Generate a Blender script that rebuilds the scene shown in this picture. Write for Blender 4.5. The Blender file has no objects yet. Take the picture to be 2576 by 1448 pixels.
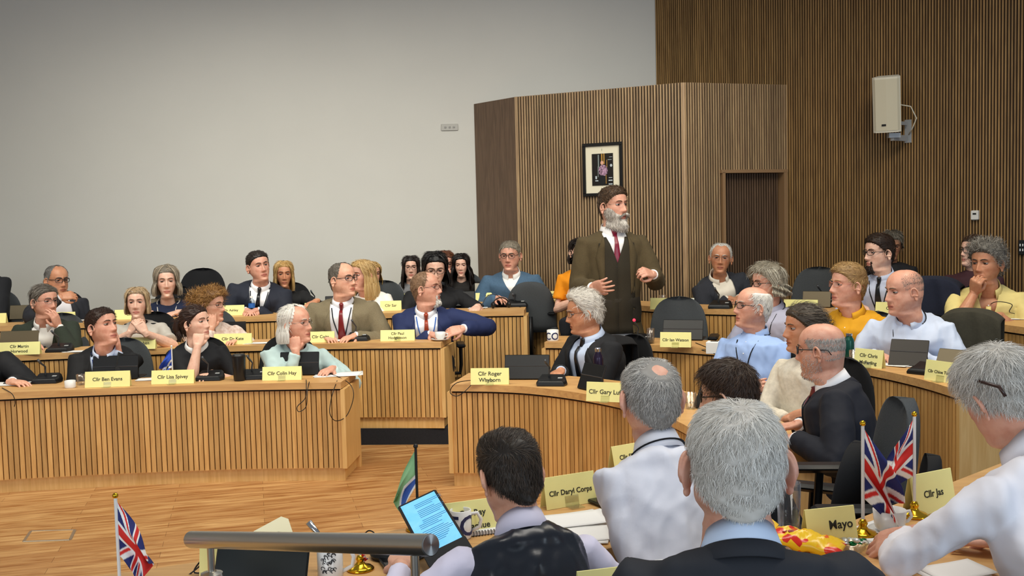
import bpy, bmesh, math, random
import numpy as np
from mathutils import Vector, Matrix
from mathutils.bvhtree import BVHTree
PI = math.pi
R = math.radians
COL = bpy.context.scene.collection
SC = bpy.context.scene

# ------------------------------------------------------------ camera
F_PX = 2600.0
CAM_H = 1.75
PITCH = math.atan(174 / 2600.0)
ROLL = 0.025
_f = Vector((0, math.cos(PITCH), -math.sin(PITCH)))
_r0 = Vector((1, 0, 0))
_u0 = _r0.cross(_f)
CR = _r0 * math.cos(ROLL) - _u0 * math.sin(ROLL)
CU = _u0 * math.cos(ROLL) + _r0 * math.sin(ROLL)
CAM = Vector((0, 0, CAM_H))
cam_d = bpy.data.cameras.new('camera')
cam_d.sensor_width = 36
cam_d.lens = F_PX / 2576 * 36
cam_d.clip_start = 0.05
cam = bpy.data.objects.new('camera', cam_d)
COL.objects.link(cam)
m = Matrix((CR, CU, -_f)).transposed().to_4x4()
m.translation = CAM
cam.matrix_world = m
SC.camera = cam

# ------------------------------------------------------------ light and exposure
SC.view_settings.view_transform = 'Standard'
SC.view_settings.look = 'None'
SC.view_settings.gamma = 1
SC.view_settings.use_curve_mapping = False
SC.view_settings.exposure = 0.0
w = bpy.data.worlds.new('room_ambient')
SC.world = w
w.use_nodes = True
w.node_tree.nodes['Background'].inputs[0].default_value = (0.80, 0.87, 1.0, 1)
w.node_tree.nodes['Background'].inputs[1].default_value = 0.24


def area(name, loc, target, sx, sy, power, col, spread=180):
    l = bpy.data.lights.new(name, 'AREA')
    l.shape = 'RECTANGLE'
    l.size, l.size_y = sx, sy
    l.energy = power
    l.color = col
    l.spread = R(spread)
    o = bpy.data.objects.new(name, l)
    COL.objects.link(o)
    o.location = loc
    o.rotation_euler = (Vector(target) - Vector(loc)).to_track_quat('-Z', 'Y').to_euler()
    return o


# daylight through the windows behind and to the right of the photographer, warm lamps in the ceiling
area('window_light', (4.2, -2.6, 2.2), (1.2, 4.5, 0.9), 4.5, 2.0, 165, (0.72, 0.86, 1.0))
area('window_light', (-3.5, -2.5, 1.9), (-1.2, 9.0, 0.6), 4.0, 2.0, 120, (0.90, 0.96, 1.0))
area('ceiling_light', (2.6, 5.4, 4.6), (1.7, 6.6, 0), 2.4, 1.2, 74, (1.0, 0.90, 0.72), 140)
area('ceiling_light', (-0.6, 5.6, 4.6), (-0.7, 7.4, 0), 2.6, 1.2, 68, (1.0, 0.93, 0.78), 130)
area('ceiling_light', (-4.0, 5.6, 4.6), (-3.6, 7.6, 0), 2.6, 1.2, 62, (1.0, 0.94, 0.80), 130)
area('ceiling_light', (1.6, 7.4, 4.7), (-0.4, 10.6, 0.9), 1.6, 0.8, 15, (1.0, 0.97, 0.88), 84)
area('ceiling_light', (-2.6, 7.2, 4.7), (-2.6, 10.8, 0.7), 3.6, 0.8, 28, (1.0, 0.97, 0.88), 84)
area('ceiling_light', (0.4, 2.6, 4.4), (0.4, 3.2, 0), 2.4, 1.2, 50, (1.0, 0.95, 0.86), 150)


# ------------------------------------------------------------ where a thing in the photo stands
def ray(px, py):
    return _f + CR * ((px - 1288) / F_PX) + CU * ((724 - py) / F_PX)


def at(px, py, d):
    v = ray(px, py)
    return CAM + v * (d / v.y)


def atz(px, py, z):
    v = ray(px, py)
    return CAM + v * ((z - CAM_H) / v.z)


# ------------------------------------------------------------ objects
def tag(o, label=None, cat=None, group=None, kind=None):
    if label: o['label'] = label
    if cat: o['category'] = cat
    if group: o['group'] = group
    if kind: o['kind'] = kind
    return o


def empty(name, loc=(0, 0, 0), rz=0, label=None, cat=None, group=None, kind=None):
    o = bpy.data.objects.new(name, None)
    o.empty_display_size = 0.1
    COL.objects.link(o)
    o.location = loc
    o.rotation_euler = (0, 0, rz)
    return tag(o, label, cat, group, kind)


def copy_tree(o, parent=None):
    c = o.copy()
    COL.objects.link(c)
    c.parent = parent
    for ch in list(o.children):
        copy_tree(ch, c)
    return c


class MB:
    """collects shapes and links them as one mesh object"""
    def __init__(s):
        s.v, s.f, s.m, s.n = [], [], [], 0
        s.col = None

    def add(s, V, Fc, mat=0):
        V = np.asarray(V, float).reshape(-1, 3)
        if isinstance(Fc, np.ndarray):
            s.f.extend((Fc + s.n).tolist())
            k = len(Fc)
        else:
            s.f.extend([[i + s.n for i in q] for q in Fc])
            k = len(Fc)
        if isinstance(mat, (int, np.integer)):
            s.m.extend([int(mat)] * k)
        else:
            s.m.extend([int(x) for x in mat])
        s.v.append(V)
        s.n += len(V)
        return s

    def box(s, c, size, rz=0, mat=0, bev=0.0, M=None):
        sx, sy, sz = [a / 2 for a in size]
        if bev > 0:
            b = min(bev, sx * .9, sy * .9, sz * .9)
            rings = []
            for z, ins in ((-sz, b), (-sz + b, 0), (sz - b, 0), (sz, b)):
                x, y = sx - ins, sy - ins
                bb = b * .6
                rings.append([(-x + bb, -y, z), (x - bb, -y, z), (x, -y + bb, z), (x, y - bb, z),
                              (x - bb, y, z), (-x + bb, y, z), (-x, y - bb, z), (-x, -y + bb, z)])
            V = np.array(rings, float).reshape(-1, 3)
            Fc = [[7, 6, 5, 4, 3, 2, 1, 0], [24 + i for i in range(8)]]
            for r in range(3):
                for i in range(8):
                    j = (i + 1) % 8
                    Fc.append([r * 8 + i, r * 8 + j, r * 8 + 8 + j, r * 8 + 8 + i])
        else:
            V = np.array([(-sx, -sy, -sz), (sx, -sy, -sz), (sx, sy, -sz), (-sx, sy, -sz),
                          (-sx, -sy, sz), (sx, -sy, sz), (sx, sy, sz), (-sx, sy, sz)])
            Fc = [[0, 3, 2, 1], [4, 5, 6, 7], [0, 1, 5, 4], [1, 2, 6, 5], [2, 3, 7, 6], [3, 0, 4, 7]]
        if M is not None:
            V = V @ np.array(M.to_3x3()).T
        if rz:
            ca, sa = math.cos(rz), math.sin(rz)
            V = np.stack([V[:, 0] * ca - V[:, 1] * sa, V[:, 0] * sa + V[:, 1] * ca, V[:, 2]], 1)
        return s.add(V + np.array(c, float), Fc, mat)

    def tube(s, pts, r, n=10, cap=True, mat=0, flat=1.0, up=(0, 0, 1)):
        P = np.array([tuple(p) for p in pts], float)
        k = len(P)
        r = np.full(k, r, float) if np.isscalar(r) else np.array(r, float)
        T = np.gradient(P, axis=0)
        T /= np.linalg.norm(T, axis=1)[:, None] + 1e-12
        U = np.array(up, float)
        if abs(T[0] @ U) > .95: U = np.array((1., 0, 0))
        rings = []
        A = np.cross(U, T[0]); A /= np.linalg.norm(A) + 1e-12
        a = np.linspace(0, 2 * PI, n, endpoint=False)
        for i in range(k):
            A = A - (A @ T[i]) * T[i]; A /= np.linalg.norm(A) + 1e-12
            B = np.cross(T[i], A)
            rings.append(P[i] + r[i] * (np.cos(a)[:, None] * A + flat * np.sin(a)[:, None] * B))
        return s.loft(rings, cap, mat)

    def loft(s, rings, cap=True, mat=0, closed=True):
        k, n = len(rings), len(rings[0])
        V = np.array(rings, float).reshape(-1, 3)
        i = np.arange(k - 1)[:, None] * n
        jn = n if closed else n - 1
        j = np.arange(jn)[None, :]
        j2 = (j + 1) % n
        Fc = np.stack([i + j, i + j2, i + n + j2, i + n + j], -1).reshape(-1, 4)
        s.add(V, Fc, mat)
        if cap and closed:
            b = s.n - len(V)
            s.f.append([b + x for x in range(n)][::-1]); s.m.append(mat if isinstance(mat, int) else 0)
            s.f.append([b + (k - 1) * n + x for x in range(n)]); s.m.append(mat if isinstance(mat, int) else 0)
        return s

    def lathe(s, prof, c=(0, 0, 0), n=24, mat=0, cap=False, M=None):
        a = np.linspace(0, 2 * PI, n, endpoint=False)
        rings = []
        for r, z in prof:
            q = np.stack([r * np.cos(a), r * np.sin(a), np.full(n, z)], 1)
            if M is not None: q = q @ np.array(M.to_3x3()).T
            rings.append(q + np.array(c, float))
        return s.loft(rings, cap, mat)

    def ball(s, c, r, n=14, mat=0, M=None):
        r = np.array((r, r, r) if np.isscalar(r) else r, float)
        th = np.linspace(0.001, PI - .001, max(6, n // 2 + 1))
        a = np.linspace(0, 2 * PI, n, endpoint=False)
        rings = []
        for t in th[::-1]:
            q = np.stack([np.sin(t) * np.cos(a), np.sin(t) * np.sin(a), np.full(n, math.cos(t))], 1) * r
            if M is not None: q = q @ np.array(M.to_3x3()).T
            rings.append(q + np.array(tuple(c), float))
        return s.loft(rings, True, mat)

    def arrays(s):
        return (np.concatenate(s.v) if s.v else np.zeros((0, 3))), s.f

    def mesh(s, name, mats, smooth=True):
        V = np.concatenate(s.v)
        me = bpy.data.meshes.new(name)
        mesh_fill(me, V, s.f)
        for m_ in (mats if isinstance(mats, (list, tuple)) else [mats]):
            me.materials.append(m_)
        if max(s.m, default=0) > 0:
            me.polygons.foreach_set('material_index', np.array(s.m, dtype=np.int32))
        me.polygons.foreach_set('use_smooth', np.full(len(me.polygons), bool(smooth)))
        if s.col is not None:
            at_ = me.color_attributes.new('Col', 'FLOAT_COLOR', 'POINT')
            at_.data.foreach_set('color', np.asarray(s.col, dtype=np.float32).ravel())
        me.update()
        return me

    def build(s, name, mats, parent=None, smooth=False, loc=None, rot=None):
        me = s.mesh(name, mats, smooth)
        o = bpy.data.objects.new(name, me)
        COL.objects.link(o)
        if parent is not None: o.parent = parent
        if loc is not None: o.location = loc
        if rot is not None: o.rotation_euler = rot
        if smooth == 'auto':
            autosmooth(me)
        return o


def mesh_fill(me, V, Fc):
    lens = np.array([len(q) for q in Fc], dtype=np.int32)
    flat = np.concatenate([np.asarray(q, dtype=np.int32) for q in Fc]) if not isinstance(Fc, np.ndarray) else Fc.astype(np.int32).ravel()
    me.vertices.add(len(V))
    me.vertices.foreach_set('co', np.asarray(V, dtype=np.float32).ravel())
    me.loops.add(len(flat))
    me.loops.foreach_set('vertex_index', flat)
    me.polygons.add(len(lens))
    st = np.zeros(len(lens), dtype=np.int32)
    st[1:] = np.cumsum(lens)[:-1]
    me.polygons.foreach_set('loop_start', st)
    me.update(calc_edges=True)
    me.validate()


def autosmooth(me, ang=R(35)):
    bm = bmesh.new(); bm.from_mesh(me)
    for e in bm.edges:
        if len(e.link_faces) == 2 and e.calc_face_angle(0) > ang: e.smooth = False
    bm.to_mesh(me); bm.free()


def remesh(V, Fc, voxel, smooth=4, fac=.5):
    """fuse overlapping shapes into one continuous surface"""
    me = bpy.data.meshes.new('tmp')
    mesh_fill(me, V, Fc)
    o = bpy.data.objects.new('tmp', me)
    COL.objects.link(o)
    r = o.modifiers.new('r', 'REMESH'); r.mode = 'VOXEL'; r.voxel_size = voxel
    if smooth:
        q = o.modifiers.new('s', 'SMOOTH'); q.factor = fac; q.iterations = smooth
    dg = bpy.context.evaluated_depsgraph_get()
    ev = o.evaluated_get(dg)
    m2 = ev.to_mesh()
    nv, nf = len(m2.vertices), len(m2.polygons)
    co = np.zeros(nv * 3, dtype=np.float32); m2.vertices.foreach_get('co', co)
    nl = len(m2.loops)
    vi = np.zeros(nl, dtype=np.int32); m2.loops.foreach_get('vertex_index', vi)
    ok = nl == nf * 4
    fs = vi.reshape(-1, 4) if ok else [list(p.vertices) for p in m2.polygons]
    no = np.zeros(nv * 3, dtype=np.float32); m2.vertices.foreach_get('normal', no)
    ev.to_mesh_clear()
    bpy.data.objects.remove(o); bpy.data.meshes.remove(me)
    return co.reshape(-1, 3).astype(float), fs, no.reshape(-1, 3).astype(float)


def fold_noise(P, seed, freq, amp):
    rs = np.random.RandomState(seed)
    out = np.zeros(len(P))
    Q = P + .35 / freq * np.sin(P[:, [1, 2, 0]] * freq * 1.3 + rs.rand(3) * 6)
    for k in range(5):
        d = rs.randn(3); d /= np.linalg.norm(d)
        fr = freq * (0.7 + .35 * k)
        out += (1 - 2 * np.abs(np.sin(Q @ d * fr + rs.rand() * 6))) / (1 + .5 * k)
    return out * amp / 2.5


# ------------------------------------------------------------ materials
def srgb(h):
    if isinstance(h, str):
        h = h.lstrip('#'); c = [int(h[i:i + 2], 16) / 255 for i in (0, 2, 4)]
    else:
        c = [x / 255 for x in h]
    return tuple(((x / 12.92) if x <= .04045 else ((x + .055) / 1.055) ** 2.4) for x in c) + (1,)


_MC = {}


def mat(name, col, rough=.5, metal=0, spec=.5, sheen=0, noise=0, nscale=8, bump=0, bscale=40, sss=0, emit=0, coat=0,
        stretch=None, tint=None, trans=0, ior=1.45, weave=0, alpha=1):
    key = (name, str(col), rough, metal, noise, nscale, bump, bscale, emit, str(tint), weave)
    if key in _MC: return _MC[key]
    m = bpy.data.materials.new(name); m.use_nodes = True
    nt = m.node_tree; b = nt.nodes['Principled BSDF']
    c = srgb(col)
    b.inputs['Base Color'].default_value = c
    b.inputs['Roughness'].default_value = rough
    b.inputs['Metallic'].default_value = metal
    b.inputs['Specular IOR Level'].default_value = spec
    b.inputs['IOR'].default_value = ior
    if sheen: b.inputs['Sheen Weight'].default_value = sheen
    if coat: b.inputs['Coat Weight'].default_value = coat
    if trans: b.inputs['Transmission Weight'].default_value = trans
    if alpha < 1: b.inputs['Alpha'].default_value = alpha
    if sss:
        b.inputs['Subsurface Weight'].default_value = sss
        b.inputs['Subsurface Radius'].default_value = (.012, .005, .003)
        b.inputs['Subsurface Scale'].default_value = 1
    if emit:
        b.inputs['Emission Color'].default_value = c
        b.inputs['Emission Strength'].default_value = emit
    L = nt.links
    tc = nt.nodes.new('ShaderNodeTexCoord')
    vec = tc.outputs['Object']
    if stretch:
        mp = nt.nodes.new('ShaderNodeMapping'); mp.inputs['Scale'].default_value = stretch
        L.new(vec, mp.inputs[0]); vec = mp.outputs[0]
    if noise:
        n = nt.nodes.new('ShaderNodeTexNoise'); n.inputs['Scale'].default_value = nscale; n.inputs['Detail'].default_value = 5
        L.new(vec, n.inputs[0])
        mx = nt.nodes.new('ShaderNodeMix'); mx.data_type = 'RGBA'
        t = srgb(tint) if tint else tuple(x * (1 - noise) for x in c[:3]) + (1,)
        mx.inputs[6].default_value = c; mx.inputs[7].default_value = t
        rp = nt.nodes.new('ShaderNodeMapRange'); rp.inputs[1].default_value = .35; rp.inputs[2].default_value = .65
        L.new(n.outputs[0], rp.inputs[0]); L.new(rp.outputs[0], mx.inputs[0])
        L.new(mx.outputs[2], b.inputs['Base Color'])
    if bump or weave:
        bp = nt.nodes.new('ShaderNodeBump'); bp.inputs['Strength'].default_value = bump or weave
        bp.inputs['Distance'].default_value = .01 if not weave else .002
        n2 = nt.nodes.new('ShaderNodeTexNoise'); n2.inputs['Scale'].default_value = bscale; n2.inputs['Detail'].default_value = 3
        L.new(vec, n2.inputs[0]); L.new(n2.outputs[0], bp.inputs['Height']); L.new(bp.outputs[0], b.inputs['Normal'])
    _MC[key] = m
    return m


def wood(name, c1, c2, rough=.45, scale=6, axis='z', island=True, bump=.08, dark=None):
    """long grain along one axis; each separate board gets a tone of its own"""
    m = bpy.data.materials.new(name); m.use_nodes = True
    nt = m.node_tree; L = nt.links; b = nt.nodes['Principled BSDF']
    b.inputs['Roughness'].default_value = rough
    tc = nt.nodes.new('ShaderNodeTexCoord')
    geo = nt.nodes.new('ShaderNodeNewGeometry')
    mp = nt.nodes.new('ShaderNodeMapping')
    mp.inputs['Scale'].default_value = {'z': (9, 9, .7), 'x': (.6, 9, 9), 'y': (9, .6, 9)}[axis]
    ad = nt.nodes.new('ShaderNodeVectorMath'); ad.operation = 'MULTIPLY_ADD'
    cb = nt.nodes.new('ShaderNodeCombineXYZ')
    for k in range(3): L.new(geo.outputs['Random Per Island'], cb.inputs[k])
    ad.inputs[1].default_value = (31, 17, 23)
    L.new(cb.outputs[0], ad.inputs[0]); L.new(tc.outputs['Object'], ad.inputs[2])
    L.new(ad.outputs[0], mp.inputs[0])
    n = nt.nodes.new('ShaderNodeTexNoise'); n.inputs['Scale'].default_value = scale; n.inputs['Detail'].default_value = 6
    n.inputs['Distortion'].default_value = .6
    L.new(mp.outputs[0], n.inputs[0])
    r = nt.nodes.new('ShaderNodeMapRange'); r.inputs[1].default_value = .3; r.inputs[2].default_value = .72
    L.new(n.outputs[0], r.inputs[0])
    mx = nt.nodes.new('ShaderNodeMix'); mx.data_type = 'RGBA'
    mx.inputs[6].default_value = srgb(c1); mx.inputs[7].default_value = srgb(c2)
    L.new(r.outputs[0], mx.inputs[0])
    last = mx.outputs[2]
    if island:
        hs = nt.nodes.new('ShaderNodeHueSaturation')
        r2 = nt.nodes.new('ShaderNodeMapRange'); r2.inputs[3].default_value = .80; r2.inputs[4].default_value = 1.18
        L.new(geo.outputs['Random Per Island'], r2.inputs[0]); L.new(r2.outputs[0], hs.inputs['Value'])
        L.new(last, hs.inputs['Color']); last = hs.outputs[0]
    L.new(last, b.inputs['Base Color'])
    bp = nt.nodes.new('ShaderNodeBump'); bp.inputs['Strength'].default_value = bump; bp.inputs['Distance'].default_value = .004
    L.new(n.outputs[0], bp.inputs['Height']); L.new(bp.outputs[0], b.inputs['Normal'])
    return m


def hairmat(name, c1, c2, rough=.45):
    key = ('hair', c1, c2)
    if key in _MC: return _MC[key]
    m = bpy.data.materials.new(name); m.use_nodes = True
    nt = m.node_tree; L = nt.links; b = nt.nodes['Principled BSDF']
    b.inputs['Roughness'].default_value = rough
    b.inputs['Specular IOR Level'].default_value = .35
    geo = nt.nodes.new('ShaderNodeNewGeometry')
    mx = nt.nodes.new('ShaderNodeMix'); mx.data_type = 'RGBA'
    mx.inputs[6].default_value = srgb(c1); mx.inputs[7].default_value = srgb(c2)
    L.new(geo.outputs['Random Per Island'], mx.inputs[0])
    L.new(mx.outputs[2], b.inputs['Base Color'])
    _MC[key] = m
    return m


def colmat(name, rough=.7, trans=0):
    m = bpy.data.materials.new(name); m.use_nodes = True
    nt = m.node_tree; b = nt.nodes['Principled BSDF']; b.inputs['Roughness'].default_value = rough
    a = nt.nodes.new('ShaderNodeVertexColor'); a.layer_name = 'Col'
    nt.links.new(a.outputs[0], b.inputs['Base Color'])
    return m


def glassmat(name='clear_glass', tintc=(1, 1, 1), mixf=.86):
    if name in _MC: return _MC[name]
    m = bpy.data.materials.new(name); m.use_nodes = True
    nt = m.node_tree; L = nt.links
    nt.nodes.remove(nt.nodes['Principled BSDF'])
    t = nt.nodes.new('ShaderNodeBsdfTransparent'); t.inputs[0].default_value = (*tintc, 1)
    g = nt.nodes.new('ShaderNodeBsdfGlossy'); g.inputs['Roughness'].default_value = .05
    lw = nt.nodes.new('ShaderNodeLayerWeight'); lw.inputs[0].default_value = .25
    mx = nt.nodes.new('ShaderNodeMixShader')
    L.new(lw.outputs['Facing'], mx.inputs[0]); L.new(t.outputs[0], mx.inputs[1]); L.new(g.outputs[0], mx.inputs[2])
    L.new(mx.outputs[0], nt.nodes['Material Output'].inputs[0])
    _MC[name] = m
    return m


def text_arrays(s, size, extr=.0004, bold=0.0, align='CENTER'):
    c = bpy.data.curves.new('t', 'FONT'); c.body = s; c.size = size; c.extrude = extr; c.offset = bold
    c.align_x = align; c.resolution_u = 3
    o = bpy.data.objects.new('t', c); COL.objects.link(o)
    me = bpy.data.meshes.new_from_object(o.evaluated_get(bpy.context.evaluated_depsgraph_get()))
    V = np.zeros(len(me.vertices) * 3, dtype=np.float32); me.vertices.foreach_get('co', V)
    Fc = [list(p.vertices) for p in me.polygons]
    bpy.data.objects.remove(o); bpy.data.curves.remove(c); bpy.data.meshes.remove(me)
    return V.reshape(-1, 3).astype(float), Fc
# ------------------------------------------------------------ shared materials
W_SLAT = wood('oak_slats', '#d9ac6a', '#bb8a4c', scale=5)
W_TOP = wood('oak_worktop', '#d8ab6c', '#c0905a', axis='x', island=False, scale=4)
W_END = wood('oak_panel', '#e6bd7c', '#d3a45e', island=False, scale=5)
W_WALL = wood('walnut_slats', '#b39770', '#8b7055', scale=5, bump=.05)
W_WALLR = wood('walnut_slats_warm', '#a5814f', '#7c5c34', scale=5, bump=.05)
W_PANEL = wood('walnut_panel', '#6f5743', '#54402f', scale=5, island=False)
BACKING = mat('dark_backing', '#1d130b', rough=.8)
BACKW = mat('dark_wall_backing', '#2a1b10', rough=.8)
PAINT = mat('grey_white_paint', '#cac8c0', rough=.85, noise=.02, nscale=2, bump=.03, bscale=120)
BLACK = mat('black_plastic', '#0e0f11', rough=.42, bump=.02, bscale=200)
BLACKS = mat('black_satin', '#15171a', rough=.28)
STEEL = mat('brushed_steel', '#d2cdc2', rough=.30, metal=1)
CHROME = mat('chrome', '#d8d8d8', rough=.12, metal=1)
GOLD = mat('polished_brass', '#e8b52c', rough=.14, metal=1)
WHITE = mat('white_ceramic', '#e9e8e4', rough=.18, spec=.6)
PAPER = mat('white_paper', '#eeeeec', rough=.8)
CARD = mat('yellow_card', '#f7f0a2', rough=.75, noise=.03, nscale=20)
INK = mat('black_ink', '#2c2c22', rough=.6)
GLASS = glassmat()


def floor_mat():
    m = bpy.data.materials.new('oak_floor'); m.use_nodes = True
    nt = m.node_tree; L = nt.links; b = nt.nodes['Principled BSDF']; b.inputs['Roughness'].default_value = .38
    tc = nt.nodes.new('ShaderNodeTexCoord'); mp = nt.nodes.new('ShaderNodeMapping')
    mp.inputs['Rotation'].default_value = (0, 0, R(-14))
    L.new(tc.outputs['Object'], mp.inputs[0])
    br = nt.nodes.new('ShaderNodeTexBrick'); br.inputs['Scale'].default_value = 1
    br.inputs['Brick Width'].default_value = 1.1; br.inputs['Row Height'].default_value = .095
    br.inputs['Mortar Size'].default_value = .0012; br.inputs['Bias'].default_value = 0
    br.inputs['Color1'].default_value = srgb('#cfa56e'); br.inputs['Color2'].default_value = srgb('#b98a56')
    br.inputs['Mortar'].default_value = srgb('#7a5330')
    L.new(mp.outputs[0], br.inputs[0])
    m2 = nt.nodes.new('ShaderNodeMapping'); m2.inputs['Scale'].default_value = (1.3, 14, 1)
    L.new(mp.outputs[0], m2.inputs[0])
    n = nt.nodes.new('ShaderNodeTexNoise'); n.inputs['Scale'].default_value = 2.2; n.inputs['Detail'].default_value = 7
    n.inputs['Distortion'].default_value = .8
    L.new(m2.outputs[0], n.inputs[0])
    rp = nt.nodes.new('ShaderNodeMapRange'); rp.inputs[1].default_value = .35; rp.inputs[2].default_value = .7
    L.new(n.outputs[0], rp.inputs[0])
    mx = nt.nodes.new('ShaderNodeMix'); mx.data_type = 'RGBA'; mx.blend_type = 'MULTIPLY'
    mx.inputs[7].default_value = srgb('#bc9a74')
    L.new(rp.outputs[0], mx.inputs[0]); L.new(br.outputs[0], mx.inputs[6])
    L.new(mx.outputs[2], b.inputs['Base Color'])
    return m


FLOORM = floor_mat()
CARPET = mat('black_carpet', '#22242a', rough=.95, noise=.3, nscale=150, bump=.3, bscale=400)


def struct(o):
    o['kind'] = 'structure'; return o


# ------------------------------------------------------------ floor, tiers, walls
b = MB(); b.box((0, 4, -.05), (16, 16, .1)); struct(b.build('floor', FLOORM))


def platform(name, inner, outer, z0, z1):
    b = MB(); n = len(inner)
    V = [(x, y, z1) for x, y in inner] + [(x, y, z1) for x, y in outer] + [(x, y, z0) for x, y in inner]
    Fc = [[i, i + 1, n + i + 1, n + i] for i in range(n - 1)] + [[i, 2 * n + i, 2 * n + i + 1, i + 1] for i in range(n - 1)]
    b.add(V, Fc)
    return struct(b.build(name, CARPET))


CX, CY = -.45, 5.15


def arc(r, a0, a1, n):
    return [(CX + r * math.cos(R(a0 + (a1 - a0) * i / (n - 1))), CY + r * math.sin(R(a0 + (a1 - a0) * i / (n - 1)))) for i in range(n)]


inn = [(-7, 7.3), (-5, 7.62), (-3.4, 7.93), (-2.1, 8.13), (-.5, 8.0)] + arc(2.76, 78, -36, 16) + [(1.3, 3.5), (.9, 3.95), (.52, 4.05), (.28, 3.45), (-.1, 3.22), (-.6, 2.98), (-1.1, 2.78), (-3, 2.75)]
out = [(-7, 10.9), (-5, 10.9), (-3.4, 10.9), (-2.1, 10.9), (-.5, 10.9)] + [(CX + 9 * math.cos(R(78 - 114 * i / 15)), min(10.9, CY + 9 * math.sin(R(78 - 114 * i / 15)))) for i in range(16)] + [(4, -2), (3, -2), (2, -2), (1, -2), (.5, -2), (0, -2), (-2, -2), (-4, -2)]
platform('floor', inn, out, 0, .13)
i3 = [(-7, 8.35), (-5.2, 8.62), (-3.8, 8.87), (-2.3, 9.09), (.1, 9.04), (.5, 9.42), (.95, 9.08), (1.45, 8.5), (2.2, 8.07), (2.82, 7.5), (3.17, 6.9), (3.32, 6.2), (3.35, 5)]
platform('floor', i3, [(-7, 10.9), (-5.2, 10.9), (-3.8, 10.9), (-2.3, 10.9), (0, 10.9), (.5, 10.9), (1.2, 10.9), (2, 10.8), (3, 10.2), (4, 9.5), (5, 8), (6, 7), (6, 5)], .13, .28)
i4 = [(2.0, .3), (2.05, 1.9), (1.62, 3.27), (1.12, 2.86), (.9, 2.68), (.6, 2.42), (.2, 2.17), (-.1, 2.1)]
platform('floor', i4, [(2.6, -1), (3, 1), (3, 3), (2, -1.5), (1.5, -1.5), (1, -1.5), (.5, -1.5), (0, -1.5)], .13, .26)

WY = 10.85
b = MB(); b.box((-3.2, WY + .06, 2.6), (9.75, .12, 5.4)); struct(b.build('wall_back', PAINT))
b = MB(); b.box((-7.3, 4.5, 2.6), (.12, 13, 5.4)); struct(b.build('wall_left', PAINT))


def slat_wall(b, p0, p1, z0, z1, pitch=.0255, sw=.0135, sd=.016, hole=None, back=True, side=1):
    """vertical battens from p0 to p1 standing off a dark backing; hole = (u0, u1, ztop)"""
    p0, p1 = Vector(p0), Vector(p1); L = (p1 - p0).length; t = (p1 - p0) / L
    nrm = Vector((t.y, -t.x)) * side
    rz = math.atan2(t.y, t.x)
    n = int(L / pitch)
    for i in range(n):
        u = (i + .5) * L / n
        q = p0 + t * u + nrm * sd / 2
        a = z0
        if hole and hole[0] < u < hole[1]: a = hole[2]
        b.box((q.x, q.y, (a + z1) / 2), (sw, sd, z1 - a), rz)
    if back:
        segs = [(0, L, z0)] if not hole else [(0, hole[0], z0), (hole[0], hole[1], hole[2]), (hole[1], L, z0)]
        for u0, u1, a in segs:
            q = p0 + t * (u0 + u1) / 2 - nrm * .02
            b.box((q.x, q.y, (a + z1) / 2), (u1 - u0, .04, z1 - a), rz, mat=1)


# right wall: battens on a dark backing
B2 = Vector((2.65, 9.89))
cornerp = Vector((1.557, 10.85)); far = cornerp + (B2 - cornerp).normalized() * 4.2
b = MB(); slat_wall(b, cornerp, far, .1, 4.9, pitch=.0245, sw=.0120, side=1)
struct(b.build('wall_right', [W_WALLR, BACKW]))
# the projecting batten box around the door
zt = CAM_H + 1.198
A = Vector((-.34, 10.85)); Bp = Vector((.087, 10.31)); Cp = Vector((1.608, 9.52))
b = MB()
tt = (Bp - A).normalized()
b.box(((A.x + Bp.x) / 2, (A.y + Bp.y) / 2, zt / 2), ((Bp - A).length, .02, zt), math.atan2(tt.y, tt.x))
struct(b.build('wall_side', W_PANEL))
b = MB(); slat_wall(b, Bp, Cp, .1, zt, pitch=.0285, sw=.0150, side=1)
b.box((Bp.x + .004, Bp.y, zt / 2), (.03, .03, zt), math.atan2((Cp - Bp).y, (Cp - Bp).x))
struct(b.build('wall_front', [W_WALL, BACKING]))
t3 = (B2 - Cp); L3 = t3.length; t3 = t3.normalized()


def along(px):  # distance along the door face where the pixel column crosses it
    v = ray(px, 600); k = v.x / v.y
    # Cp + t3*u : x = k*y
    return (k * Cp.y - Cp.x) / (t3.x - k * t3.y)


u0, u1 = along(1820), along(1968)
ztd = 2.13
b = MB(); slat_wall(b, Cp, B2, .1, zt, pitch=.0262, sw=.0125, hole=(u0, u1, ztd), side=1)
b.box((Cp.x, Cp.y + .012, zt / 2), (.03, .03, zt), 0)
struct(b.build('wall_door_side', [W_WALL, BACKING]))
# closed top of the box
b = MB(); b.add([(A.x, A.y, zt - .01), (Bp.x, Bp.y, zt - .01), (Cp.x, Cp.y, zt - .01), (B2.x, B2.y, zt - .01), (1.557, 10.85, zt - .01)], [[0, 1, 2, 3, 4]])
struct(b.build('trim_1', W_PANEL))
# door: recessed batten leaf in a timber frame
n3 = Vector((t3.y, -t3.x)); rz3 = math.atan2(t3.y, t3.x)
rec = .06
door = empty('door_1', (0, 0, 0), 0, kind='structure')
b = MB()
slat_wall(b, Cp + t3 * (u0 + .01) - n3 * rec, Cp + t3 * (u1 - .01) - n3 * rec, .14, ztd - .01, pitch=.0262, sw=.0125)
b.build('door_leaf', [W_PANEL, BACKING], door)
b = MB()
for u, wd in ((u0 - .012, .03), (u1 + .012, .035)):
    q = Cp + t3 * u - n3 * (rec / 2 - .02)
    b.box((q.x, q.y, ztd / 2), (wd, rec + .05, ztd), rz3)
q = Cp + t3 * (u0 + u1) / 2 - n3 * (rec / 2 - .02)
b.box((q.x, q.y, ztd + .008), (u1 - u0 + .08, rec + .05, .03), rz3)
b.build('door_frame', mat('timber_frame', '#8a6c4c', rough=.5), door)

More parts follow.
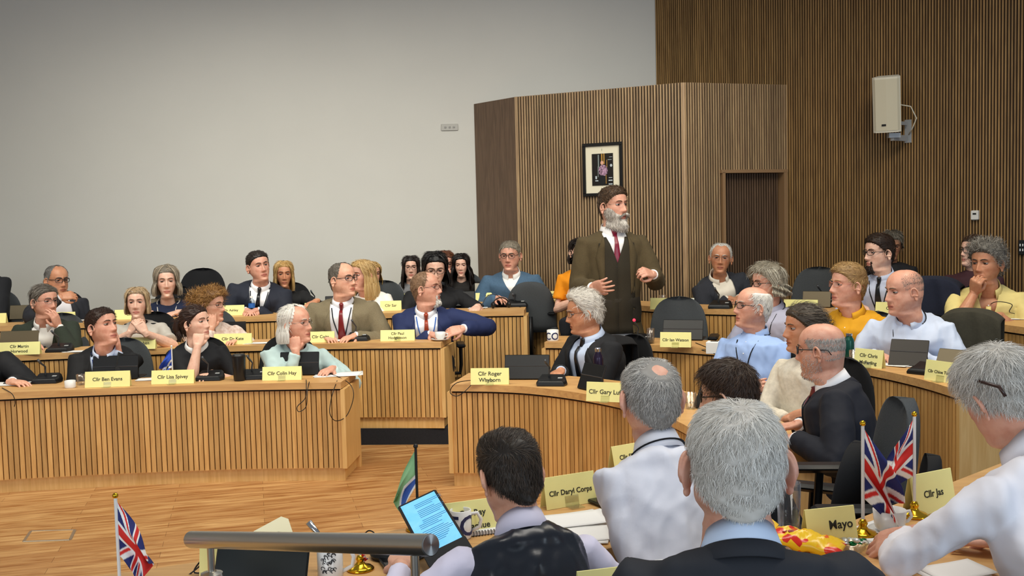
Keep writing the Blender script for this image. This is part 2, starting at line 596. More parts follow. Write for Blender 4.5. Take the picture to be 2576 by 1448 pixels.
# ------------------------------------------------------------ desks
def offset_path(P, off):
    P = [Vector(p) for p in P]; out = []
    for i, p in enumerate(P):
        a = P[max(0, i - 1)]; c = P[min(len(P) - 1, i + 1)]
        t = (c - a).normalized()
        out.append(p + Vector((-t.y, t.x)) * off)
    return out


def resample(P, step):
    P = [Vector(p) for p in P]
    # Catmull-Rom through the points then equal steps
    Q = []
    for i in range(len(P) - 1):
        p0 = P[max(0, i - 1)]; p1 = P[i]; p2 = P[i + 1]; p3 = P[min(len(P) - 1, i + 2)]
        for k in range(20):
            t = k / 20
            Q.append(.5 * ((2 * p1) + (p2 - p0) * t + (2 * p0 - 5 * p1 + 4 * p2 - p3) * t * t + (3 * p1 - p0 - 3 * p2 + p3) * t ** 3))
    Q.append(P[-1])
    d = [0]
    for a, c in zip(Q, Q[1:]): d.append(d[-1] + (c - a).length)
    n = max(2, round(d[-1] / step)); out = []; j = 0
    for i in range(n + 1):
        s = d[-1] * i / n
        while j < len(d) - 2 and d[j + 1] < s: j += 1
        k = (s - d[j]) / max(1e-9, d[j + 1] - d[j])
        out.append(Q[j].lerp(Q[j + 1], k))
    return out


def wall_strip(b, P, off0, off1, z0, z1, mat=0):
    """solid strip following P between two offsets"""
    a = offset_path(P, off0); c = offset_path(P, off1)
    rings = [[(p.x, p.y, z0), (q.x, q.y, z0), (q.x, q.y, z1), (p.x, p.y, z1)] for p, q in zip(a, c)]
    b.loft(rings, True, mat)


def desk(label, path, zf, zt, depth=.5, side=1, ends=(0, 1), pitch=.0355, group='curved oak desks of the chamber', plinth=.09, endlen=None):
    """side: +1 seated side lies to the left of the path direction"""
    root = empty('desk', (path[0][0], path[0][1], zf), 0, label, 'desk')
    root['group'] = group
    ox, oy = path[0]
    P = resample([(x - ox, y - oy) for x, y in path], pitch)
    H = zt - zf
    b = MB(); wall_strip(b, P, 0, side * depth, H - .045, H)
    b.build('worktop', W_TOP, root)
    b = MB()
    for a, c in zip(P, P[1:]):
        mid = (a + c) / 2; t = (c - a).normalized(); nn = Vector((-t.y, t.x)) * side
        q = mid + nn * .022
        b.box((q.x, q.y, (plinth + H - .058) / 2), (pitch - .0065, .018, H - .058 - plinth), math.atan2(t.y, t.x))
    b.build('slatted_front', W_SLAT, root)
    b = MB(); wall_strip(b, P, side * .031, side * .045, plinth, H - .045)
    b.build('backing', BACKING, root)
    b = MB(); wall_strip(b, P, side * .034, side * .06, 0, plinth)
    b.build('plinth', W_END, root)
    for e in ends:
        i = 0 if e == 0 else len(P) - 1
        p = P[i]; t = (P[1] - P[0]).normalized() if e == 0 else (P[-1] - P[-2]).normalized()
        nn = Vector((-t.y, t.x)) * side
        dl = endlen or depth
        s = -1 if e == 0 else 1
        q = p + nn * (dl / 2) + t * s * .008
        b = MB(); b.box((q.x, q.y, (H - .05 + plinth) / 2 + .0), (dl - .004, .03, H - .05 - plinth), math.atan2(nn.y, nn.x))
        q2 = q - t * s * .03 + nn * .02
        b.box((q2.x, q2.y, plinth / 2), (dl - .06, .03, plinth), math.atan2(nn.y, nn.x))
        q3 = p + nn * (dl - .02) + t * s * .008
        b.box((q3.x, q3.y, plinth / 2), (.04, .03, plinth), math.atan2(nn.y, nn.x))
        b.build('end_panel', W_END, root)
    return root


L1 = [(-4.9, 6.55), (-4.1, 6.7), (-3.4, 6.82), (-2.65, 6.91), (-1.85, 6.95), (-1.17, 6.91)]
L2 = [(-5.2, 7.55), (-4.2, 7.75), (-3.4, 7.88), (-2.9, 7.99), (-2.1, 8.07), (-1.3, 8.05), (-.56, 7.96)]
L3p = [(-5.4, 8.55), (-3.8, 8.83), (-2.3, 9.04), (-1.2, 9.06), (.1, 8.98)]
desk('long oak slatted desk nearest the open floor at left, cable loops at its end', L1, 0, .68, depth=.46)
desk('second oak desk row on the left, with white cup and saucer at its right end', L2, .13, .81, depth=.42)
desk('third oak desk row on the left, right end beside the empty chair', L3p, .28, .95, depth=.36)
R1 = [(-.42, 6.7), (-.12, 6.63), (.13, 6.50), (.42, 6.22), (.66, 5.86), (.82, 5.4), (.90, 4.95), (.90, 4.55)]
desk('curved oak desk in the middle, front row before the man with white swept hair', R1, 0, .68, depth=.5, ends=(0, 1))
R2 = arc(2.74, 75.5, 3, 14)
desk('curved oak desk second row, behind which the bearded man stands', R2, .13, .81, depth=.42, ends=(0, 1))
R3 = [(-.42, 9.66), (.05, 9.66), (.36, 9.53), (.9, 9.06), (1.43, 8.48), (2.19, 8.05), (2.8, 7.5), (3.13, 6.95), (3.28, 6.4), (3.3, 6.0)]
desk('back curved oak desk along the batten wall, beneath the framed portrait', R3, .28, .98, depth=.38, ends=())
F1 = [(.46, 4.0), (.24, 3.5), (-.12, 3.24), (-.6, 3.0), (-1.1, 2.77), (-1.7, 2.6)]
desk('near desk holding the blue-lit tablet and mugs', F1, .13, .81, depth=.5, side=1, ends=(0,))
F2 = [(1.62, 3.3), (1.1, 2.85), (.88, 2.66), (.6, 2.42), (.2, 2.15)]
desk('nearest desk at lower right with crossed flags and white teacup', F2, .26, .94, depth=.45, side=1, ends=(0,))
# ------------------------------------------------------------ people
# rings of a head: (front z, back z, front y, back y, half width), metres, from the neck base up
HT = np.array([
    (-.255, -.215, .028, -.088, .062),
    (-.205, -.165, .030, -.083, .057),
    (-.160, -.130, .032, -.080, .054),
    (-.134, -.112, .046, -.081, .053),
    (-.1235, -.097, .070, -.083, .052),
    (-.1165, -.085, .085, -.086, .0480),
    (-.104, -.072, .0925, -.089, .0465),
    (-.088, -.056, .0890, -.092, .0550),
    (-.066, -.038, .0900, -.095, .0645),
    (-.040, -.018, .0890, -.099, .0705),
    (-.014, .002, .0880, -.102, .0740),
    (.010, .016, .0860, -.104, .0755),
    (.032, .034, .0915, -.104, .0765),
    (.058, .058, .0890, -.100, .0755),
    (.082, .080, .0760, -.088, .0680),
    (.100, .098, .0560, -.068, .0540),
    (.111, .110, .0320, -.042, .0350),
    (.1155, .115, .0080, -.014, .0120)])
NR, NA = 84, 84


def head_grid(w=1., jaw=1., chin=1., nose=1., fat=0., neck=1., **_):
    t = np.linspace(0, len(HT) - 1, NR)
    i = np.clip(t.astype(int), 0, len(HT) - 2); fr = (t - i)[:, None]
    p0 = HT[np.clip(i - 1, 0, None)]; p1 = HT[i]; p2 = HT[i + 1]; p3 = HT[np.clip(i + 2, None, len(HT) - 1)]
    T = .5 * (2 * p1 + (p2 - p0) * fr + (2 * p0 - 5 * p1 + 4 * p2 - p3) * fr ** 2 + (3 * p1 - p0 - 3 * p2 + p3) * fr ** 3)
    u = np.linspace(-PI, PI, NA, endpoint=False)
    ph = u - .58 * np.sin(u)
    zf, zb, yf, yb, hw = [T[:, k][:, None] for k in range(5)]
    jf = np.clip((-zf - .02) / .06, 0, 1) * np.clip((zf + .15) / .03, 0, 1)
    hw = hw * w * (1 + (jaw - 1) * jf) + fat * .010 * np.clip((-zf - .01) / .04, 0, 1)
    nk = np.clip((-zf - .125) / .03, 0, 1)
    hw = hw * (1 + (neck - 1) * nk); yb = yb * (1 + (neck - 1) * .8 * nk)
    c = np.cos(ph)[None, :]; s = np.sin(ph)[None, :]
    cy = (yf + yb) / 2; ry = (yf - yb) / 2
    e = np.where(c > 0, .90 + .14 * np.clip((-zf - .03) / .06, 0, 1), 1.0)
    cc = np.sign(c) * np.abs(c) ** e; ss = np.sign(s) * np.abs(s) ** .94
    X = hw * ss; Y = cy + ry * cc; k = (1 + np.clip(cc, -1, 1)) / 2
    Z = zb + (zf - zb) * k
    G = np.stack([X + 0 * Z, Y, Z], -1)
    X, Z = G[..., 0], G[..., 2]; front = np.clip(c, 0, 1) + 0 * Z
    ax = np.abs(X)

    def g(x0, z0, sx, sz): return np.exp(-((ax - x0) / sx) ** 2 - ((Z - z0) / sz) ** 2)
    # nose
    zn = np.array([-.060, -.049, -.043, -.034, -.018, .000, .014, .030, .045])
    hn = np.array([0, .003, .016, .0285, .0220, .0145, .009, .0045, 0]) * nose
    wn = np.array([.014, .016, .016, .015, .0115, .0095, .009, .010, .012])
    h = np.interp(Z, zn, hn); wd = np.interp(Z, zn, wn)
    D = h * np.exp(-(ax / wd) ** 2)
    D += .007 * nose * g(.0135, -.0375, .0058, .0065)
    D += .0016 * g(.032, -.009, .015, .004) - .0014 * g(.034, -.017, .016, .004)
    tl_ = np.clip((Z + .078) / .036, 0, 1); D += -.0020 * np.exp(-((ax - (.034 - .013 * tl_)) / .0035) ** 2) * ((Z > -.080) & (Z < -.036)) * np.sin(PI * np.clip((-Z - .036) / .044, 0, 1))
    D += -.0120 * g(.031, .008, .0150, .0095) - .004 * g(.016, .012, .007, .008)
    D += .0045 * g(.029, .0275, .018, .006)
    D += .0040 * g(.044, -.020, .017, .014) - .0025 * g(.050, -.055, .015, .02)
    D += .0048 * g(0, -.0640, .020, .0042) + .0055 * g(0, -.0765, .017, .0050) - .0035 * g(0, -.0702, .023, .0020)
    D += -.0035 * g(0, -.0875, .018, .005) + .004 * (chin) * g(0, -.105, .016, .010)
    D += -.0015 * g(.027, -.058, .004, .012) + fat * .004 * g(.04, -.07, .03, .03)
    G[..., 1] += D * np.clip(front * 1.6, 0, 1)
    return G


def grid_faces(nr, na):
    i = np.arange(nr - 1)[:, None] * na; j = np.arange(na)[None, :]; j2 = (j + 1) % na
    return np.stack([i + j, i + na + j, i + na + j2, i + j2], -1).reshape(-1, 4)


def grid_normals(G):
    du = np.roll(G, -1, 1) - np.roll(G, 1, 1)
    dv = np.gradient(G, axis=0)
    n = np.cross(dv, du); n /= np.linalg.norm(n, axis=-1)[..., None] + 1e-12
    return n, dv / (np.linalg.norm(dv, axis=-1)[..., None] + 1e-12)


def ear_mesh():
    b = MB()
    M = Matrix.Rotation(R(-12), 3, 'X')
    b.ball((0, 0, 0), (.0035, .0150, .0270), 16)
    P = [(.002, -.004 + .0165 * math.cos(a), .004 + .0265 * math.sin(a)) for a in np.linspace(R(-35), R(205), 15)]
    P = [(.004 + .003 * math.sin(i / 14 * PI), -p[1], p[2]) for i, p in enumerate(P)]
    P = [(.001, .012, -.002)] + P[::-1][::-1]
    b.tube([(p[0], p[1], p[2]) for p in P], [.003] + [.0042] * 15, 8)
    b.ball((.001, .003, -.0255), (.0048, .0075, .0085), 12)
    b.ball((.003, .011, -.004), (.0035, .004, .006), 10)
    V, Fc = b.arrays()
    V, Fc, _ = remesh(V, Fc, .0016, 3)
    V = V @ np.array(M).T
    return V, Fc


EARV, EARF = ear_mesh()


def interp(xs, ys, x): return float(np.interp(x, xs, ys))


def scalp_mask(G, st):
    """1 on hair-bearing scalp; st: rec (receding), top (bald crown), side"""
    u = np.linspace(-PI, PI, NA, endpoint=False); ph = np.abs(np.degrees(u - .58 * np.sin(u)))[None, :]
    rec = st.get('rec', 0.0)
    line = np.interp(ph, [0, 20, 40, 60, 76, 86, 100, 125, 150, 180],
                     [.074 + rec * .03, .073 + rec * .04, .066 + rec * .05, .048 + rec * .03, .02, -.018, -.012, -.045, -.078, -.085])
    M = np.clip((G[..., 2] - line) / .007 + .5, 0, 1)
    if st.get('bald'):
        hb = st['bald']      # height above which the top is bare
        P = G
        q = (P[..., 2] - hb) / .012 - (P[..., 1] < -.07) * 0
        M = M * np.clip(1 - q, 0, 1)
    if st.get('spot'):
        cx, cy, cz, rr = st['spot']
        d = np.sqrt((G[..., 0] - cx) ** 2 + (G[..., 1] - cy) ** 2 + (G[..., 2] - cz) ** 2)
        M = M * np.clip((d - rr) / .024, 0, 1)
    return M


def ribbons(root, dirs, nrm, L, width, lift, seg, rs, wave=0., curl=0., grav=0.):
    """flat tapering strands: root (N,3), dirs (N,3), nrm (N,3), L (N,)"""
    N = len(root); pts = []
    side = np.cross(dirs, nrm); side /= np.linalg.norm(side, axis=1)[:, None] + 1e-9
    ph = rs.rand(N) * 6.28; fr = 3 + rs.rand(N) * 3
    for k in range(seg + 1):
        t = k / seg
        p = root + dirs * (L * t)[:, None] + nrm * (lift * L * (math.sin(t * 2.0) * .8) - .0015)[:, None]
        p = p + side * (wave * L * np.sin(fr * t * 2 + ph) * t)[:, None]
        if curl:
            p = p + (side * (np.cos(ph + t * 9) - np.cos(ph))[:, None] + nrm * (np.sin(ph + t * 9) - np.sin(ph) + .9 * t)[:, None]) * (curl)
        p[:, 2] -= grav * L * t * t
        pts.append(p)
    P = np.stack(pts, 1)
    T = np.gradient(P, axis=1)
    tw = nrm + .5 * rs.randn(N, 3)
    S = np.cross(T, tw[:, None, :]); S /= np.linalg.norm(S, axis=2)[..., None] + 1e-9
    wv = np.array([1, .95, .8, .45, .15])[np.linspace(0, 4, seg + 1).astype(int)] if seg >= 2 else np.array([1, .2])
    ww = (width * (.7 + .6 * rs.rand(N)))[:, None, None] * wv[None, :, None] / 2
    A = P + S * ww; B = P - S * ww
    V = np.stack([A, B], 2).reshape(-1, 3)
    base = (np.arange(N) * (seg + 1) * 2)[:, None]
    k = np.arange(seg)[None, :] * 2
    Fc = np.stack([base + k, base + k + 1, base + k + 3, base + k + 2], -1).reshape(-1, 4)
    return V, Fc


def sample_grid(G, Nn, Tt, W, N, rs):
    """random points on the grid, density proportional to W and area"""
    du = np.linalg.norm(np.roll(G, -1, 1) - G, axis=-1); dv = np.linalg.norm(np.gradient(G, axis=0), axis=-1)
    p = (W * du * dv).ravel(); p = p / p.sum()
    idx = rs.choice(len(p), N, p=p); i, j = idx // NA, idx % NA
    i = np.clip(i, 0, NR - 2); a = rs.rand(N)[:, None]; b_ = rs.rand(N)[:, None]; j2 = (j + 1) % NA

    def bl(A): return (A[i, j] * (1 - a) + A[i + 1, j] * a) * (1 - b_) + (A[i, j2] * (1 - a) + A[i + 1, j2] * a) * b_
    n = bl(Nn); n /= np.linalg.norm(n, axis=1)[:, None] + 1e-9
    t = bl(Tt); return bl(G), n, t, i, j


def make_hair(G, st, px, seed):
    """px: how many metres one picture pixel covers there -> strand width and count"""
    rs = np.random.RandomState(seed)
    Nn, Tt = grid_normals(G)
    b = MB()
    M = scalp_mask(G, st)
    vol = st.get('vol', .010); L = st.get('len', .025)
    wid = st.get('w', max(.0007, px * .75))
    N = int(st.get('n', min(9000, max(900, 7.0e-2 / (wid * L)))))
    # closed base layer
    z = G[..., 2]
    thick = vol * (M ** (1.7 if st.get('spot') else .7)) - .0012 + vol * .5 * np.clip(M, 0, 1) * fold_noise(G.reshape(-1, 3), seed, 90, 1).reshape(z.shape)
    topv = st.get('topvol', 0)
    if topv: thick = thick + topv * np.clip((z - .055) / .045, 0, 1) * M * np.clip(1 + .5 * G[..., 1] / .09, .3, 1.6)
    S = G + Nn * thick[..., None]
    Fc = grid_faces(NR, NA)
    mv = M.ravel()
    if not st.get('noshell'):
        ok = mv[Fc].max(1) > (.35 if st.get('spot') else .6 if st.get('bald') or st.get('rec', 0) > .9 else .28)
        b.add(S.reshape(-1, 3), Fc[ok])
    sp = S if not st.get('noshell') else G
    P, n, t, i, j = sample_grid(sp, Nn, Tt, np.clip(M, 0, 1) ** 1.2, N, rs)
    wh = np.array(st.get('whorl', (0.0, -.055, .10)))
    d = P - wh
    part = st.get('part')
    if part is not None:   # combed sideways from a parting
        sx = np.sign(P[:, 0] - part)
        comb = np.stack([sx * .9, -.35 * np.ones(len(P)), -.35 + 0 * sx], 1)
        k = np.clip((P[:, 2] - .02) / .05, 0, 1)[:, None]
        d = comb * k + d / (np.linalg.norm(d, axis=1)[:, None] + 1e-6) * (1 - k)
    if st.get('back'):
        k = np.clip((P[:, 2] - .0) / .05, 0, 1)[:, None]
        d = d / (np.linalg.norm(d, axis=1)[:, None] + 1e-6) * (1 - k) + np.array((0, -1.2, -.1)) * k
    if st.get('fwd') is not None:
        k = np.clip((P[:, 2] - .04) / .04, 0, 1)[:, None]
        d = d / (np.linalg.norm(d, axis=1)[:, None] + 1e-6) * (1 - k) + np.array(st['fwd']) * k
    d = d / (np.linalg.norm(d, axis=1)[:, None] + 1e-6) + rs.randn(*d.shape) * st.get('mess', .22)
    d = d - (d * n).sum(1)[:, None] * n; d /= np.linalg.norm(d, axis=1)[:, None] + 1e-9
    LL = L * (.6 + .7 * rs.rand(len(P))) * (1 if st.get('long') else np.clip((P[:, 2] + .11) / .12, .30, 1))
    V, F2 = ribbons(P, d, n, LL, wid, st.get('lift', .22), st.get('seg', 3), rs, st.get('wave', .05), st.get('curl', 0), st.get('grav', 0.05))
    b.add(V, F2)
    if st.get('long'):
        long_hair(b, G, st, wid, rs, seed)
    if st.get('tail'):     # pony tail: (x, y, z) of the knot, length, radius
        x, y, z0, Lt, rr = st['tail']
        pts = [(x, y, z0), (x * 1.1, y - .035, z0 - .005), (x * 1.2, y - .055, z0 - .05), (x * 1.2, y - .05, z0 - .6 * Lt), (x * 1.1, y - .035, z0 - Lt)]
        b.tube(pts, [rr * .5, rr, rr * 1.15, rr * .9, rr * .25], 12)
        strands_on(b, pts, rr * 1.1, 350, wid, rs, Lt * .5)
    if st.get('bun'):
        x, y, z0, rr = st['bun']
        nn = 500
        q = rs.randn(nn, 3); q /= np.linalg.norm(q, axis=1)[:, None]
        b.ball((x, y, z0), rr * .85, 16)
        dd = np.cross(q, rs.randn(nn, 3)); dd /= np.linalg.norm(dd, axis=1)[:, None]
        V, F2 = ribbons(np.array((x, y, z0)) + q * rr * .85, dd, q, np.full(nn, rr * 1.2), wid * 1.4, .25, 3, rs, .2, st.get('curl', 0) * 1.3)
        b.add(V, F2)
    return b


def strands_on(b, pts, rad, n, wid, rs, L):
    P = np.array(pts); k = rs.rand(n) * (len(P) - 1.2); i = k.astype(int); f = (k - i)[:, None]
    c = P[i] * (1 - f) + P[i + 1] * f; t = P[i + 1] - P[i]; t /= np.linalg.norm(t, axis=1)[:, None]
    q = rs.randn(n, 3); q -= (q * t).sum(1)[:, None] * t; q /= np.linalg.norm(q, axis=1)[:, None]
    V, Fc = ribbons(c + q * rad * .8, t, q, np.full(n, L) * (.5 + .6 * rs.rand(n)), wid * 1.3, .12, 4, rs, .08)
    b.add(V, Fc)


def long_hair(b, G, st, wid, rs, seed):
    """a curtain falling from the crown; open round the face"""
    zL = st['long']; op = st.get('open', 52); thick = st.get('hthick', .014); flare = st.get('flare', .008)
    part = st.get('partx', 0.0)
    na, ntop, ndn = 56, 14, 16
    ang = np.linspace(op, 360 - op, na)
    u = np.linspace(-PI, PI, NA, endpoint=False); phi = (u - .58 * np.sin(u)) % (2 * PI)
    order = np.argsort(phi); phs = phi[order]
    rows = []
    ri = np.linspace(NR - 1, int(NR * .60), ntop).astype(int)
    Nn, _ = grid_normals(G)
    wav = st.get('wavy', 0.)
    for k, r in enumerate(ri):
        row = (G[r] + Nn[r] * thick * min(1, .55 + k / ntop))[order]
        a = np.radians(ang)
        # the face side is swept back as it descends: narrow the opening near the top
        aa = PI + (a - PI) * (1 + (1 - k / (ntop - 1)) ** 1.5 * (180 / (180 - op) - 1) * st.get('fringe', .9))
        row = np.stack([np.interp(aa % (2 * PI), np.concatenate([phs - 2 * PI, phs, phs + 2 * PI]), np.tile(row[:, c], 3)) for c in range(3)], 1)
        rows.append(row)
    last = rows[-1]; c0 = np.array((0, last[:, 1].mean(), 0)); z0 = last[:, 2].copy()
    out = last - c0; out[:, 2] = 0; out /= np.linalg.norm(out, axis=1)[:, None]
    for k in range(1, ndn + 1):
        t = k / ndn
        zz = z0 * (1 - t) + zL * t
        off = flare * math.sin(t * 2.4) * 2 - st.get('tuck', 0.0) * max(0, t - .6)
        row = last + out * off; row[:, 2] = zz
        row[:, 1] -= st.get('sweep', .01) * t
        row += out * (wav * .010 * np.sin(np.radians(ang) * 7 + t * 11 + seed))[:, None]
        rows.append(row)
    S = np.array(rows); nr = len(S)
    fn = fold_noise(S.reshape(-1, 3) * np.array((1, 1, .25)), seed, 110, .004).reshape(nr, na)
    S = S + (out * 1)[None] * fn[..., None]
    ins = S - out[None] * .012
    i = np.arange(nr - 1)[:, None] * na; j = np.arange(na - 1)[None, :]
    Fc = np.stack([i + j, i + j + 1, i + na + j + 1, i + na + j], -1).reshape(-1, 4)
    b.add(S.reshape(-1, 3), Fc)
    b.add(ins.reshape(-1, 3), Fc[:, ::-1])
    # strands along the fall
    n = int(st.get('nlong', 900)); L = 9
    jj = rs.rand(n) * (na - 1.001); j0 = jj.astype(int); fj = (jj - j0)[:, None]
    r0 = (rs.rand(n) * (nr - L - 1)).astype(int)
    r0[: n // 3] = nr - L - 1 - (rs.rand(n // 3) * 3).astype(int)
    lift = (rs.rand(n) * .007)[:, None]; ph = rs.rand(n) * 6.3
    P = []
    for k in range(L):
        r = np.clip(r0 + k, 0, nr - 1)
        q = S[r, j0] * (1 - fj) + S[r, j0 + 1] * fj + out[j0] * lift
        if st.get('curl'):
            sd = np.cross(out[j0], (0, 0, 1.))
            q = q + sd * (st['curl'] * np.sin(ph + k * 1.5))[:, None] + out[j0] * (st['curl'] * (1 + np.cos(ph + k * 1.5)))[:, None]
        P.append(q)
    P = np.stack(P, 1); P[:, -1, 2] -= .01 * rs.rand(n)
    T = np.gradient(P, axis=1); Sd = np.cross(T, out[j0][:, None, :] + .4 * rs.randn(n, 1, 3)); Sd /= np.linalg.norm(Sd, axis=2)[..., None] + 1e-9
    ww = (wid * (.8 + .8 * rs.rand(n)))[:, None, None] * np.linspace(1, .5, L)[None, :, None] / 1.5
    V = np.stack([P + Sd * ww, P - Sd * ww], 2).reshape(-1, 3)
    base = (np.arange(n) * L * 2)[:, None]; k = np.arange(L - 1)[None, :] * 2
    b.add(V, np.stack([base + k, base + k + 1, base + k + 3, base + k + 2], -1).reshape(-1, 4))


def make_beard(G, st, px, seed):
    rs = np.random.RandomState(seed + 5)
    Nn, Tt = grid_normals(G)
    X, Y, Z = G[..., 0], G[..., 1], G[..., 2]; ax = np.abs(X)
    kind = st.get('kind', 'full')
    if kind == 'full':
        hi = np.interp(ax, [0, .025, .045, .068], [-.052, -.056, -.045, -.01])
        M = (Z < hi) & (Z > -.135) & (Y > -.02)
        M &= ~((ax < .021) & (Z < -.0605) & (Z > -.081))
    else:  # goatee and moustache
        M = (Z < -.052) & (Z > -.128) & (ax < .030) & (Y > .05)
        M &= ~((ax < .021) & (Z < -.0605) & (Z > -.081))
    M = M.astype(float)
    th = st.get('vol', .006)
    dn = st.get('drop', 0.)
    fall = np.clip((-Z - .08) / .035, 0, 1)
    S = G + Nn * (th * (.4 + .8 * fall))[..., None]
    S[..., 2] -= dn * fall ** 1.5 * np.clip((Y - .0) / .08, 0, 1); S[..., 1] += dn * .25 * fall * np.clip(Y / .08, 0, 1)
    b = MB(); Fc = grid_faces(NR, NA); ok = M.ravel()[Fc].min(1) > .5
    if not st.get('noshell'): b.add(S.reshape(-1, 3), Fc[ok])
    L = st.get('len', .014); wid = max(.0008, px * .7)
    P, n, t, i, j = sample_grid(S if not st.get('noshell') else G, Nn, Tt, M, st.get('n', 1100), rs)
    d = np.stack([P[:, 0] * 3, .35 + 0 * P[:, 0], -1 + 0 * P[:, 0]], 1) + rs.randn(len(P), 3) * .25
    mo = (P[:, 2] > -.062) & (np.abs(P[:, 0]) < .03)
    d[mo] = np.stack([np.sign(P[mo, 0]) * 1.4, .3 + 0 * P[mo, 0], -.55 + 0 * P[mo, 0]], 1)
    d /= np.linalg.norm(d, axis=1)[:, None]
    V, F2 = ribbons(P, d, n, L * (.6 + .7 * rs.rand(len(P))), wid, .3, 3, rs, .05)
    b.add(V, F2)
    if st.get('mous'):
        for s in (-1, 1):
            pts = [(s * .001, .1065, -.0545), (s * .012, .1085, -.0575), (s * .024, .1035, -.064), (s * .036, .092, -.0725)]
            b.tube(pts, [.006, .0078, .0068, .002], 8)
            strands_on(b, pts, .008, 160, wid, rs, .022)
    return b


# ---- hands -----------------------------------------------------
def hand_arrays(b, side, curl=.35, spread=.0, thumb=.3, M=None, mat=0, fing=None):
    """wrist at the origin, fingers along +Y, palm facing -Z, thumb towards +X * side"""
    t = MB()

    def T(p): return (p[0] * side, p[1], p[2])
    # palm: lofted rounded slab
    rings = []
    for y, hw, ht in ((-.03, .024, .019), (0, .026, .019), (.02, .034, .0165), (.045, .040, .0150), (.070, .0425, .0135), (.088, .041, .0115), (.095, .036, .007)):
        a = np.linspace(0, 2 * PI, 14, endpoint=False)
        ca, sa = np.cos(a), np.sin(a)
        rings.append(np.stack([side * (hw * np.sign(ca) * np.abs(ca) ** .75), np.full(14, y), ht * np.sign(sa) * np.abs(sa) ** .8], 1))
    t.loft(rings)
    t.ball(T((.024, .035, -.008)), (.017, .028, .014), 10)
    xs = [.0305, .0105, -.0105, -.030]; ls = [.074, .082, .076, .060]; y0 = [.085, .091, .088, .078]
    for k in range(4):
        c = curl if fing is None else fing[k]
        x, L = xs[k], ls[k]; ang = -c * .75
        p = np.array((x, y0[k] - .02, 0.)); pts = [p.copy()]; rr = [.0090]
        p = np.array((x, y0[k], 0.)); pts.append(p.copy()); rr.append(.0093)
        dx = spread * (1.5 - k) * .18
        for q, (fr, da) in enumerate(((.46, 1.0), (.30, 1.25), (.24, .8))):
            for h in range(2):
                p = p + np.array((dx * fr * L / 2, math.cos(ang) * L * fr / 2, math.sin(ang) * L * fr / 2)); pts.append(p.copy())
                rr.append(.0088 - .0006 * (q * 2 + h))
            ang -= c * da
        t.tube([T(a_) for a_ in pts], rr[:-1] + [.0045], 9)
    c = thumb
    p = np.array((.020, .018, -.004)); pts = [p.copy()]; rr = [.0125]
    d = np.array((.72 - .4 * c, .62, -.25 - .5 * c)); d /= np.linalg.norm(d)
    for q, fr in enumerate((.036, .030, .024)):
        p = p + d * fr; pts.append(p.copy()); rr.append((.0118, .0100, .0062)[q])
        d = d + np.array((-.35 - .35 * c, .25, -.18 * c)); d /= np.linalg.norm(d)
    t.tube([T(a_) for a_ in pts], rr, 9)
    V, Fc = t.arrays()
    if M is not None:
        V = V @ np.array(M.to_3x3()).T + np.array(M.translation)
    b.add(V, Fc if side > 0 else [q[::-1] for q in Fc], mat)


def frame(y, z_hint, origin):
    """matrix with +Y along y and +Z near z_hint"""
    y = Vector(y).normalized(); z = Vector(z_hint); z = (z - y * z.dot(y)).normalized(); x = y.cross(z)
    M = Matrix((x, y, z)).transposed().to_4x4(); M.translation = Vector(origin); return M


def ik(S, W, l1, l2, hint):
    d = W - S; D = d.length
    if D > (l1 + l2) * .985:
        W = S + d * ((l1 + l2) * .985 / D); d = W - S; D = d.length
    a = (l1 * l1 - l2 * l2 + D * D) / (2 * D); h = math.sqrt(max(0, l1 * l1 - a * a))
    u = d / D; hv = Vector(hint); hv = (hv - u * hv.dot(u)).normalized()
    return S + u * a + hv * h, W


SKINS = {'fair': ('#e2ac90', '#cf7d68'), 'pink': ('#dca58d', '#c47666'), 'tan': ('#c98f6c', '#b06a50'), 'pale': ('#e8bda6', '#cf8474')}


def skinmat(k):
    if 'skin' in _MC: return _MC['skin']
    m = bpy.data.materials.new('skin'); m.use_nodes = True
    nt = m.node_tree; L = nt.links; b = nt.nodes['Principled BSDF']
    b.inputs['Roughness'].default_value = .47; b.inputs['Subsurface Weight'].default_value = .06
    b.inputs['Subsurface Radius'].default_value = (.012, .005, .003); b.inputs['Subsurface Scale'].default_value = 1
    a = nt.nodes.new('ShaderNodeVertexColor'); a.layer_name = 'Col'
    tc = nt.nodes.new('ShaderNodeTexCoord'); n = nt.nodes.new('ShaderNodeTexNoise'); n.inputs['Scale'].default_value = 34; n.inputs['Detail'].default_value = 5
    L.new(tc.outputs['Object'], n.inputs[0])
    mx = nt.nodes.new('ShaderNodeMix'); mx.data_type = 'RGBA'; mx.blend_type = 'MULTIPLY'; mx.inputs[7].default_value = (.86, .70, .66, 1)
    rp = nt.nodes.new('ShaderNodeMapRange'); rp.inputs[1].default_value = .4; rp.inputs[2].default_value = .75; rp.inputs[4].default_value = .8
    L.new(n.outputs[0], rp.inputs[0]); L.new(rp.outputs[0], mx.inputs[0]); L.new(a.outputs[0], mx.inputs[6]); L.new(mx.outputs[2], b.inputs['Base Color'])
    bp = nt.nodes.new('ShaderNodeBump'); bp.inputs['Strength'].default_value = .08; bp.inputs['Distance'].default_value = .01
    n2 = nt.nodes.new('ShaderNodeTexNoise'); n2.inputs['Scale'].default_value = 150; L.new(tc.outputs['Object'], n2.inputs[0]); L.new(n2.outputs[0], bp.inputs['Height']); L.new(bp.outputs[0], b.inputs['Normal'])
    _MC['skin'] = (m,)
    return _MC['skin']


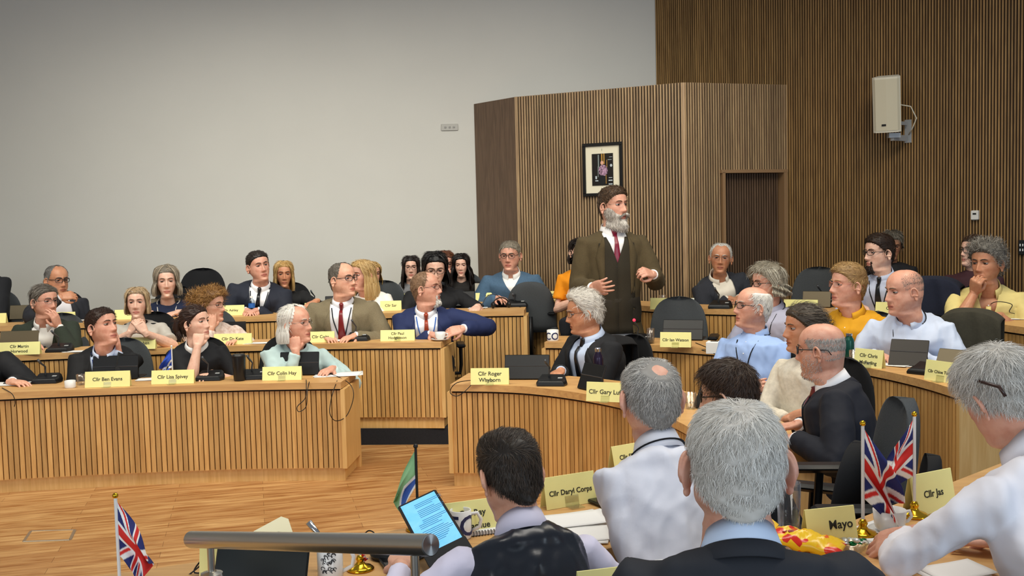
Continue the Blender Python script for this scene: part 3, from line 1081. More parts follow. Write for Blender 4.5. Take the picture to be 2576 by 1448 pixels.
def cloth(name, col, kind='wool'):
    if kind == 'wool': return mat(name, col, rough=.9, noise=.12, nscale=60, bump=.10, bscale=90)
    if kind == 'tweed': return mat(name, col, rough=.95, noise=.28, nscale=260, bump=.25, bscale=300)
    if kind == 'satin': return mat(name, col, rough=.30, spec=.6, bump=.06, bscale=14)
    if kind == 'print': return mat(name, col[0], rough=.85, noise=1, nscale=45, tint=col[1])
    if kind == 'stripe': return stripe(name, col)
    return mat(name, col, rough=.8, bump=.12, bscale=22)


def stripe(name, cols):
    key = ('stripe',) + tuple(cols)
    if key in _MC: return _MC[key]
    m = bpy.data.materials.new(name); m.use_nodes = True; nt = m.node_tree; L = nt.links; b = nt.nodes['Principled BSDF']
    b.inputs['Roughness'].default_value = .8
    tc = nt.nodes.new('ShaderNodeTexCoord'); wv = nt.nodes.new('ShaderNodeTexWave'); wv.inputs['Scale'].default_value = 22
    wv.inputs['Distortion'].default_value = 1.5; wv.inputs['Detail Scale'].default_value = .4
    L.new(tc.outputs['Object'], wv.inputs[0]); mx = nt.nodes.new('ShaderNodeMix'); mx.data_type = 'RGBA'
    mx.inputs[6].default_value = srgb(cols[0]); mx.inputs[7].default_value = srgb(cols[1])
    L.new(wv.outputs[0], mx.inputs[0]); L.new(mx.outputs[2], b.inputs['Base Color'])
    _MC[key] = m
    return m


NPEOPLE = [0]


def person(label, head, d, hh, yaw=0, hy=0, hp=0, hr=0, lean=(0, .05), skin='fair', face={}, hair={}, hc=('#3a2a1e', '#20160f'),
           beard=None, bc=None, glasses=None, brow='#5a4636', top={}, arms={}, floor=0., L=.50, shw=1., bulk=1., stand=False,
           trousers='#22252c', lanyard=None, tie=None, deskz=None, gaze=0, group=None, hscale=1.0, legs=True, name='person'):
    NPEOPLE[0] += 1; seed = NPEOPLE[0] * 7 + 3
    rs = np.random.RandomState(seed)
    s = hh * d / F_PX / .243
    px = d / F_PX
    rz = R(yaw) + PI
    Rb = Matrix.Rotation(rz, 3, 'Z')
    Hc = at(head[0], head[1], d)
    hM = (Matrix.Rotation(R(hy - yaw), 3, 'Z') @ Matrix.Rotation(R(hp), 3, 'X') @ Matrix.Rotation(R(hr), 3, 'Y'))
    # neck base at the origin of torso space; pivot of the head above it
    piv = Vector((0, .014, .050)) * s
    hcen = piv + hM @ (Vector((0, .018, .105)) * s)      # centre of the head relative to the neck base
    NBw = Hc - Rb @ hcen
    Lt = L * s
    lx, ly = lean[0] * s, (lean[1] + (0 if stand or deskz is None else .09)) * s
    vv = Lt if stand else max(.37 * s, min(.50 * s, NBw.z - floor - .53))
    pel_off = Vector((-lx, -ly, -vv))
    PEw = NBw + Rb @ pel_off
    root = empty(name, (PEw.x, PEw.y, floor), rz, label, 'person', group)
    NB = Vector((0, 0, NBw.z - floor)) - Vector((pel_off.x, pel_off.y, 0))     # in root space
    PE = Vector((0, 0, PEw.z - floor))
    hc_l = NB + hcen
    if stand: PE = PE
    # ---------------- head
    G = head_grid(**face)
    hsc = s * hscale
    Gh = (G.reshape(-1, 3) * hsc) @ np.array(hM).T + np.array(NB + piv + hM @ (Vector((0, .018, .105)) * s))
    Gb = (G.reshape(-1, 3) * s) + np.array(NB + piv + Vector((0, .018, .105)) * s)
    below = np.clip(-.150 - G[..., 2].ravel(), 0, None) * s
    Gb[:, 1] -= below * min(1.2, ly / vv + .12); Gb[:, 0] -= below * lx / vv
    wz = np.clip((-.115 - G[..., 2]) / .11, 0, 1).ravel()[:, None]; wz = wz * wz * (3 - 2 * wz)
    Hv = Gh * (1 - wz) + Gb * wz

    def HP(p):
        return (np.asarray(p, float).reshape(-1, 3) * hsc) @ np.array(hM).T + np.array(hc_l)
    b = MB()
    Fc = grid_faces(NR, NA)
    X, Z, Y = G[..., 0].ravel(), G[..., 2].ravel(), G[..., 1].ravel()
    fz, fx, fy = Z[Fc].mean(1), np.abs(X[Fc].mean(1)), Y[Fc].mean(1)
    b.add(Hv, Fc)
    base_c, lip_c = [np.array(srgb(q)[:3]) for q in SKINS[skin]]
    AX = np.abs(X); fr_ = np.clip(Y / .05, 0, 1)
    lipm = np.clip(1.35 - np.sqrt(((Z + .0700) / (.0105 - .0035 * np.clip(AX / .022, 0, 1))) ** 2 + (AX / .0235) ** 2), 0, .35) / .35 * (Y > .06)
    rud = fr_ * (np.exp(-((AX - .040) / .020) ** 2 - ((Z + .030) / .022) ** 2) * .8 + np.exp(-(AX / .014) ** 2 - ((Z + .035) / .014) ** 2)) * .55
    eye_dark = fr_ * np.exp(-((AX - .031) / .017) ** 2 - ((Z - .006) / .012) ** 2) * .30  # broad patch of darker skin colour around each eye
    stub = face.get('stubble', 0) * np.clip((-Z - .045) / .02, 0, 1) * np.clip((Y + .03) / .04, 0, 1) * (Z > -.14)
    HC = base_c[None] * (1 - rud[:, None] * np.array((.02, .22, .25))) * (1 - eye_dark[:, None] * np.array((.5, .7, .6))) * (1 - stub[:, None] * np.array((.30, .24, .18)))
    HC = HC * (1 - lipm[:, None]) + lip_c[None] * lipm[:, None]
    ml = np.exp(-((Z + .0702 + AX * .04) / .0016) ** 2) * (AX < .025) * (Y > .06) * .6; HC = HC * (1 - ml[:, None])  # crease shade between the lips, put into the skin colour
    b.f.append([NR * NA - NA + k for k in range(NA)]); b.m.append(0)
    for sd in (-1, 1):
        E = EARV * face.get('ear', 1.08); E[:, 0] *= sd
        er = 32 + 50 * max(0, face.get('ear', 1.08) - 1.08); ca, sa = math.cos(R(er)), math.sin(R(er))
        E = np.stack([E[:, 0] * ca + sd * (-E[:, 1]) * sa, E[:, 1] * ca + E[:, 0] * sd * sa, E[:, 2]], 1)
        E += np.array((sd * (.0765 * face.get('w', 1) + .0065 + .04 * max(0, face.get('ear', 1.08) - 1.08)), -.012, -.010))
        b.add(HP(E), EARF if sd > 0 else [q[::-1] for q in EARF] if not isinstance(EARF, np.ndarray) else EARF[:, ::-1])
    # ---------------- torso core (inside the clothes) and arms
    up = (NB - PE).normalized()
    fw = (Vector((0, 1, 0)) - up * up.y).normalized(); rt = fw.cross(up)

    def TP(t, x, y): return PE + (NB - PE) * t + rt * x + fw * y

    def torso_rings(k, kk=1.0, lo=-.12, belly=top.get('belly', 0), hi=1.0):
        tab = [(-.50, .195, .130), (-.3, .185, .125), (-.12, .165, .115), (0, .170, .122), (.2, .160, .115 + belly * .04), (.4, .160, .115 + belly * .04), (.62, .176, .118), (.78, .186, .115), (.87, .180, .104), (.925, .158, .092), (.972, .112, .076), (1.0, .072, .064)]
        rings = []; a = np.linspace(0, 2 * PI, 28, endpoint=False)
        for t, hw, hd in tab:
            if t < lo or t > hi: continue
            hw = hw * shw if t > .3 else hw * (1 + (bulk - 1) * .8); hw *= (bulk if .1 < t < .7 else 1) * k; hd *= bulk * k
            ca, sa = np.cos(a), np.sin(a)
            xx = hw * np.sign(ca) * np.abs(ca) ** .85 * s; yy = hd * np.sign(sa) * np.abs(sa) ** .9 * s
            yo = (.012 if t > .5 else .02) * s - (.02 * s if t > .92 else 0)
            rings.append([tuple(TP(t, x, y + yo)) for x, y in zip(xx, yy)])
        return rings
    sh = {1: TP(.855, .165 * s * shw, -.005 * s), -1: TP(.855, -.165 * s * shw, -.005 * s)}
    armd = {}
    for sd, key in ((1, 'r'), (-1, 'l')):
        A = dict(arms.get(key, {}))
        if abs(yaw) < 100:      # given as seen in the photo; mirror into the person's own frame
            for q_ in ('hint', 'hdir', 'palm', 'hd', 'pn'):
                if q_ in A: A[q_] = (-A[q_][0], A[q_][1], A[q_][2])
        mode = A.get('at', 'desk')
        hdir = palm = None
        if mode == 'desk':
            W = NB + Vector((sd * A.get('x', .10) * s, A.get('y', .14) * s, -A.get('z', .36) * s))
            if deskz is not None: W.z = max(W.z, deskz - floor + .035)
            hint = (sd * .9, -.3, -.8); palm = (0, 0, 1)
            hdir = (-sd * .5, .8, -.05)
        elif mode == 'lap':
            W = NB + Vector((sd * .10, .26, -.50)) * s; hint = (sd * .8, -.6, -.3); palm = (0, 0, 1)
        elif mode == 'px':
            w3 = at(A['p'][0], A['p'][1], A['d']); W = Rb.transposed() @ (w3 - Vector((PEw.x, PEw.y, floor)))
            hint = A.get('hint', (sd * .8, -.3, -.8)); palm = A.get('palm', (0, 0, 1)); hdir = A.get('hdir')
        elif mode == 'chin':
            o = A.get('o', (.045, .085, -.155))
            W = Vector(HP((sd * o[0], o[1], o[2] - .03))[0]); hint = A.get('hint', (sd * .5, .1, -1.0)); palm = A.get('palm', (sd * .3, -1, 0))
            hdir = tuple(hM @ Vector(A.get('hd', (sd * .1, .05, 1)))); palm = tuple(-(hM @ Vector(A.get('pn', (-sd * .4, -1, .1)))))
        elif mode == 'cross':
            W = NB + Vector((-sd * .055, .215 + .025 * sd, -.31 + .02 * sd)) * s; hint = (sd * 1, -.1, -.5); palm = (0, 1, .2); hdir = (-sd * .85, -.25, .3)
        elif mode == 'hang':
            W = sh[sd] + Vector((sd * .10, .05, -.52)) * s; hint = (sd * .4, -1, 0); palm = (sd, 0, 0)
        E, W = ik(sh[sd], W, .285 * s, .255 * s, hint)
        if hdir is None: hdir = tuple((W - E).normalized())
        armd[sd] = (sh[sd], E, W, Vector(hdir), Vector(palm), A)
    for sd in (-1, 1):      # eyelids
        for z0_, z1_ in ((.36 - .35 * face.get('squint', 0), 1.0), (-1.0, -.66 + .25 * face.get('squint', 0))):
            rr_ = []
            for q in np.linspace(z0_, z1_, 7):
                k_ = math.sqrt(max(0, 1 - q * q)); aa = np.linspace(-1.75, 1.75, 15)
                rr_.append(HP(np.stack([np.sin(aa) * k_ * .0158, np.cos(aa) * k_ * .0139, np.full(15, q * .0104)], 1) + np.array((sd * .031, .0712, .0075))))
            b.loft(rr_, cap=False, closed=False)
    bt = MB(); bt.loft(torso_rings(.80, lo=0, hi=.94))
    V, F_ = bt.arrays(); b.add(V, F_)
    sleeve = top.get('sleeve', 1.0)
    for sd in (1, -1):
        S_, E, W, hd_, pl, A = armd[sd]
        ba = MB()
        n_ = 5
        pts = [S_, S_.lerp(E, .5), S_.lerp(E, .93), E, E.lerp(W, .12), E.lerp(W, .4), E.lerp(W, .75), W, W + hd_.normalized() * .02 * s]
        cv = [1 - .38 * (sleeve > q_) for q_ in (-1, .2, .42, .5, .58, .62, .8, 2, 2)]
        ba.tube([tuple(p) for p in pts], [r_ * c_ * s for r_, c_ in zip((.046, .044, .040, .041, .043, .041, .031, .0255, .024), cv)], 12)
        M = frame(hd_, pl, W)
        M = M @ Matrix.Scale(s * .98, 4)
        hand_arrays(ba, sd, A.get('curl', .35), A.get('spread', .2), A.get('thumb', .3), M, fing=A.get('fing'))
        V, F_ = ba.arrays()
        V, F_, _ = remesh(V, F_, max(.0030, min(.0045, px * 1.6)), 2, .4)
        b.add(V, F_)
    sk = skinmat(skin)
    b.col = np.ones((b.n, 4)); b.col[:, :3] = base_c; b.col[:len(HC), :3] = HC
    body = b.build('body', sk[0], root, smooth=True)
    # eyes, brows
    gx, gz = math.sin(R(gaze)), 0
    for sd in (-1, 1):
        e = MB()
        th = np.linspace(0, PI, 25); a = np.linspace(0, 2 * PI, 16, endpoint=False)
        rings = []
        for q in th:
            r_ = np.stack([math.sin(q) * np.cos(a), np.full(16, math.cos(q)), math.sin(q) * np.sin(a)], 1)
            c_, s_ = math.cos(R(gaze)), math.sin(R(gaze))
            r_ = np.stack([r_[:, 0] * c_ + r_[:, 1] * s_, r_[:, 1] * c_ - r_[:, 0] * s_, r_[:, 2]], 1)
            rings.append(HP(r_ * np.array((.0140, .0125, .0086)) + np.array((sd * .031, .0712, .0075))))
        e.loft(rings, True)
        mi = []
        for q in range(24):
            mi += [1 if q < 5 else 0] * 16
        e.m = mi + [1, 0]
        q = .34 - .35 * face.get('squint', 0); k_ = math.sqrt(1 - q * q); aa = np.linspace(-1.25, 1.25, 9)
        e.tube(HP(np.stack([np.sin(aa) * k_ * .0160, np.cos(aa) * k_ * .0143, np.full(9, q * .0104)], 1) + np.array((sd * .031, .0712, .0075))), .0009 * s, 4, mat=1)
        e.build('eye', [mat('eye_white', '#b3a9a2', rough=.4), mat('iris', '#2a1d14', rough=.15)], body, smooth=True)
    for sd in (-1, 1):
        bw = MB()
        pts = [(sd * x, 0, z) for x, z in ((.012, .024), (.022, .0285), (.034, .030), (.046, .0255))]
        Q = []
        for p in pts:
            k = np.argmin((X - p[0]) ** 2 + (Z - p[2]) ** 2 + (Y < 0) * 9)
            Q.append((p[0], Y[k] + .0012, p[2]))
        bw.tube(HP(Q), [.0030 * s, .0042 * s, .0038 * s, .0016 * s], 6, flat=.8)
        bw.build('eyebrow', mat('eyebrows', brow, rough=.8), body, smooth=True)
    # hair
    if hair is not None:
        hb = make_hair(G, hair, px / hsc, seed)
        V, F_ = hb.arrays()
        hb2 = MB(); hb2.add(HP(V), F_)
        hb2.build('hair', hairmat('hair', *hc), body, smooth=True)
    if beard is not None:
        hb = make_beard(G, beard, px / hsc, seed)
        V, F_ = hb.arrays(); hb2 = MB(); hb2.add(HP(V), F_); hb2.build('beard', hairmat('beard', *(bc or hc)), body, smooth=True)
    if glasses:
        make_glasses(root, HP, hsc, glasses, face)
    # ---------------- clothes
    top = dict(top, bulk=bulk)
    make_top(root, top, s, px, torso_rings, armd, TP, NB, PE, fw, rt, up, seed, tie, lanyard)
    # ---------------- legs
    if legs:
        t = MB()
        tr = MB(); rings = torso_rings(1.05 if stand else .98, lo=-.12, hi=.21)
        tr.loft(rings)
        for sd in (-1, 1):
            hip = PE + Vector((sd * .095, 0, -.03)) * s
            if stand:
                an = Vector((sd * .13 * s, .0, .09 * s)); kn = (hip + an) / 2 + Vector((0, .03 * s, 0)); r1 = .088
            else:
                kn = Vector((sd * .13 * s, .29 * s, max(.42 * s, PE.z - .02))); an = Vector((sd * .12 * s, .03 * s, .09)); r1 = .085
                kn.z = min(kn.z, .50 * s)
            if hip.z < .2 * s: continue
            tr.tube([tuple(p) for p in (hip - (kn - hip) * .05, hip.lerp(kn, .5), kn, kn.lerp(an, .15), kn.lerp(an, .6), an)], [r1 * s, .078 * s, .062 * s, .060 * s, .055 * s, .05 * s], 14)
            sm_ = MB(); sm_.loft([[(an.x + x * w_ * s, an.y + (y - .06) * s, max(0.0, z * s)) for x, z in ((-1, .012), (-1, .04 * h_), (-.5, .07 * h_), (.5, .07 * h_), (1, .04 * h_), (1, .012), (.6, 0), (-.6, 0))]
                      for y, w_, h_ in ((-.02, .025, 1.0), (.0, .035, 1.25), (.08, .036, 1.1), (.17, .045, .65), (.23, .035, .5), (.255, .015, .35))])
            sm_.build('shoe', BLACKS, root, smooth=True)
        V, F_ = tr.arrays(); V, F_, N_ = remesh(V, F_, .016, 3)
        V += N_ * fold_noise(V, seed, 16, .004)[:, None]
        x = MB(); x.add(V, F_); x.build('trousers', cloth('trousers', trousers), root, smooth=True)
    return root, dict(HP=HP, NB=NB, PE=PE, s=s, TP=TP, arm=armd, Rb=Rb)


def make_glasses(root, HP, s, g, face):
    col = g.get('c', '#141414'); r = g.get('r', .0013); ww, hh_ = g.get('size', (.0235, .0165))
    fr = mat('glasses_frame', col, rough=.3, metal=g.get('metal', 0))
    b = MB(); up = g.get('up', 0.0); tilt = g.get('tilt', 0)
    yoff = .103 - up * .25; zoff = .006 + up * .9

    def P(x, z, y=0):
        x = x * (1.16 if up else 1)
        p = np.array((x, yoff + y - abs(x) ** 2 * 6, z + zoff))
        if tilt:
            c, s_ = math.cos(R(tilt)), math.sin(R(tilt)); q = p - (0, -.01, 0)
            p = np.array((q[0], q[1] * c - q[2] * s_ - .01, q[1] * s_ + q[2] * c))
        return p
    a = np.linspace(0, 2 * PI, 19)
    les = []
    for sd in (-1, 1):
        le = MB(); les.append(le)
        ring = [P(sd * (.0325 + ww * np.sign(math.cos(t)) * abs(math.cos(t)) ** .75), hh_ * np.sign(math.sin(t)) * abs(math.sin(t)) ** .75) for t in a]
        if not g.get('rimless'):
            b.tube(HP(ring), r * s, 6, cap=False)
        n0 = len(a) - 1
        le.add(HP(ring[:-1]), [[k for k in range(n0)]])
        b.tube(HP([P(sd * (.0325 + ww), .004), P(sd * .066, .005, -.012), P(sd * .0755, .004, -.07), P(sd * .079, .002, -.115), P(sd * .078, -.02, -.13)]), r * s, 6)
    b.tube(HP([P(-.0095, .004), P(0, .007, .001), P(.0095, .004)]), r * s, 6)
    o = b.build('glasses', fr, root, smooth=True)
    for le in les: le.build('lens', GLASS, o)


def even(rim, up):
    """even out the height of a rim of boundary vertices"""
    S = set(rim)
    for _ in range(10):
        new = []
        for v in rim:
            nb = [e.other_vert(v) for e in v.link_edges if e.is_boundary and e.other_vert(v) in S]
            if len(nb) == 2: new.append((v, v.co + up * ((nb[0].co + nb[1].co) / 2 - v.co).dot(up) * .7))
        for v, c in new: v.co = c


def make_top(root, top, s, px, torso_rings, armd, TP, NB, PE, fw, rt, up, seed, tie, lanyard):
    AN = np.array((1, 1, .5))
    kind = top.get('k', 'shirt'); col = top.get('c', '#8aa4c8'); tex = top.get('t', 'cotton')
    sleeve = top.get('sleeve', 1.0)
    vox = max(.009, min(.013, px * 4))
    # the garment as one surface: torso and sleeves
    b = MB(); b.loft(torso_rings(1.0, lo=top.get('lo', -.12)))
    thick = 1.12 if kind in ('suit', 'open') else 1.0
    for sd in (1, -1):
        S_, E, W, hd_, pl, A = armd[sd]
        if kind == 'vest': continue
        pts = [S_ - rt * (sd * .055 * s) - up * .012 * s, S_, S_.lerp(E, .5), S_.lerp(E, .92), E]
        rr = [.050, .0585, .057, .051, .052]
        if sleeve < .6:
            pts = pts[:3] + [S_.lerp(E, .72)]; rr = rr[:3] + [.062]
        else:
            e2 = E.lerp(W, .1); pts += [e2, E.lerp(W, .5)]; rr += [.051, .046]
            if sleeve > .9: pts += [E.lerp(W, .90), E.lerp(W, .96)]; rr += [.039, .038]
            else: pts += [E.lerp(W, sleeve)]; rr += [.044]
        b.tube([tuple(p) for p in pts], [r_ * s * thick for r_ in rr], 14)
    V, Fc = b.arrays()
    V, Fc, N = remesh(V, Fc, vox, 5, .5)
    amp = top.get('fold', .005 if kind in ('suit', 'open', 'vest') else .0075)
    f1 = fold_noise(V * AN, seed, 21, amp * 1.5) + fold_noise(V * AN, seed + 1, 52, amp * .6)
    f1 = f1 * .85 + amp * .35
    Vg = V + N * f1[:, None]
    zrel = (V - np.array(PE)) @ np.array(up) / (NB - PE).length
    # drop what rises into the neck opening
    me = bpy.data.meshes.new('garment')
    outer = Vg + N * (.007 * s if kind in ('suit', 'open', 'vest') else 0)
    mesh_fill(me, outer, Fc if not isinstance(Fc, np.ndarray) else Fc)
    bm = bmesh.new(); bm.from_mesh(me)

    def opening(bm, tb, wb, wt, tcap=1.2, keep_back=True):
        """cut the V of the front between height tb (half width wb) and the neck (half width wt)"""
        lines = []
        for sd in (-1, 1):
            p = TP(tb, sd * wb * s, 0); q = TP(1.0, sd * wt * s, 0)
            n = (q - p).cross(fw).normalized() * sd
            if n.dot(rt * sd) < 0: n = -n
            geom = [f for f in bm.faces if (f.calc_center_median() - TP(.5, 0, 0)).dot(fw) > -.02 * s]
            ge = set(e for f in geom for e in f.edges); gv = set(v for f in geom for v in f.verts)
            bmesh.ops.bisect_plane(bm, geom=list(geom) + list(ge) + list(gv), plane_co=p, plane_no=n, dist=1e-5)
            lines.append((p, n))
        c0 = TP(.5, 0, 0); pb = TP(tb, 0, 0)
        kill = []
        for f in bm.faces:
            c = f.calc_center_median()
            if (c - c0).dot(fw) < 0.0 * s: continue
            if (c - pb).dot(up) < 0: continue
            if (c - c0).dot(fw) > (.150 + .05 * top.get('belly', 0)) * top.get('bulk', 1) * s: continue
            if all((c - p).dot(n) < 0 for p, n in lines): kill.append(f)
        bmesh.ops.delete(bm, geom=kill, context='FACES')
    neckc = TP(1.0, 0, -.012 * s)
    nr = top.get('neck', .060) * s
    # neck hole
    kill = [f for f in bm.faces if (f.calc_center_median() - neckc).dot(up) > -.05 * s and ((f.calc_center_median() - neckc) - up * (f.calc_center_median() - neckc).dot(up)).length < nr and True]
    bmesh.ops.delete(bm, geom=kill, context='FACES')
    rim = []
    for v in bm.verts:
        if v.is_boundary:
            q = v.co - neckc; h_ = q.dot(up); r_ = q - up * h_
            if r_.length < nr * 1.5: v.co = neckc + up * h_ + r_ * (nr / max(1e-6, r_.length)); rim.append(v)
    even(rim, up)
    full = bm.copy()
    bvh_shirt = None
    if kind in ('suit', 'open', 'vest'):
        tb, wb, wt = top.get('v', {'suit': (.42, .004, .062), 'open': (-.1, .05, .075), 'vest': (.45, .004, .062)}[kind])
        opening(bm, tb, wb, wt)
    elif top.get('v'):
        tb, wb, wt = top['v']; opening(bm, tb, wb, wt)
    if kind == 'vest' and False: pass
    bm.to_mesh(me); bm.free()
    for p_ in me.polygons: p_.use_smooth = True
    nm = {'suit': 'jacket', 'open': 'jacket', 'vest': 'waistcoat', 'sweater': 'sweater', 'shirt': 'shirt', 'blouse': 'blouse', 'hoodie': 'hoodie', 'tshirt': 'top'}[kind]
    gm = cloth(nm, col, tex)
    me.materials.append(gm)
    o = bpy.data.objects.new(nm, me); COL.objects.link(o); o.parent = root
    so = o.modifiers.new('cloth', 'SOLIDIFY'); so.thickness = .003 * s; so.offset = -1 if kind in ('suit', 'open', 'vest') else 0
    garment = o
    # surface for strips lying on the front
    dg_v = [v.co.copy() for v in me.vertices]
    bt_ = MB(); bt_.loft(torso_rings(1.0, lo=top.get('lo', -.12))); Vt, Ft = bt_.arrays(); Vt, Ft, Nt = remesh(Vt, Ft, vox, 5, .5)
    Vt = Vt + Nt * (fold_noise(Vt * AN, seed, 21, amp * 1.5) + fold_noise(Vt * AN, seed + 1, 52, amp * .6))[:, None]
    Fl = [list(map(int, q)) for q in Ft]
    bv_in = BVHTree.FromPolygons([tuple(v) for v in Vt], Fl)
    bv_out = BVHTree.FromPolygons([tuple(v) for v in Vt + Nt * (.007 * s if kind in ('suit', 'open', 'vest') else 0)], Fl)

    def proj(bv, t, x, off, front=True):
        dirv = -fw if front else fw
        o_ = TP(t, x * s, 0) - dirv * .6
        h = bv.ray_cast(o_, dirv)
        if h[0] is None:
            h = bv.find_nearest(TP(t, x * s, .05 * s))
            return h[0] + (h[1] if h[1].dot(-dirv) > 0 else -dirv) * off * s
        return h[0] - dirv * off * s

    def strip(name, rows, m_, parent, thick_=.0025, bv=None, front=True):
        """rows: list of (t, [x...], off)"""
        bb = MB(); n = len(rows[0][1])
        V_ = []
        for row in rows:
            t, xs, off = row[:3]
            tl = row[3] if len(row) > 3 else [0] * n
            V_ += [tuple(proj(bv, t + dt, x, off, front)) for x, dt in zip(xs, tl)]
        F_ = [[i * n + j, i * n + j + 1, (i + 1) * n + j + 1, (i + 1) * n + j] for i in range(len(rows) - 1) for j in range(n - 1)]
        bb.add(V_, F_)
        o_ = bb.build(name, m_, parent, smooth=True)
        so_ = o_.modifiers.new('t', 'SOLIDIFY'); so_.thickness = thick_ * s; so_.offset = 0
        return o_
    inner = None
    if kind in ('suit', 'open', 'vest'):
        sc = top.get('shirt', '#eef0f4')
        sm = cloth('shirt', sc, top.get('st', 'cotton'))
        full.to_mesh(bpy.data.meshes.new('x')) if False else None
        full.free()
        # shirt: the same body surface under the jacket, front and collar region, cut at the neck
        mi = bpy.data.meshes.new('shirt')
        if kind == 'vest':
            b2 = MB(); b2.loft(torso_rings(.90))
            for sd in (1, -1):
                S_, E, W, hd_, pl, A = armd[sd]
                b2.tube([tuple(p) for p in (S_ - rt * (sd * .055 * s) - up * .012 * s, S_, S_.lerp(E, .5), S_.lerp(E, .92), E, E.lerp(W, .1), E.lerp(W, .5), E.lerp(W, .95))], [.050 * s, .060 * s, .060 * s, .053 * s, .053 * s, .052 * s, .047 * s, .038 * s], 14)
            V2, F2 = b2.arrays(); V2, F2, N2 = remesh(V2, F2, vox, 5, .5)
            V2 = V2 + N2 * (fold_noise(V2 * AN, seed, 21, .010) + fold_noise(V2 * AN, seed + 1, 52, .004))[:, None]
        else:
            V2, F2 = Vt - Nt * .001 * s, Fl
        mesh_fill(mi, V2, F2)
        bm2 = bmesh.new(); bm2.from_mesh(mi)
        k2 = [f for f in bm2.faces if ((f.calc_center_median() - neckc) - up * (f.calc_center_median() - neckc).dot(up)).length < nr * .93 and (f.calc_center_median() - neckc).dot(up) > -.05 * s]
        if kind != 'vest':
            cw = .13 * s
            k2 += [f for f in bm2.faces if abs((f.calc_center_median() - PE).dot(rt)) > cw or (f.calc_center_median() - TP(.5, 0, 0)).dot(fw) < -.0]
        bmesh.ops.delete(bm2, geom=list(set(k2)), context='FACES')
        for v in bm2.verts:
            if v.is_boundary:
                q = v.co - neckc; h_ = q.dot(up); r_ = q - up * h_
                if r_.length < nr * 1.4: v.co = neckc + up * h_ + r_ * (nr * .93 / max(1e-6, r_.length))
        bm2.to_mesh(mi); bm2.free()
        for p_ in mi.polygons: p_.use_smooth = True
        mi.materials.append(sm)
        inner = bpy.data.objects.new('shirt', mi); COL.objects.link(inner); inner.parent = root
        if kind in ('suit', 'open') and top.get('cuffs', 1):
            for sd in (1, -1):
                cb = MB()
                S_, E, W, hd_, pl, A = armd[sd]
                cb.tube([tuple(E.lerp(W, .88)), tuple(E.lerp(W, .97)), tuple(E.lerp(W, 1.02))], [.031 * s, .0315 * s, .031 * s], 14)
                cb.build('shirt_cuff', sm, inner, smooth=True)
    else:
        full.free()
    # collar
    ck = top.get('collar', 'shirt' if kind in ('suit', 'shirt', 'vest', 'open') else None)
    if ck:
        cm = cloth('collar', top.get('cc', top.get('shirt', '#eef0f4') if kind in ('suit', 'vest', 'open') else col), top.get('st', 'cotton') if kind != 'shirt' else tex)
        gap = top.get('gap', 9 if tie else 24)
        bb = MB(); rows = []
        nA = 40
        for lev in range(5):
            row = []
            for k in range(nA):
                a = R(gap + (360 - 2 * gap) * k / (nA - 1))     # from the front round the back
                fr_ = max(0, math.cos(a)); bk = max(0, -math.cos(a))
                e_ = min(k, nA - 1 - k) / 6; pt = max(0, 1 - e_)
                if lev == 0: r_, z_ = .0600, -.010
                elif lev == 1: r_, z_ = .0625, .026 + .022 * bk - .006 * fr_
                elif lev == 2: r_, z_ = .0655, .032 + .024 * bk - .006 * fr_
                elif lev == 3: r_, z_ = .0720, .014 + .016 * bk - .012 * fr_
                else: r_, z_ = .0830 + .006 * pt, -.012 + .006 * bk - .026 * fr_ - .030 * pt
                x = math.sin(a) * r_ * s * top.get('cw', 1); y = math.cos(a) * r_ * 1.08 * s
                row.append(tuple(neckc + rt * x + fw * (y + .004 * s) + up * (z_ * s)))
            rows.append(row)
        bb.loft(rows, cap=False, closed=False)
        o_ = bb.build('collar', cm, inner or root, smooth=True)
        so_ = o_.modifiers.new('t', 'SOLIDIFY'); so_.thickness = .003 * s
    # jacket lapels and collar
    if kind in ('suit', 'open') and not top.get('nolapel'):
        tb, wb, wt = top.get('v', {'suit': (.42, .004, .062), 'open': (-.1, .05, .075)}[kind])
        lb = max(tb, .25) if kind == 'open' else tb
        for sd in (-1, 1):
            rows = []
            for k in range(15):
                f = k / 14; t = lb + (.952 - lb) * f
                x0 = (wb + (wt - wb) * (t - tb) / (1 - tb)) - .002
                wl = np.interp(f, [0, .1, .55, .70, .72, .80, 1.0], [.004, .018, .048, .058, .040, .040, .004])
                rows.append((t, [sd * (x0 + wl * q) for q in (0, .5, 1)], .0065, [0, -.004 * 1, -.01]))
            strip('lapel', rows, gm, garment, .004, bv_out)
        bb = MB(); rows = []
        for lev, (r_, z_) in enumerate(((.075, .000), (.0785, .013), (.083, .008), (.100, -.020))):
            row = []
            for k in range(27):
                a = R(62 + 236 * k / 26); bk = max(0, -math.cos(a))
                row.append(tuple(neckc + rt * math.sin(a) * r_ * s + fw * (math.cos(a) * r_ * 1.08 * s + .002 * s) + up * ((z_ + .012 * bk - .012) * s)))
            rows.append(row)
        bb.loft(rows, cap=False, closed=False)
        o_ = bb.build('jacket_collar', gm, garment, smooth=True); so_ = o_.modifiers.new('t', 'SOLIDIFY'); so_.thickness = .004 * s
        if kind == 'suit':
            bb = MB(); bb.ball(tuple(proj(bv_out, tb - .03, 0.004, .004)), .008 * s, 8)
            bb.build('button', BLACKS, garment, smooth=True)
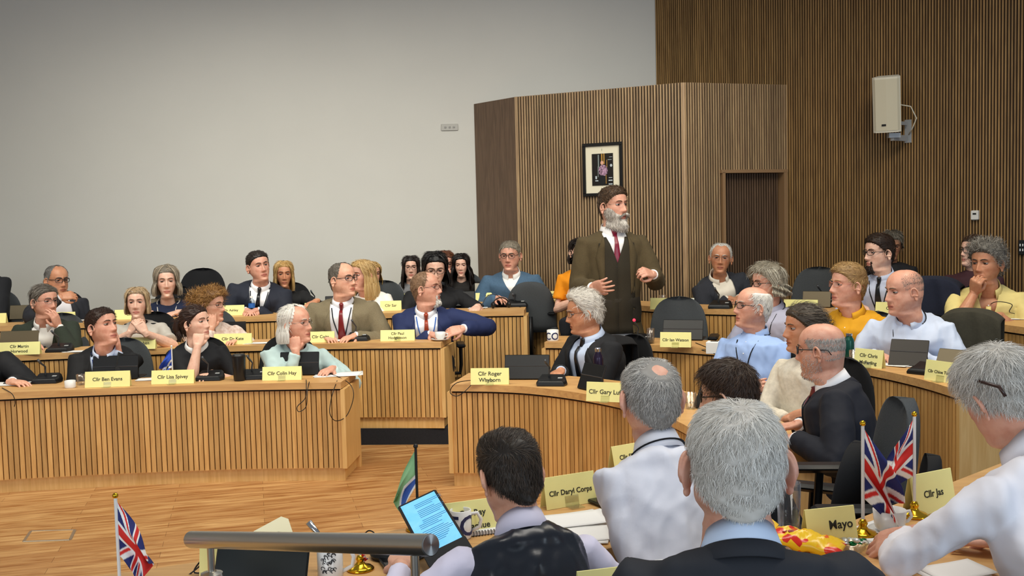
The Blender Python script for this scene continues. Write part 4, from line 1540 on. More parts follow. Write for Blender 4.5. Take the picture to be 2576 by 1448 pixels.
        if top.get('waistcoat'):
            for sd in (-1, 1):
                rows = []
                for k in range(16):
                    t = -.24 + k * .078; x1 = .115
                    x0 = 0 if t < .62 else (t - .62) * .19
                    rows.append((min(t, .93), [sd * (x0 + (x1 - x0) * q) for q in (0, .33, .66, 1)], .0120))
                strip('waistcoat_front', rows, cloth('waistcoat', top['waistcoat'], tex), inner, .002, bv_in)
            for k in range(4):
                bb = MB(); bb.ball(tuple(proj(bv_in, .57 - .12 * k, .006, .008)), .006 * s, 8); bb.build('button', BLACKS, inner, smooth=True)
    if kind in ('shirt', 'blouse') and not top.get('noplacket'):
        rows = [(.05 + .06 * k, [-.014, 0, .014], .002) for k in range(15)]
        strip('placket', rows, gm, garment, .002, bv_out)
        for k in range(6):
            bb = MB(); bb.ball(tuple(proj(bv_out, .90 - .14 * k, 0, .004)), .0045 * s, 6); bb.build('button', PAPER, garment, smooth=True)
    if top.get('pocket'):
        rows = [(t, [x + top['pocket'] for x in (-.045, -.02, .02, .045)], .003) for t in (.52, .58, .66, .70)]
        strip('pocket', rows, gm, garment, .003, bv_out)
    bv = bv_in if inner is not None else bv_out
    if tie:
        tm = cloth('tie', tie[0] if isinstance(tie, (tuple, list)) and len(tie) > 1 and tie[1] in ('wool', 'satin', 'print') else tie, 'satin' if isinstance(tie, str) else (tie[1] if tie[1] in ('wool', 'satin') else 'wool'))
        tie_l = top.get('tiel', .12)
        rows = []
        T_ = np.linspace(.955, tie_l, 16)
        for k, t in enumerate(T_):
            wd = np.interp(k, [0, 1, 2, 12, 15], [.011, .0125, .0145, .036, .040])
            wd *= top.get('tiew', 1); rows.append((t, [-wd, -wd * .35, wd * .35, wd], .008 + (.012 if k < 2 else 0.0), [0, 0, 0, 0]))
        o_ = strip('tie', rows, tm, root, .004, bv)
        bb = MB(); kn = TP(.985, 0, (.0905 if True else 0) * s)
        kp = proj(bv, .965, 0, .014)
        kc = neckc + fw * .068 * s - up * .012 * s
        kc = kc + up * .018 * s + fw * .006 * s
        bb.tube([tuple(kc + up * .012 * s), tuple(kc - up * .004 * s), tuple(kp - up * .012 * s)], [.0150 * s, .0160 * s, .0095 * s], 10, flat=1.35)
        bb.build('tie_knot', tm, o_, smooth=True)
    if lanyard:
        lm = cloth('lanyard', lanyard if isinstance(lanyard, str) else lanyard[0])
        bb = MB()
        for sd in (-1, 1):
            pts = []
            for k in range(13):
                f = k / 12; t = .97 - (.97 - top.get('lant', .38)) * f; x = sd * .068 * (1 - f) ** .9
                pts.append(tuple(proj(bv_out if kind not in ('suit', 'open') else bv_in, t, x, .006)))
            bb.tube(pts, .0040 * s, 6, flat=.5)
        for k in range(2):
            pts = [tuple(neckc + rt * math.sin(a) * .08 * s + fw * math.cos(a) * .082 * s + up * (-.004 + .018 * max(0, -math.cos(a))) * s) for a in np.linspace(R(62), R(298), 22)]
        bb.tube(pts, .0042 * s, 6, flat=.5)
        o_ = bb.build('lanyard', lm, root, smooth=True)
        if not isinstance(lanyard, str):
            c = proj(bv_out if kind not in ('suit', 'open') else bv_in, top.get('lant', .38) - .06, 0, .012)
            b3 = MB(); b3.box(tuple(c), (.055 * s, .004, .085 * s), bev=.001); b3.build('badge', PAPER, o_)
# ------------------------------------------------------------ chairs
FAB = mat('grey_chair_fabric', '#45494c', rough=.95, noise=.2, nscale=220, bump=.12, bscale=300)
FABB = mat('black_chair_fabric', '#131417', rough=.95, bump=.12, bscale=300)


def chair_proto(fab, name='office_chair'):
    root = empty(name)

    def cushion(fn, nu=22, nv=14):
        """closed pillow from a surface function fn(u, v, side)"""
        a = [[fn(u, v, 1) for u in np.linspace(-1, 1, nu)] for v in np.linspace(0, 1, nv)]
        c = [[fn(u, v, -1) for u in np.linspace(-1, 1, nu)] for v in np.linspace(0, 1, nv)]
        rings = [r + q[::-1] for r, q in zip(a, c)]
        b = MB(); b.loft(rings, True); return b

    def back(u, v, sd):
        # rounded upright shell, widest low, round top
        v = math.sin(v * PI / 2) ** .9 if v < 1 else 1.0
        wv = .235 * (1 - .10 * v) * max(0.0, 1 - v ** 5) ** .42 + .004
        x = u * wv; z = .60 + .47 * v
        th = .030 * (1 - abs(u) ** 6) * (1 - abs(2 * v - 1) ** 8) + .004
        y = -.235 - .06 * v + .05 * u * u
        return (x, y + sd * th * (1.0 if sd > 0 else .6), z)
    cushion(back).build('backrest', fab, root, smooth=True)

    def seat(u, v, sd):
        x = u * .245 * (1 - .12 * v); y = -.22 + .46 * v
        th = .035 * (1 - abs(u) ** 8) * (1 - abs(2 * v - 1) ** 8) + .004
        return (x, y, .455 + sd * th - .03 * max(0, v - .8) * 5 * .3)
    cushion(seat).build('seat', fab, root, smooth=True)
    for sd in (-1, 1):
        b = MB(); b.tube([(sd * .20, -.03, .43), (sd * .275, -.03, .43), (sd * .285, -.03, .50), (sd * .285, -.04, .655)], .016, 10)
        b.box((sd * .285, -.03, .672), (.075, .26, .03), bev=.012)
        b.build('armrest', BLACK, root, smooth='auto')
    b = MB(); b.tube([(0, -.10, .42), (0, -.27, .42), (0, -.295, .50), (0, -.275, .75)], [.025, .03, .03, .022], 10, flat=1.6)
    b.build('back_bracket', BLACK, root, smooth=True)
    b = MB(); b.lathe([(.0, .42), (.05, .42), (.05, .36), (.03, .35), (.03, .12), (.045, .11), (.045, .06), (0, .06)], n=16)
    b.build('gas_column', BLACK, root, smooth='auto')
    b = MB()
    for k in range(5):
        a = 2 * PI * k / 5
        b.tube([(0.03 * math.cos(a), .03 * math.sin(a), .09), (.30 * math.cos(a), .30 * math.sin(a), .065)], [.022, .014], 8)
    st = b.build('star_base', BLACK, root, smooth=True)
    for k in range(5):
        a = 2 * PI * k / 5
        c = MB(); c.tube([(.30 * math.cos(a) - .02 * math.sin(a), .30 * math.sin(a) + .02 * math.cos(a), .027), (.30 * math.cos(a) + .02 * math.sin(a), .30 * math.sin(a) - .02 * math.cos(a), .027)], .027, 12)
        c.build('castor', BLACK, st, smooth='auto')
    return root


_CH = {}


def chair(x, y, zf, yaw, label, fab=None, seat_z=.49, group='office chairs of the chamber', low=0):
    fab = fab or FAB
    k = fab.name
    if k not in _CH:
        _CH[k] = chair_proto(fab); c = _CH[k]
    else:
        c = copy_tree(_CH[k])
    c.location = (x, y, zf); c.rotation_euler = (0, 0, R(yaw) + PI)
    tag(c, label, 'chair', group)
    dz = max(-.10, min(.12, seat_z - .49))
    for ch in c.children:
        if stem_(ch.name) in ('seat', 'backrest', 'armrest', 'back_bracket'): ch.location.z = dz
        else: ch.location.z = 0
        if low and stem_(ch.name) in ('backrest', 'back_bracket'): ch.location.z = dz - low
    return c


def stem_(n): return n.split('.')[0]


def under(pp, label, fab=None, back=.03, low=0):
    """a chair under a seated person"""
    root, q = pp
    yaw = root.rotation_euler.z - PI
    F = Vector((math.sin(yaw), -math.cos(yaw)))
    p = Vector((root.location.x, root.location.y)) - F * back
    return chair(p.x, p.y, root.location.z, math.degrees(yaw), label, fab, seat_z=q['PE'].z - .115 * q['s'], low=low)


# ------------------------------------------------------------ small things on the desks
def deg_at(x, y): return 0


def card(px, py, z, text, yaw, label, w=.30, h=.12, size=.034, clip=True, both=False, group='yellow name cards'):
    """folded tent card; (px, py) is the middle of its front lower edge"""
    p = atz(px, py, z + .001)
    root = empty('name_card', p, R(yaw), label, 'name card', group)
    b = MB()
    dp = .045
    th = .0006
    prof = [(0, 0), (dp * .46, h), (dp * .54, h), (dp, 0)]
    P = []
    for i, (y, zz) in enumerate(prof):
        P.append((y, zz))
    outer = P; inner = [(.0012, 0), (dp * .46 + .0002, h - .0012), (dp * .54 - .0002, h - .0012), (dp - .0012, 0)]
    ring = outer + inner[::-1]
    b.loft([[(x, y, zz) for y, zz in ring] for x in (-w / 2, w / 2)], True)
    b.build('card', CARD, root)
    lines = text.split('\n')
    if text:
        a = math.atan2(h, dp * .46)
        Mr = Matrix.Rotation(a, 3, 'X')
        for i, ln in enumerate(lines):
            V, Fc = text_arrays(ln, size, .0003, .0004)
            V[:, 1] += h * (.40 if len(lines) == 1 else (.56, .18)[i]) / math.sin(a)
            V = V @ np.array(Mr).T
            V[:, 1] -= .0008
            tb = MB(); tb.add(V, Fc); tb.build('lettering', INK, root)
    if clip:
        b = MB()
        b.box((0, -.018, .002), (.05, .045, .003)); b.box((0, -.001 + .003, .018), (.05, .003, .034), M=Matrix.Rotation(R(-10), 4, 'X'))
        b.build('clear_clip', glassmat('clip_plastic', (.93, .93, .9)), root)
    return root


def laptop(px, py, z, yaw, label, w=.29, d=.2, back=None, tilt=15, kick=True, group='tablets and laptops', screen=None, h=.2, keys=True):
    """tablet on a kickstand with a keyboard; (px, py) = middle of the lower edge of its back as seen"""
    p = atz(px, py, z)
    root = empty('tablet_computer', p, R(yaw), label, 'computer', group)
    bk = back or BLACK
    # local: back of the screen faces -Y, user sits at +Y
    M = Matrix.Rotation(R(-tilt), 4, 'X')
    b = MB(); c = M @ Vector((0, 0, h / 2))
    b.box((c.x, c.y + .05, c.z + .004), (w, .009, h), M=M, bev=.004); scr = b.build('screen_back', bk, root)
    b = MB(); c = M @ Vector((0, .006, h / 2)); b.box((c.x, c.y + .05, c.z + .004), (w - .02, .002, h - .02), M=M)
    b.build('display', screen or mat('dark_display', '#0b0d12', rough=.15), scr)
    if kick:
        M2 = Matrix.Rotation(R(22), 4, 'X'); b = MB(); c = M2 @ Vector((0, 0, -.055)); t = M @ Vector((0, -.006, h * .55))
        b.box((t.x, t.y + .05 + c.y, t.z + c.z), (w - .006, .003, .118), M=M2); b.build('kickstand', mat('grey_metal_stand', '#3b3e44', rough=.5), root)
    if keys:
        b = MB(); b.box((0, .05 + .11, .005), (w, .2, .008), bev=.003); b.build('keyboard', BLACK, root)
    return root


def micunit(px, py, z, yaw, label, lit=False, stem=True, up=.17, group='conference microphones'):
    p = atz(px, py, z)
    root = empty('desk_microphone', p, R(yaw), label, 'microphone', group)
    b = MB()
    b.loft([[(-.085 * k, -.06 * k, zz), (.085 * k, -.06 * k, zz), (.10 * k, 0, zz), (.085 * k, .07 * k, zz + s_), (-.085 * k, .07 * k, zz + s_), (-.10 * k, 0, zz)] for k, zz, s_ in ((1, 0, 0), (1.02, .012, .006), (.93, .028, .022), (.8, .034, .028))], True)
    b.build('base', BLACK, root, smooth='auto')
    b = MB(); b.box((.055, .0, .046), (.03, .02, .006), bev=.002); b.build('button', mat('grey_button', '#b8bab8', rough=.4), root)
    if stem:
        b = MB(); b.tube([(-.02, .03, .045), (-.02, .035, .075), (-.012, .02, .11), (-.03, -.03, up - .02), (-.035, -.045, up)], [.007, .006, .005, .008, .009], 8)
        g = b.build('gooseneck', mat('dark_grey_metal', '#5a5d60', rough=.35, metal=.6), root, smooth=True)
        if lit:
            b = MB(); b.ball((-.035, -.045, up + .004), .012, 10); b.build('light_ring', mat('red_light', '#ff3048', rough=.4, emit=1.6), g, smooth=True)
    return root


def tumbler(px, py, z, label, h=.10, r=.033, water=.4, group='drinking glasses'):
    p = atz(px, py, z); root = empty('drinking_glass', p, 0, label, 'glass', group)
    b = MB(); b.lathe([(0, .004), (r * .86, .002), (r * .9, .006), (r, h), (r - .0022, h), (r * .86, .010), (0, .009)], n=26)
    b.build('glass', GLASS, root, smooth=True)
    if water:
        b = MB(); b.lathe([(0, .010), (r * .85, .010), (r * .85 + (r * .1) * water, h * water), (0, h * water)], n=22)
        b.build('water', glassmat('water', (.95, .97, .97)), root, smooth='auto')
    return root


CREST = mat('dark_grey_crest', '#3a3c40', rough=.5)
NAVYP = mat('navy_print', '#27305e', rough=.4)


def mug(px, py, z, yaw, label, h=.095, r=.041, crest=False, letters=None, handle=True, group='white mugs', hs=1):
    p = atz(px, py, z); root = empty('mug', p, R(yaw), label, 'mug', group)
    b = MB(); b.lathe([(0, .002), (r * .9, 0), (r * .97, .004), (r, .01), (r, h), (r - .003, h + .001), (r - .0045, h - .002), (r - .005, .012), (0, .008)], n=32)
    b.build('cup', WHITE, root, smooth=True)
    if handle:
        b = MB(); b.tube([(hs * (r - .003), 0, h * .82), (hs * (r + .018), 0, h * .85), (hs * (r + .029), 0, h * .62), (hs * (r + .025), 0, h * .36), (hs * (r - .003), 0, h * .2)], .0055, 10)
        b.build('handle', WHITE, root, smooth=True)
    if crest:     # an ornament of curls over a shield
        rs = random.Random(4); b = MB()
        for k in range(26):
            a = -PI / 2 + rs.uniform(-.5, .5) ; zz = h * (.25 + .62 * rs.random()); s_ = .004 + .004 * rs.random()
            pts = []
            for q in range(7):
                t = q / 6 * 4.2; aa = a + s_ / r * math.cos(t) * (1 - q * .08); z2 = zz + s_ * math.sin(t) * (1 - q * .08)
                pts.append(((r + .0004) * math.cos(aa), (r + .0004) * math.sin(aa), z2))
            b.tube(pts, .0011, 4)
        b.build('crest', CREST, root)
        V, Fc = text_arrays('GCC', .014, .0002); b = MB(); th = -PI / 2 + V[:, 0] / r
        b.add(np.stack([(r + .0006) * np.cos(th), (r + .0006) * np.sin(th), V[:, 1] + h * .08], 1), Fc); b.build('lettering', CREST, root)
    if letters:
        V, Fc = text_arrays(letters[0], letters[1], .0002, letters[2] if len(letters) > 2 else 0); b = MB()
        bm = bmesh.new(); me = bpy.data.meshes.new('x'); mesh_fill(me, V, Fc); bm.from_mesh(me)
        bmesh.ops.triangulate(bm, faces=bm.faces[:]); bmesh.ops.subdivide_edges(bm, edges=[e for e in bm.edges if e.calc_length() > .008], cuts=3, use_grid_fill=False)
        bmesh.ops.triangulate(bm, faces=bm.faces[:])
        V = np.array([tuple(v.co) for v in bm.verts]); bm.verts.index_update(); Fc = [[v.index for v in f.verts] for f in bm.faces]; bm.free(); bpy.data.meshes.remove(me)
        th = -PI / 2 + V[:, 0] / r; b.add(np.stack([(r + .0008 + V[:, 2]) * np.cos(th), (r + .0008 + V[:, 2]) * np.sin(th), V[:, 1] + h * .16], 1), Fc)
        b.build('lettering', NAVYP, root)
    return root


def papers(px, py, z, w, d, yaw, label, n=3, seed=1, group='loose papers'):
    p = atz(px, py, z); root = empty('paper_stack', p, R(yaw), label, 'papers', group)
    rs = random.Random(seed)
    for k in range(n):
        b = MB(); nx, ny = 8, 6; a = rs.uniform(-.25, .25) * (k > 0); ox, oy = rs.uniform(-.03, .03) * (k > 0), rs.uniform(-.02, .02) * (k > 0)
        V = []
        for j in range(ny + 1):
            for i in range(nx + 1):
                x = (i / nx - .5) * w; y = (j / ny - .5) * d
                V.append((x * math.cos(a) - y * math.sin(a) + ox, x * math.sin(a) + y * math.cos(a) + oy, .0012 + .002 * k + .004 * (i / nx) ** 3 * (k + 1) / n * rs.uniform(.9, 1.1)))
        b.add(V, [[j * (nx + 1) + i, j * (nx + 1) + i + 1, (j + 1) * (nx + 1) + i + 1, (j + 1) * (nx + 1) + i] for j in range(ny) for i in range(nx)])
        o = b.build('sheet', PAPER, root, smooth=True); so = o.modifiers.new('t', 'SOLIDIFY'); so.thickness = .001
    return root


def cable(pts, label, r=.0028, m_=None, name='cable', smoothn=6, group='black cables on the desks'):
    P = [Vector(p) for p in pts]; Q = []
    for i in range(len(P) - 1):
        p0 = P[max(0, i - 1)]; p1 = P[i]; p2 = P[i + 1]; p3 = P[min(len(P) - 1, i + 2)]
        for k in range(smoothn):
            t = k / smoothn
            Q.append(.5 * ((2 * p1) + (p2 - p0) * t + (2 * p0 - 5 * p1 + 4 * p2 - p3) * t * t + (3 * p1 - p0 - 3 * p2 + p3) * t ** 3))
    Q.append(P[-1])
    o = Q[0].copy()
    b = MB(); b.tube([tuple(q - o) for q in Q], r, 6); ob = b.build(name, m_ or BLACK, None, smooth=True, loc=o)
    return tag(ob, label, 'cable', group)


def flag_cols(U, Vv, kind):
    """colour of a flag at u along the fly, v down the hoist (both 0..1, ratio 2:1)"""
    red, white, blue = srgb('#d8271f')[:3], srgb('#f2efe9')[:3], srgb('#1b2568')[:3]
    x = (U - .5) * 60; y = (Vv - .5) * 30
    C = np.tile(np.array(blue), (len(U), 1))
    if kind == 'union':
        d1 = (x * .5 - y) / math.sqrt(1.25); d2 = (x * .5 + y) / math.sqrt(1.25)
        C[(np.abs(d1) < 3) | (np.abs(d2) < 3)] = white
        s = np.sign(x)
        r1 = (d1 * s < 0) & (np.abs(d1) < 2); r2 = (d2 * s > 0) & (np.abs(d2) < 2)
        C[r1 | r2] = red
        C[(np.abs(x) < 5) | (np.abs(y) < 5)] = white
        C[(np.abs(x) < 3) | (np.abs(y) < 3)] = red
    elif kind == 'blue':
        C[:] = srgb('#1f49b6')[:3]
        C[(np.abs(Vv - .62 - .22 * U) < .055) | (np.abs(Vv - .98 + .55 * U) < .06)] = white
        C[((U - .45) / .12) ** 2 + ((Vv - .8) / .1) ** 2 < 1] = srgb('#27302f')[:3]
    else:
        C[:] = srgb('#8fc08a')[:3]
        C[Vv > .50 + .35 * np.abs(U - .45)] = white
        C[Vv > .60 + .35 * np.abs(U - .45)] = srgb('#3b5fb0')[:3]
        C[Vv > .90] = white
    return C


FLAGM = colmat('printed_cloth', .75)


def flag(base, zb, ztop, yaw, kind, label, hoist=.15, fly=.24, droop=62, side=1, pole=WHITE, knob=GOLD, foot=GOLD, seed=0, ph=0., fold=.022, group='small flags on stands', twist=0):
    """a small cloth flag on a stick with a brass foot"""
    root = empty('table_flag', base, R(yaw), label, 'flag', group)
    H = ztop - zb
    b = MB(); b.tube([(0, 0, .01), (0, 0, H)], .0042, 10); b.build('pole', pole, root, smooth='auto')
    b = MB(); b.ball((0, 0, H + .004), .0075, 12); b.build('finial', knob, root, smooth=True)
    b = MB(); b.lathe([(0, 0), (.036, 0), (.038, .004), (.030, .010), (.014, .016), (.009, .024), (.012, .030), (.007, .040), (0, .042)], n=24); b.build('stand', foot, root, smooth=True)
    nu, nv = 110, 70; u, v = np.meshgrid(np.linspace(0, 1, nu), np.linspace(0, 1, nv)); u, v = u.ravel(), v.ravel()
    # the cloth hangs: it falls away along the fly and bunches under the top corner
    dr = R(droop)
    squeeze = 1 - .35 * u
    x = fly * (np.sin(u * 1.3) / 1.3 * math.cos(dr)) + .012 * np.sin(v * 5 + ph) * u
    z = H - .012 - v * hoist * squeeze - fly * u * math.sin(dr)
    y = fold * u ** .7 * np.sin(v * 9 + u * 4 + ph) + .5 * fold * np.sin(v * 19 + ph * 2 + seed) * u + twist * u * (v - .5)
    V = np.stack([side * x, y, z], 1)
    V[:, 0] += side * .004
    b = MB(); i = np.arange(nv - 1)[:, None] * nu; j = np.arange(nu - 1)[None, :]
    b.add(V, np.stack([i + j, i + j + 1, i + nu + j + 1, i + nu + j], -1).reshape(-1, 4))
    b.col = np.concatenate([flag_cols(u, v, kind), np.ones((len(u), 1))], 1)
    o = b.build('cloth', FLAGM, root, smooth=True); so = o.modifiers.new('t', 'SOLIDIFY'); so.thickness = .0008
    return root
# ------------------------------------------------------------ the people, row by row
GP = 'people seated at the desks'
SHORT = dict(len=.022, vol=.008)
BROWN = ('#4a3324', '#2a1c13'); DARK = ('#241b17', '#0f0c0b'); GREY = ('#9a9894', '#5c5956'); SILV = ('#eceae4', '#bdb9b2'); WHT = ('#d8d6d0', '#a3a19c')
BLOND = ('#d9b878', '#a07c46'); FAIRB = ('#cbb48e', '#8f7a58'); SALT = ('#77746f', '#37332f')


def sit(label, head, d, hh, chair_label=None, fab=None, **k):
    k.setdefault('group', GP)
    low = k.pop('low', .06); back = k.pop('back', .03)
    p = person(label, head, d, hh, **k)
    if chair_label: under(p, chair_label, fab, back, low)
    return p


CHK = lambda sd, **k: dict(at='chin', **k)
# --- left, front row
sit('person in black jacket, only an arm showing, at the left edge of the front row', (-75, 830), 7.36, 100, 'grey chair behind the black-sleeved arm at the left edge', yaw=15, hy=40, lean=(0, .12),
    top=dict(k='suit', c='#17181c'), hair=SHORT, arms=dict(l=dict(at='px', p=(30, 960), d=7.15, hdir=(.6, .6, 0)), r=dict(at='desk')), deskz=.68, shw=1.05)
sit('person in black suit and pale blue shirt resting cheek on hand', (258, 822), 7.36, 98, 'grey chair of the cheek-resting man in black suit, front row', yaw=8, hy=62, hp=12, lean=(0, .16), skin='pink',
    top=dict(k='suit', c='#141518', shirt='#c9d6ee', v=(.30, .008, .085), gap=22), hair=dict(len=.024, vol=.010, fwd=(.5, .6, 0)), hc=('#4b3327', '#2b1d17'), lanyard='#28408c',
    arms=dict(l=dict(at='chin', o=(.055, .030, -.145), hd=(.15, -.15, 1), curl=.25, pn=(-1, -.25, 0), hint=(.3, 0, -1)), r=dict(at='desk', x=-.02)), deskz=.68, face=dict(jaw=.95), brow='#3a281e')
sit('person with dark ponytail, black jumper and white collar, fingers on her cheek', (492, 813), 7.36, 90, 'black chair behind the ponytailed woman, front row', FABB, yaw=12, hy=68, hp=8, lean=(0, .12), skin='pale',
    top=dict(k='sweater', c='#0d0f15', collar='shirt', cc='#f2f2f0', gap=16, sleeve=.55, fold=.004), hair=dict(len=.04, vol=.012, back=1, tail=(0, -.105, .035, .12, .030), mess=.12), hc=('#4a3025', '#281812'),
    arms=dict(r=dict(at='chin', o=(.062, .035, -.13), hd=(.3, .1, 1), curl=.35, pn=(1, -.4, 0), hint=(-.3, .1, -1)), l=dict(at='desk')), deskz=.68, shw=.92, face=dict(w=.96, jaw=.9, nose=.85))
sit('person with long white hair and glasses in pale mint shirt, cheek on fist', (745, 815), 7.36, 96, 'dark chair behind the white-haired man in mint shirt', FABB, yaw=12, hy=66, hp=5, lean=(-.05, .12), skin='pink',
    top=dict(k='shirt', c='#bcd3d2', t='cotton', fold=.010, belly=.6), tie='#23272b', hair=dict(len=.05, vol=.013, long=-.115, open=84, hthick=.016, fringe=.5, flare=.008, back=1, rec=1.2, nlong=700), hc=('#f4f2ec', '#cfccc4'),
    glasses=dict(c='#9b9b98', metal=1, r=.001), brow='#b5b0a8', arms=dict(r=dict(at='chin', o=(.070, .025, -.140), hd=(.1, -.1, 1), fing=(1.1, 1.2, 1.2, 1.3), pn=(1, -.4, 0), hint=(-.3, 0, -1)), l=dict(at='desk', x=.22, y=.10)), deskz=.68, bulk=1.05)
# --- left, second row
sit('person in dark green jacket and glasses, hand over his mouth, second row', (112, 758), 8.33, 86, 'grey chair of the man in dark green jacket', yaw=10, hy=58, lean=(0, .12), skin='pink',
    top=dict(k='suit', c='#323a30', t='tweed', shirt='#eceae4', v=(.3, .01, .085), gap=20), hair=dict(len=.04, vol=.010, part=-.035), hc=('#8c857b', '#4c453d'), glasses=dict(c='#4a4a4a', metal=1), floor=.13,
    arms=dict(l=dict(at='chin', o=(.02, .12, -.150), hd=(-.35, .1, .8), curl=.45, pn=(-.3, -1, 0), hint=(.5, .2, -1)), r=dict(at='desk', x=.05)), deskz=.81, brow='#6a6259')
sit('person with blond bob, glasses pushed up on her head, hands clasped under her chin', (345, 762), 8.33, 80, 'black chair of the woman with clasped hands', FABB, yaw=2, hy=12, hp=4, lean=(0, .12), skin='pale',
    top=dict(k='tshirt', c='#b9b4ab', sleeve=.45, collar=None), hair=dict(len=.04, vol=.010, long=-.085, open=58, partx=0, part=.01, flare=.004, nlong=500), hc=('#cdb48c', '#94795a'), floor=.13,
    glasses=dict(c='#c8c8c8', metal=1, up=.075, tilt=0), arms=dict(l=dict(at='px', p=(366, 838), d=7.98, hdir=(-.45, 0, .75), palm=(.6, .8, 0), curl=.7, hint=(.8, 0, -.6)), r=dict(at='px', p=(326, 838), d=7.98, hdir=(.45, 0, .75), palm=(-.6, .8, 0), curl=.7, hint=(-.8, 0, -.6))), shw=.95, face=dict(w=.97, jaw=.92, nose=.9))
sit('person with curly blond hair and dark glasses in a white print blouse, hand to cheek', (532, 768), 8.33, 82, 'chair of the curly-haired woman, second row', yaw=15, hy=72, lean=(0, .14), skin='fair',
    top=dict(k='blouse', c=('#e9dcd3', '#cdb2a2'), t='print', collar='shirt', cc='#efe4da', gap=30, noplacket=1), hair=dict(len=.035, vol=.020, curl=.012, mess=.8, topvol=.01, bun=(0, -.125, .045, .055), n=1500), hc=('#c29355', '#6d4a26'), floor=.13,
    glasses=dict(c='#33241d', size=(.026, .019)), arms=dict(r=dict(at='chin', o=(.062, .03, -.14), hd=(.1, 0, 1), curl=.2, pn=(1, -.3, 0), hint=(-.3, 0, -1)), l=dict(at='desk', x=.2)), deskz=.81, face=dict(w=.97, jaw=.92))
sit('person in brown tweed jacket, dark red tie and black glasses, looking right', (862, 703), 8.38, 88, 'grey chair of the man in tweed jacket', yaw=0, hy=55, hp=4, lean=(0, .06), skin='fair', floor=.13,
    top=dict(k='open', c='#85795f', t='tweed', shirt='#f0f0f4', v=(.0, .055, .082)), tie='#7d2023', lanyard='#1c1f2a', hair=dict(len=.016, vol=.006, rec=1.3), hc=('#7d766c', '#4a443d'), glasses=dict(c='#101010', r=.0022, size=(.025, .017)),
    arms=dict(r=dict(at='desk'), l=dict(at='desk')), deskz=.81, shw=1.12, bulk=1.15, face=dict(fat=.5), brow='#4a4038')
sit('person in bright navy suit, rust tie and blue lanyard with a short white goatee', (1072, 726), 8.36, 88, 'chair with black armrest at the end of the second row', FABB, yaw=5, hy=72, hp=6, lean=(0, .10), skin='pink', floor=.13,
    top=dict(k='open', c='#1d2a55', shirt='#eef0f6', v=(.0, .06, .082)), tie='#9c3d24', lanyard=('#2b62b8', 1), hair=dict(len=.020, vol=.007, rec=1.2), hc=('#a08064', '#69503b'), beard=dict(kind='goatee', len=.010, vol=.003, n=500), bc=('#e5e2dc', '#bdb8b0'),
    glasses=dict(c='#5a2a24', r=.0016), arms=dict(r=dict(at='desk', x=-.03), l=dict(at='px', p=(1166, 826), d=8.12, hdir=(-.8, .1, -.15), palm=(.1, .7, .7), curl=.5, hint=(1, -.1, -.2))), deskz=.81, shw=1.05, bulk=1.05, brow='#8a6a52')
# --- left, third row
sit('person in black jacket, head out of frame, third row at the left edge', (-62, 640), 9.35, 80, 'chair under the black jacket at the top left edge', yaw=5, hy=30, top=dict(k='suit', c='#14161b'), hair=SHORT, arms=dict(r=dict(at='desk'), l=dict(at='lap')), floor=.28, deskz=.95, bulk=1.1)
sit('person in dark jacket with black glasses and receding grey hair, hand at his chest', (143, 705), 9.35, 78, 'dark chair of the man leaning back at the wall', FABB, yaw=28, hy=52, hp=-2, hr=0, lean=(.05, -.05), skin='tan', floor=.28,
    top=dict(k='open', c='#22242c', shirt='#dfdde2', v=(.0, .09, .09), gap=26), hair=dict(len=.018, vol=.006, rec=1.2), hc=('#8d8b88', '#55524e'), glasses=dict(c='#0d0d0d', r=.0026, size=(.026, .016)),
    arms=dict(r=dict(at='px', p=(150, 748), d=9.05, hdir=(.8, .1, .15), palm=(.2, .7, .6), curl=.9, hint=(-1, 0, -.7)), l=dict(at='lap')), bulk=1.15, face=dict(fat=.8), brow='#5a544e')
sit('person with shoulder-length grey bob and lanyard in navy, before the white wall', (419, 708), 9.4, 82, 'black chair left of the grey-bobbed woman', FABB, yaw=8, hy=18, lean=(0, .05), skin='pale', floor=.28,
    top=dict(k='sweater', c='#1a2440', t='wool'), lanyard='#d8d4cc', hair=dict(len=.04, vol=.012, long=-.105, open=50, part=.02, flare=.010, hthick=.018, nlong=600), hc=('#b7a78f', '#6c6458'),
    arms=dict(r=dict(at='desk'), l=dict(at='desk')), deskz=.95, shw=.92, face=dict(w=.96, jaw=.9))
sit('person in dark navy suit, black tie and lapel pin, leaning to the right', (650, 669), 9.4, 78, 'black chair behind the dark navy suit', FABB, yaw=8, hy=35, hp=2, hr=8, lean=(-.05, .12), skin='pink', floor=.28,
    top=dict(k='suit', c='#1d2230', shirt='#f2f2f4', v=(.35, .006, .08)), tie='#14161c', lanyard='#20242e', hair=dict(len=.026, vol=.009, back=1), hc=('#3d332c', '#1e1814'),
    arms=dict(r=dict(at='desk'), l=dict(at='desk', x=-.02)), deskz=.95, shw=1.12, bulk=1.1, face=dict(fat=.5), brow='#33261e')
sit('person with long blond hair, black top, behind the dark navy suit', (714, 690), 9.65, 68, 'chair of the blond woman in black', FABB, yaw=5, hy=15, lean=(0, .1), skin='tan', floor=.28,
    top=dict(k='sweater', c='#0b0c0f'), hair=dict(len=.04, vol=.010, long=-.15, open=50, part=0, nlong=500, flare=.004), hc=BLOND, arms=dict(r=dict(at='lap'), l=dict(at='px', p=(795, 757), d=9.3, hdir=(-.6, .6, -.2))), shw=.9, face=dict(w=.95, jaw=.88, nose=.85))
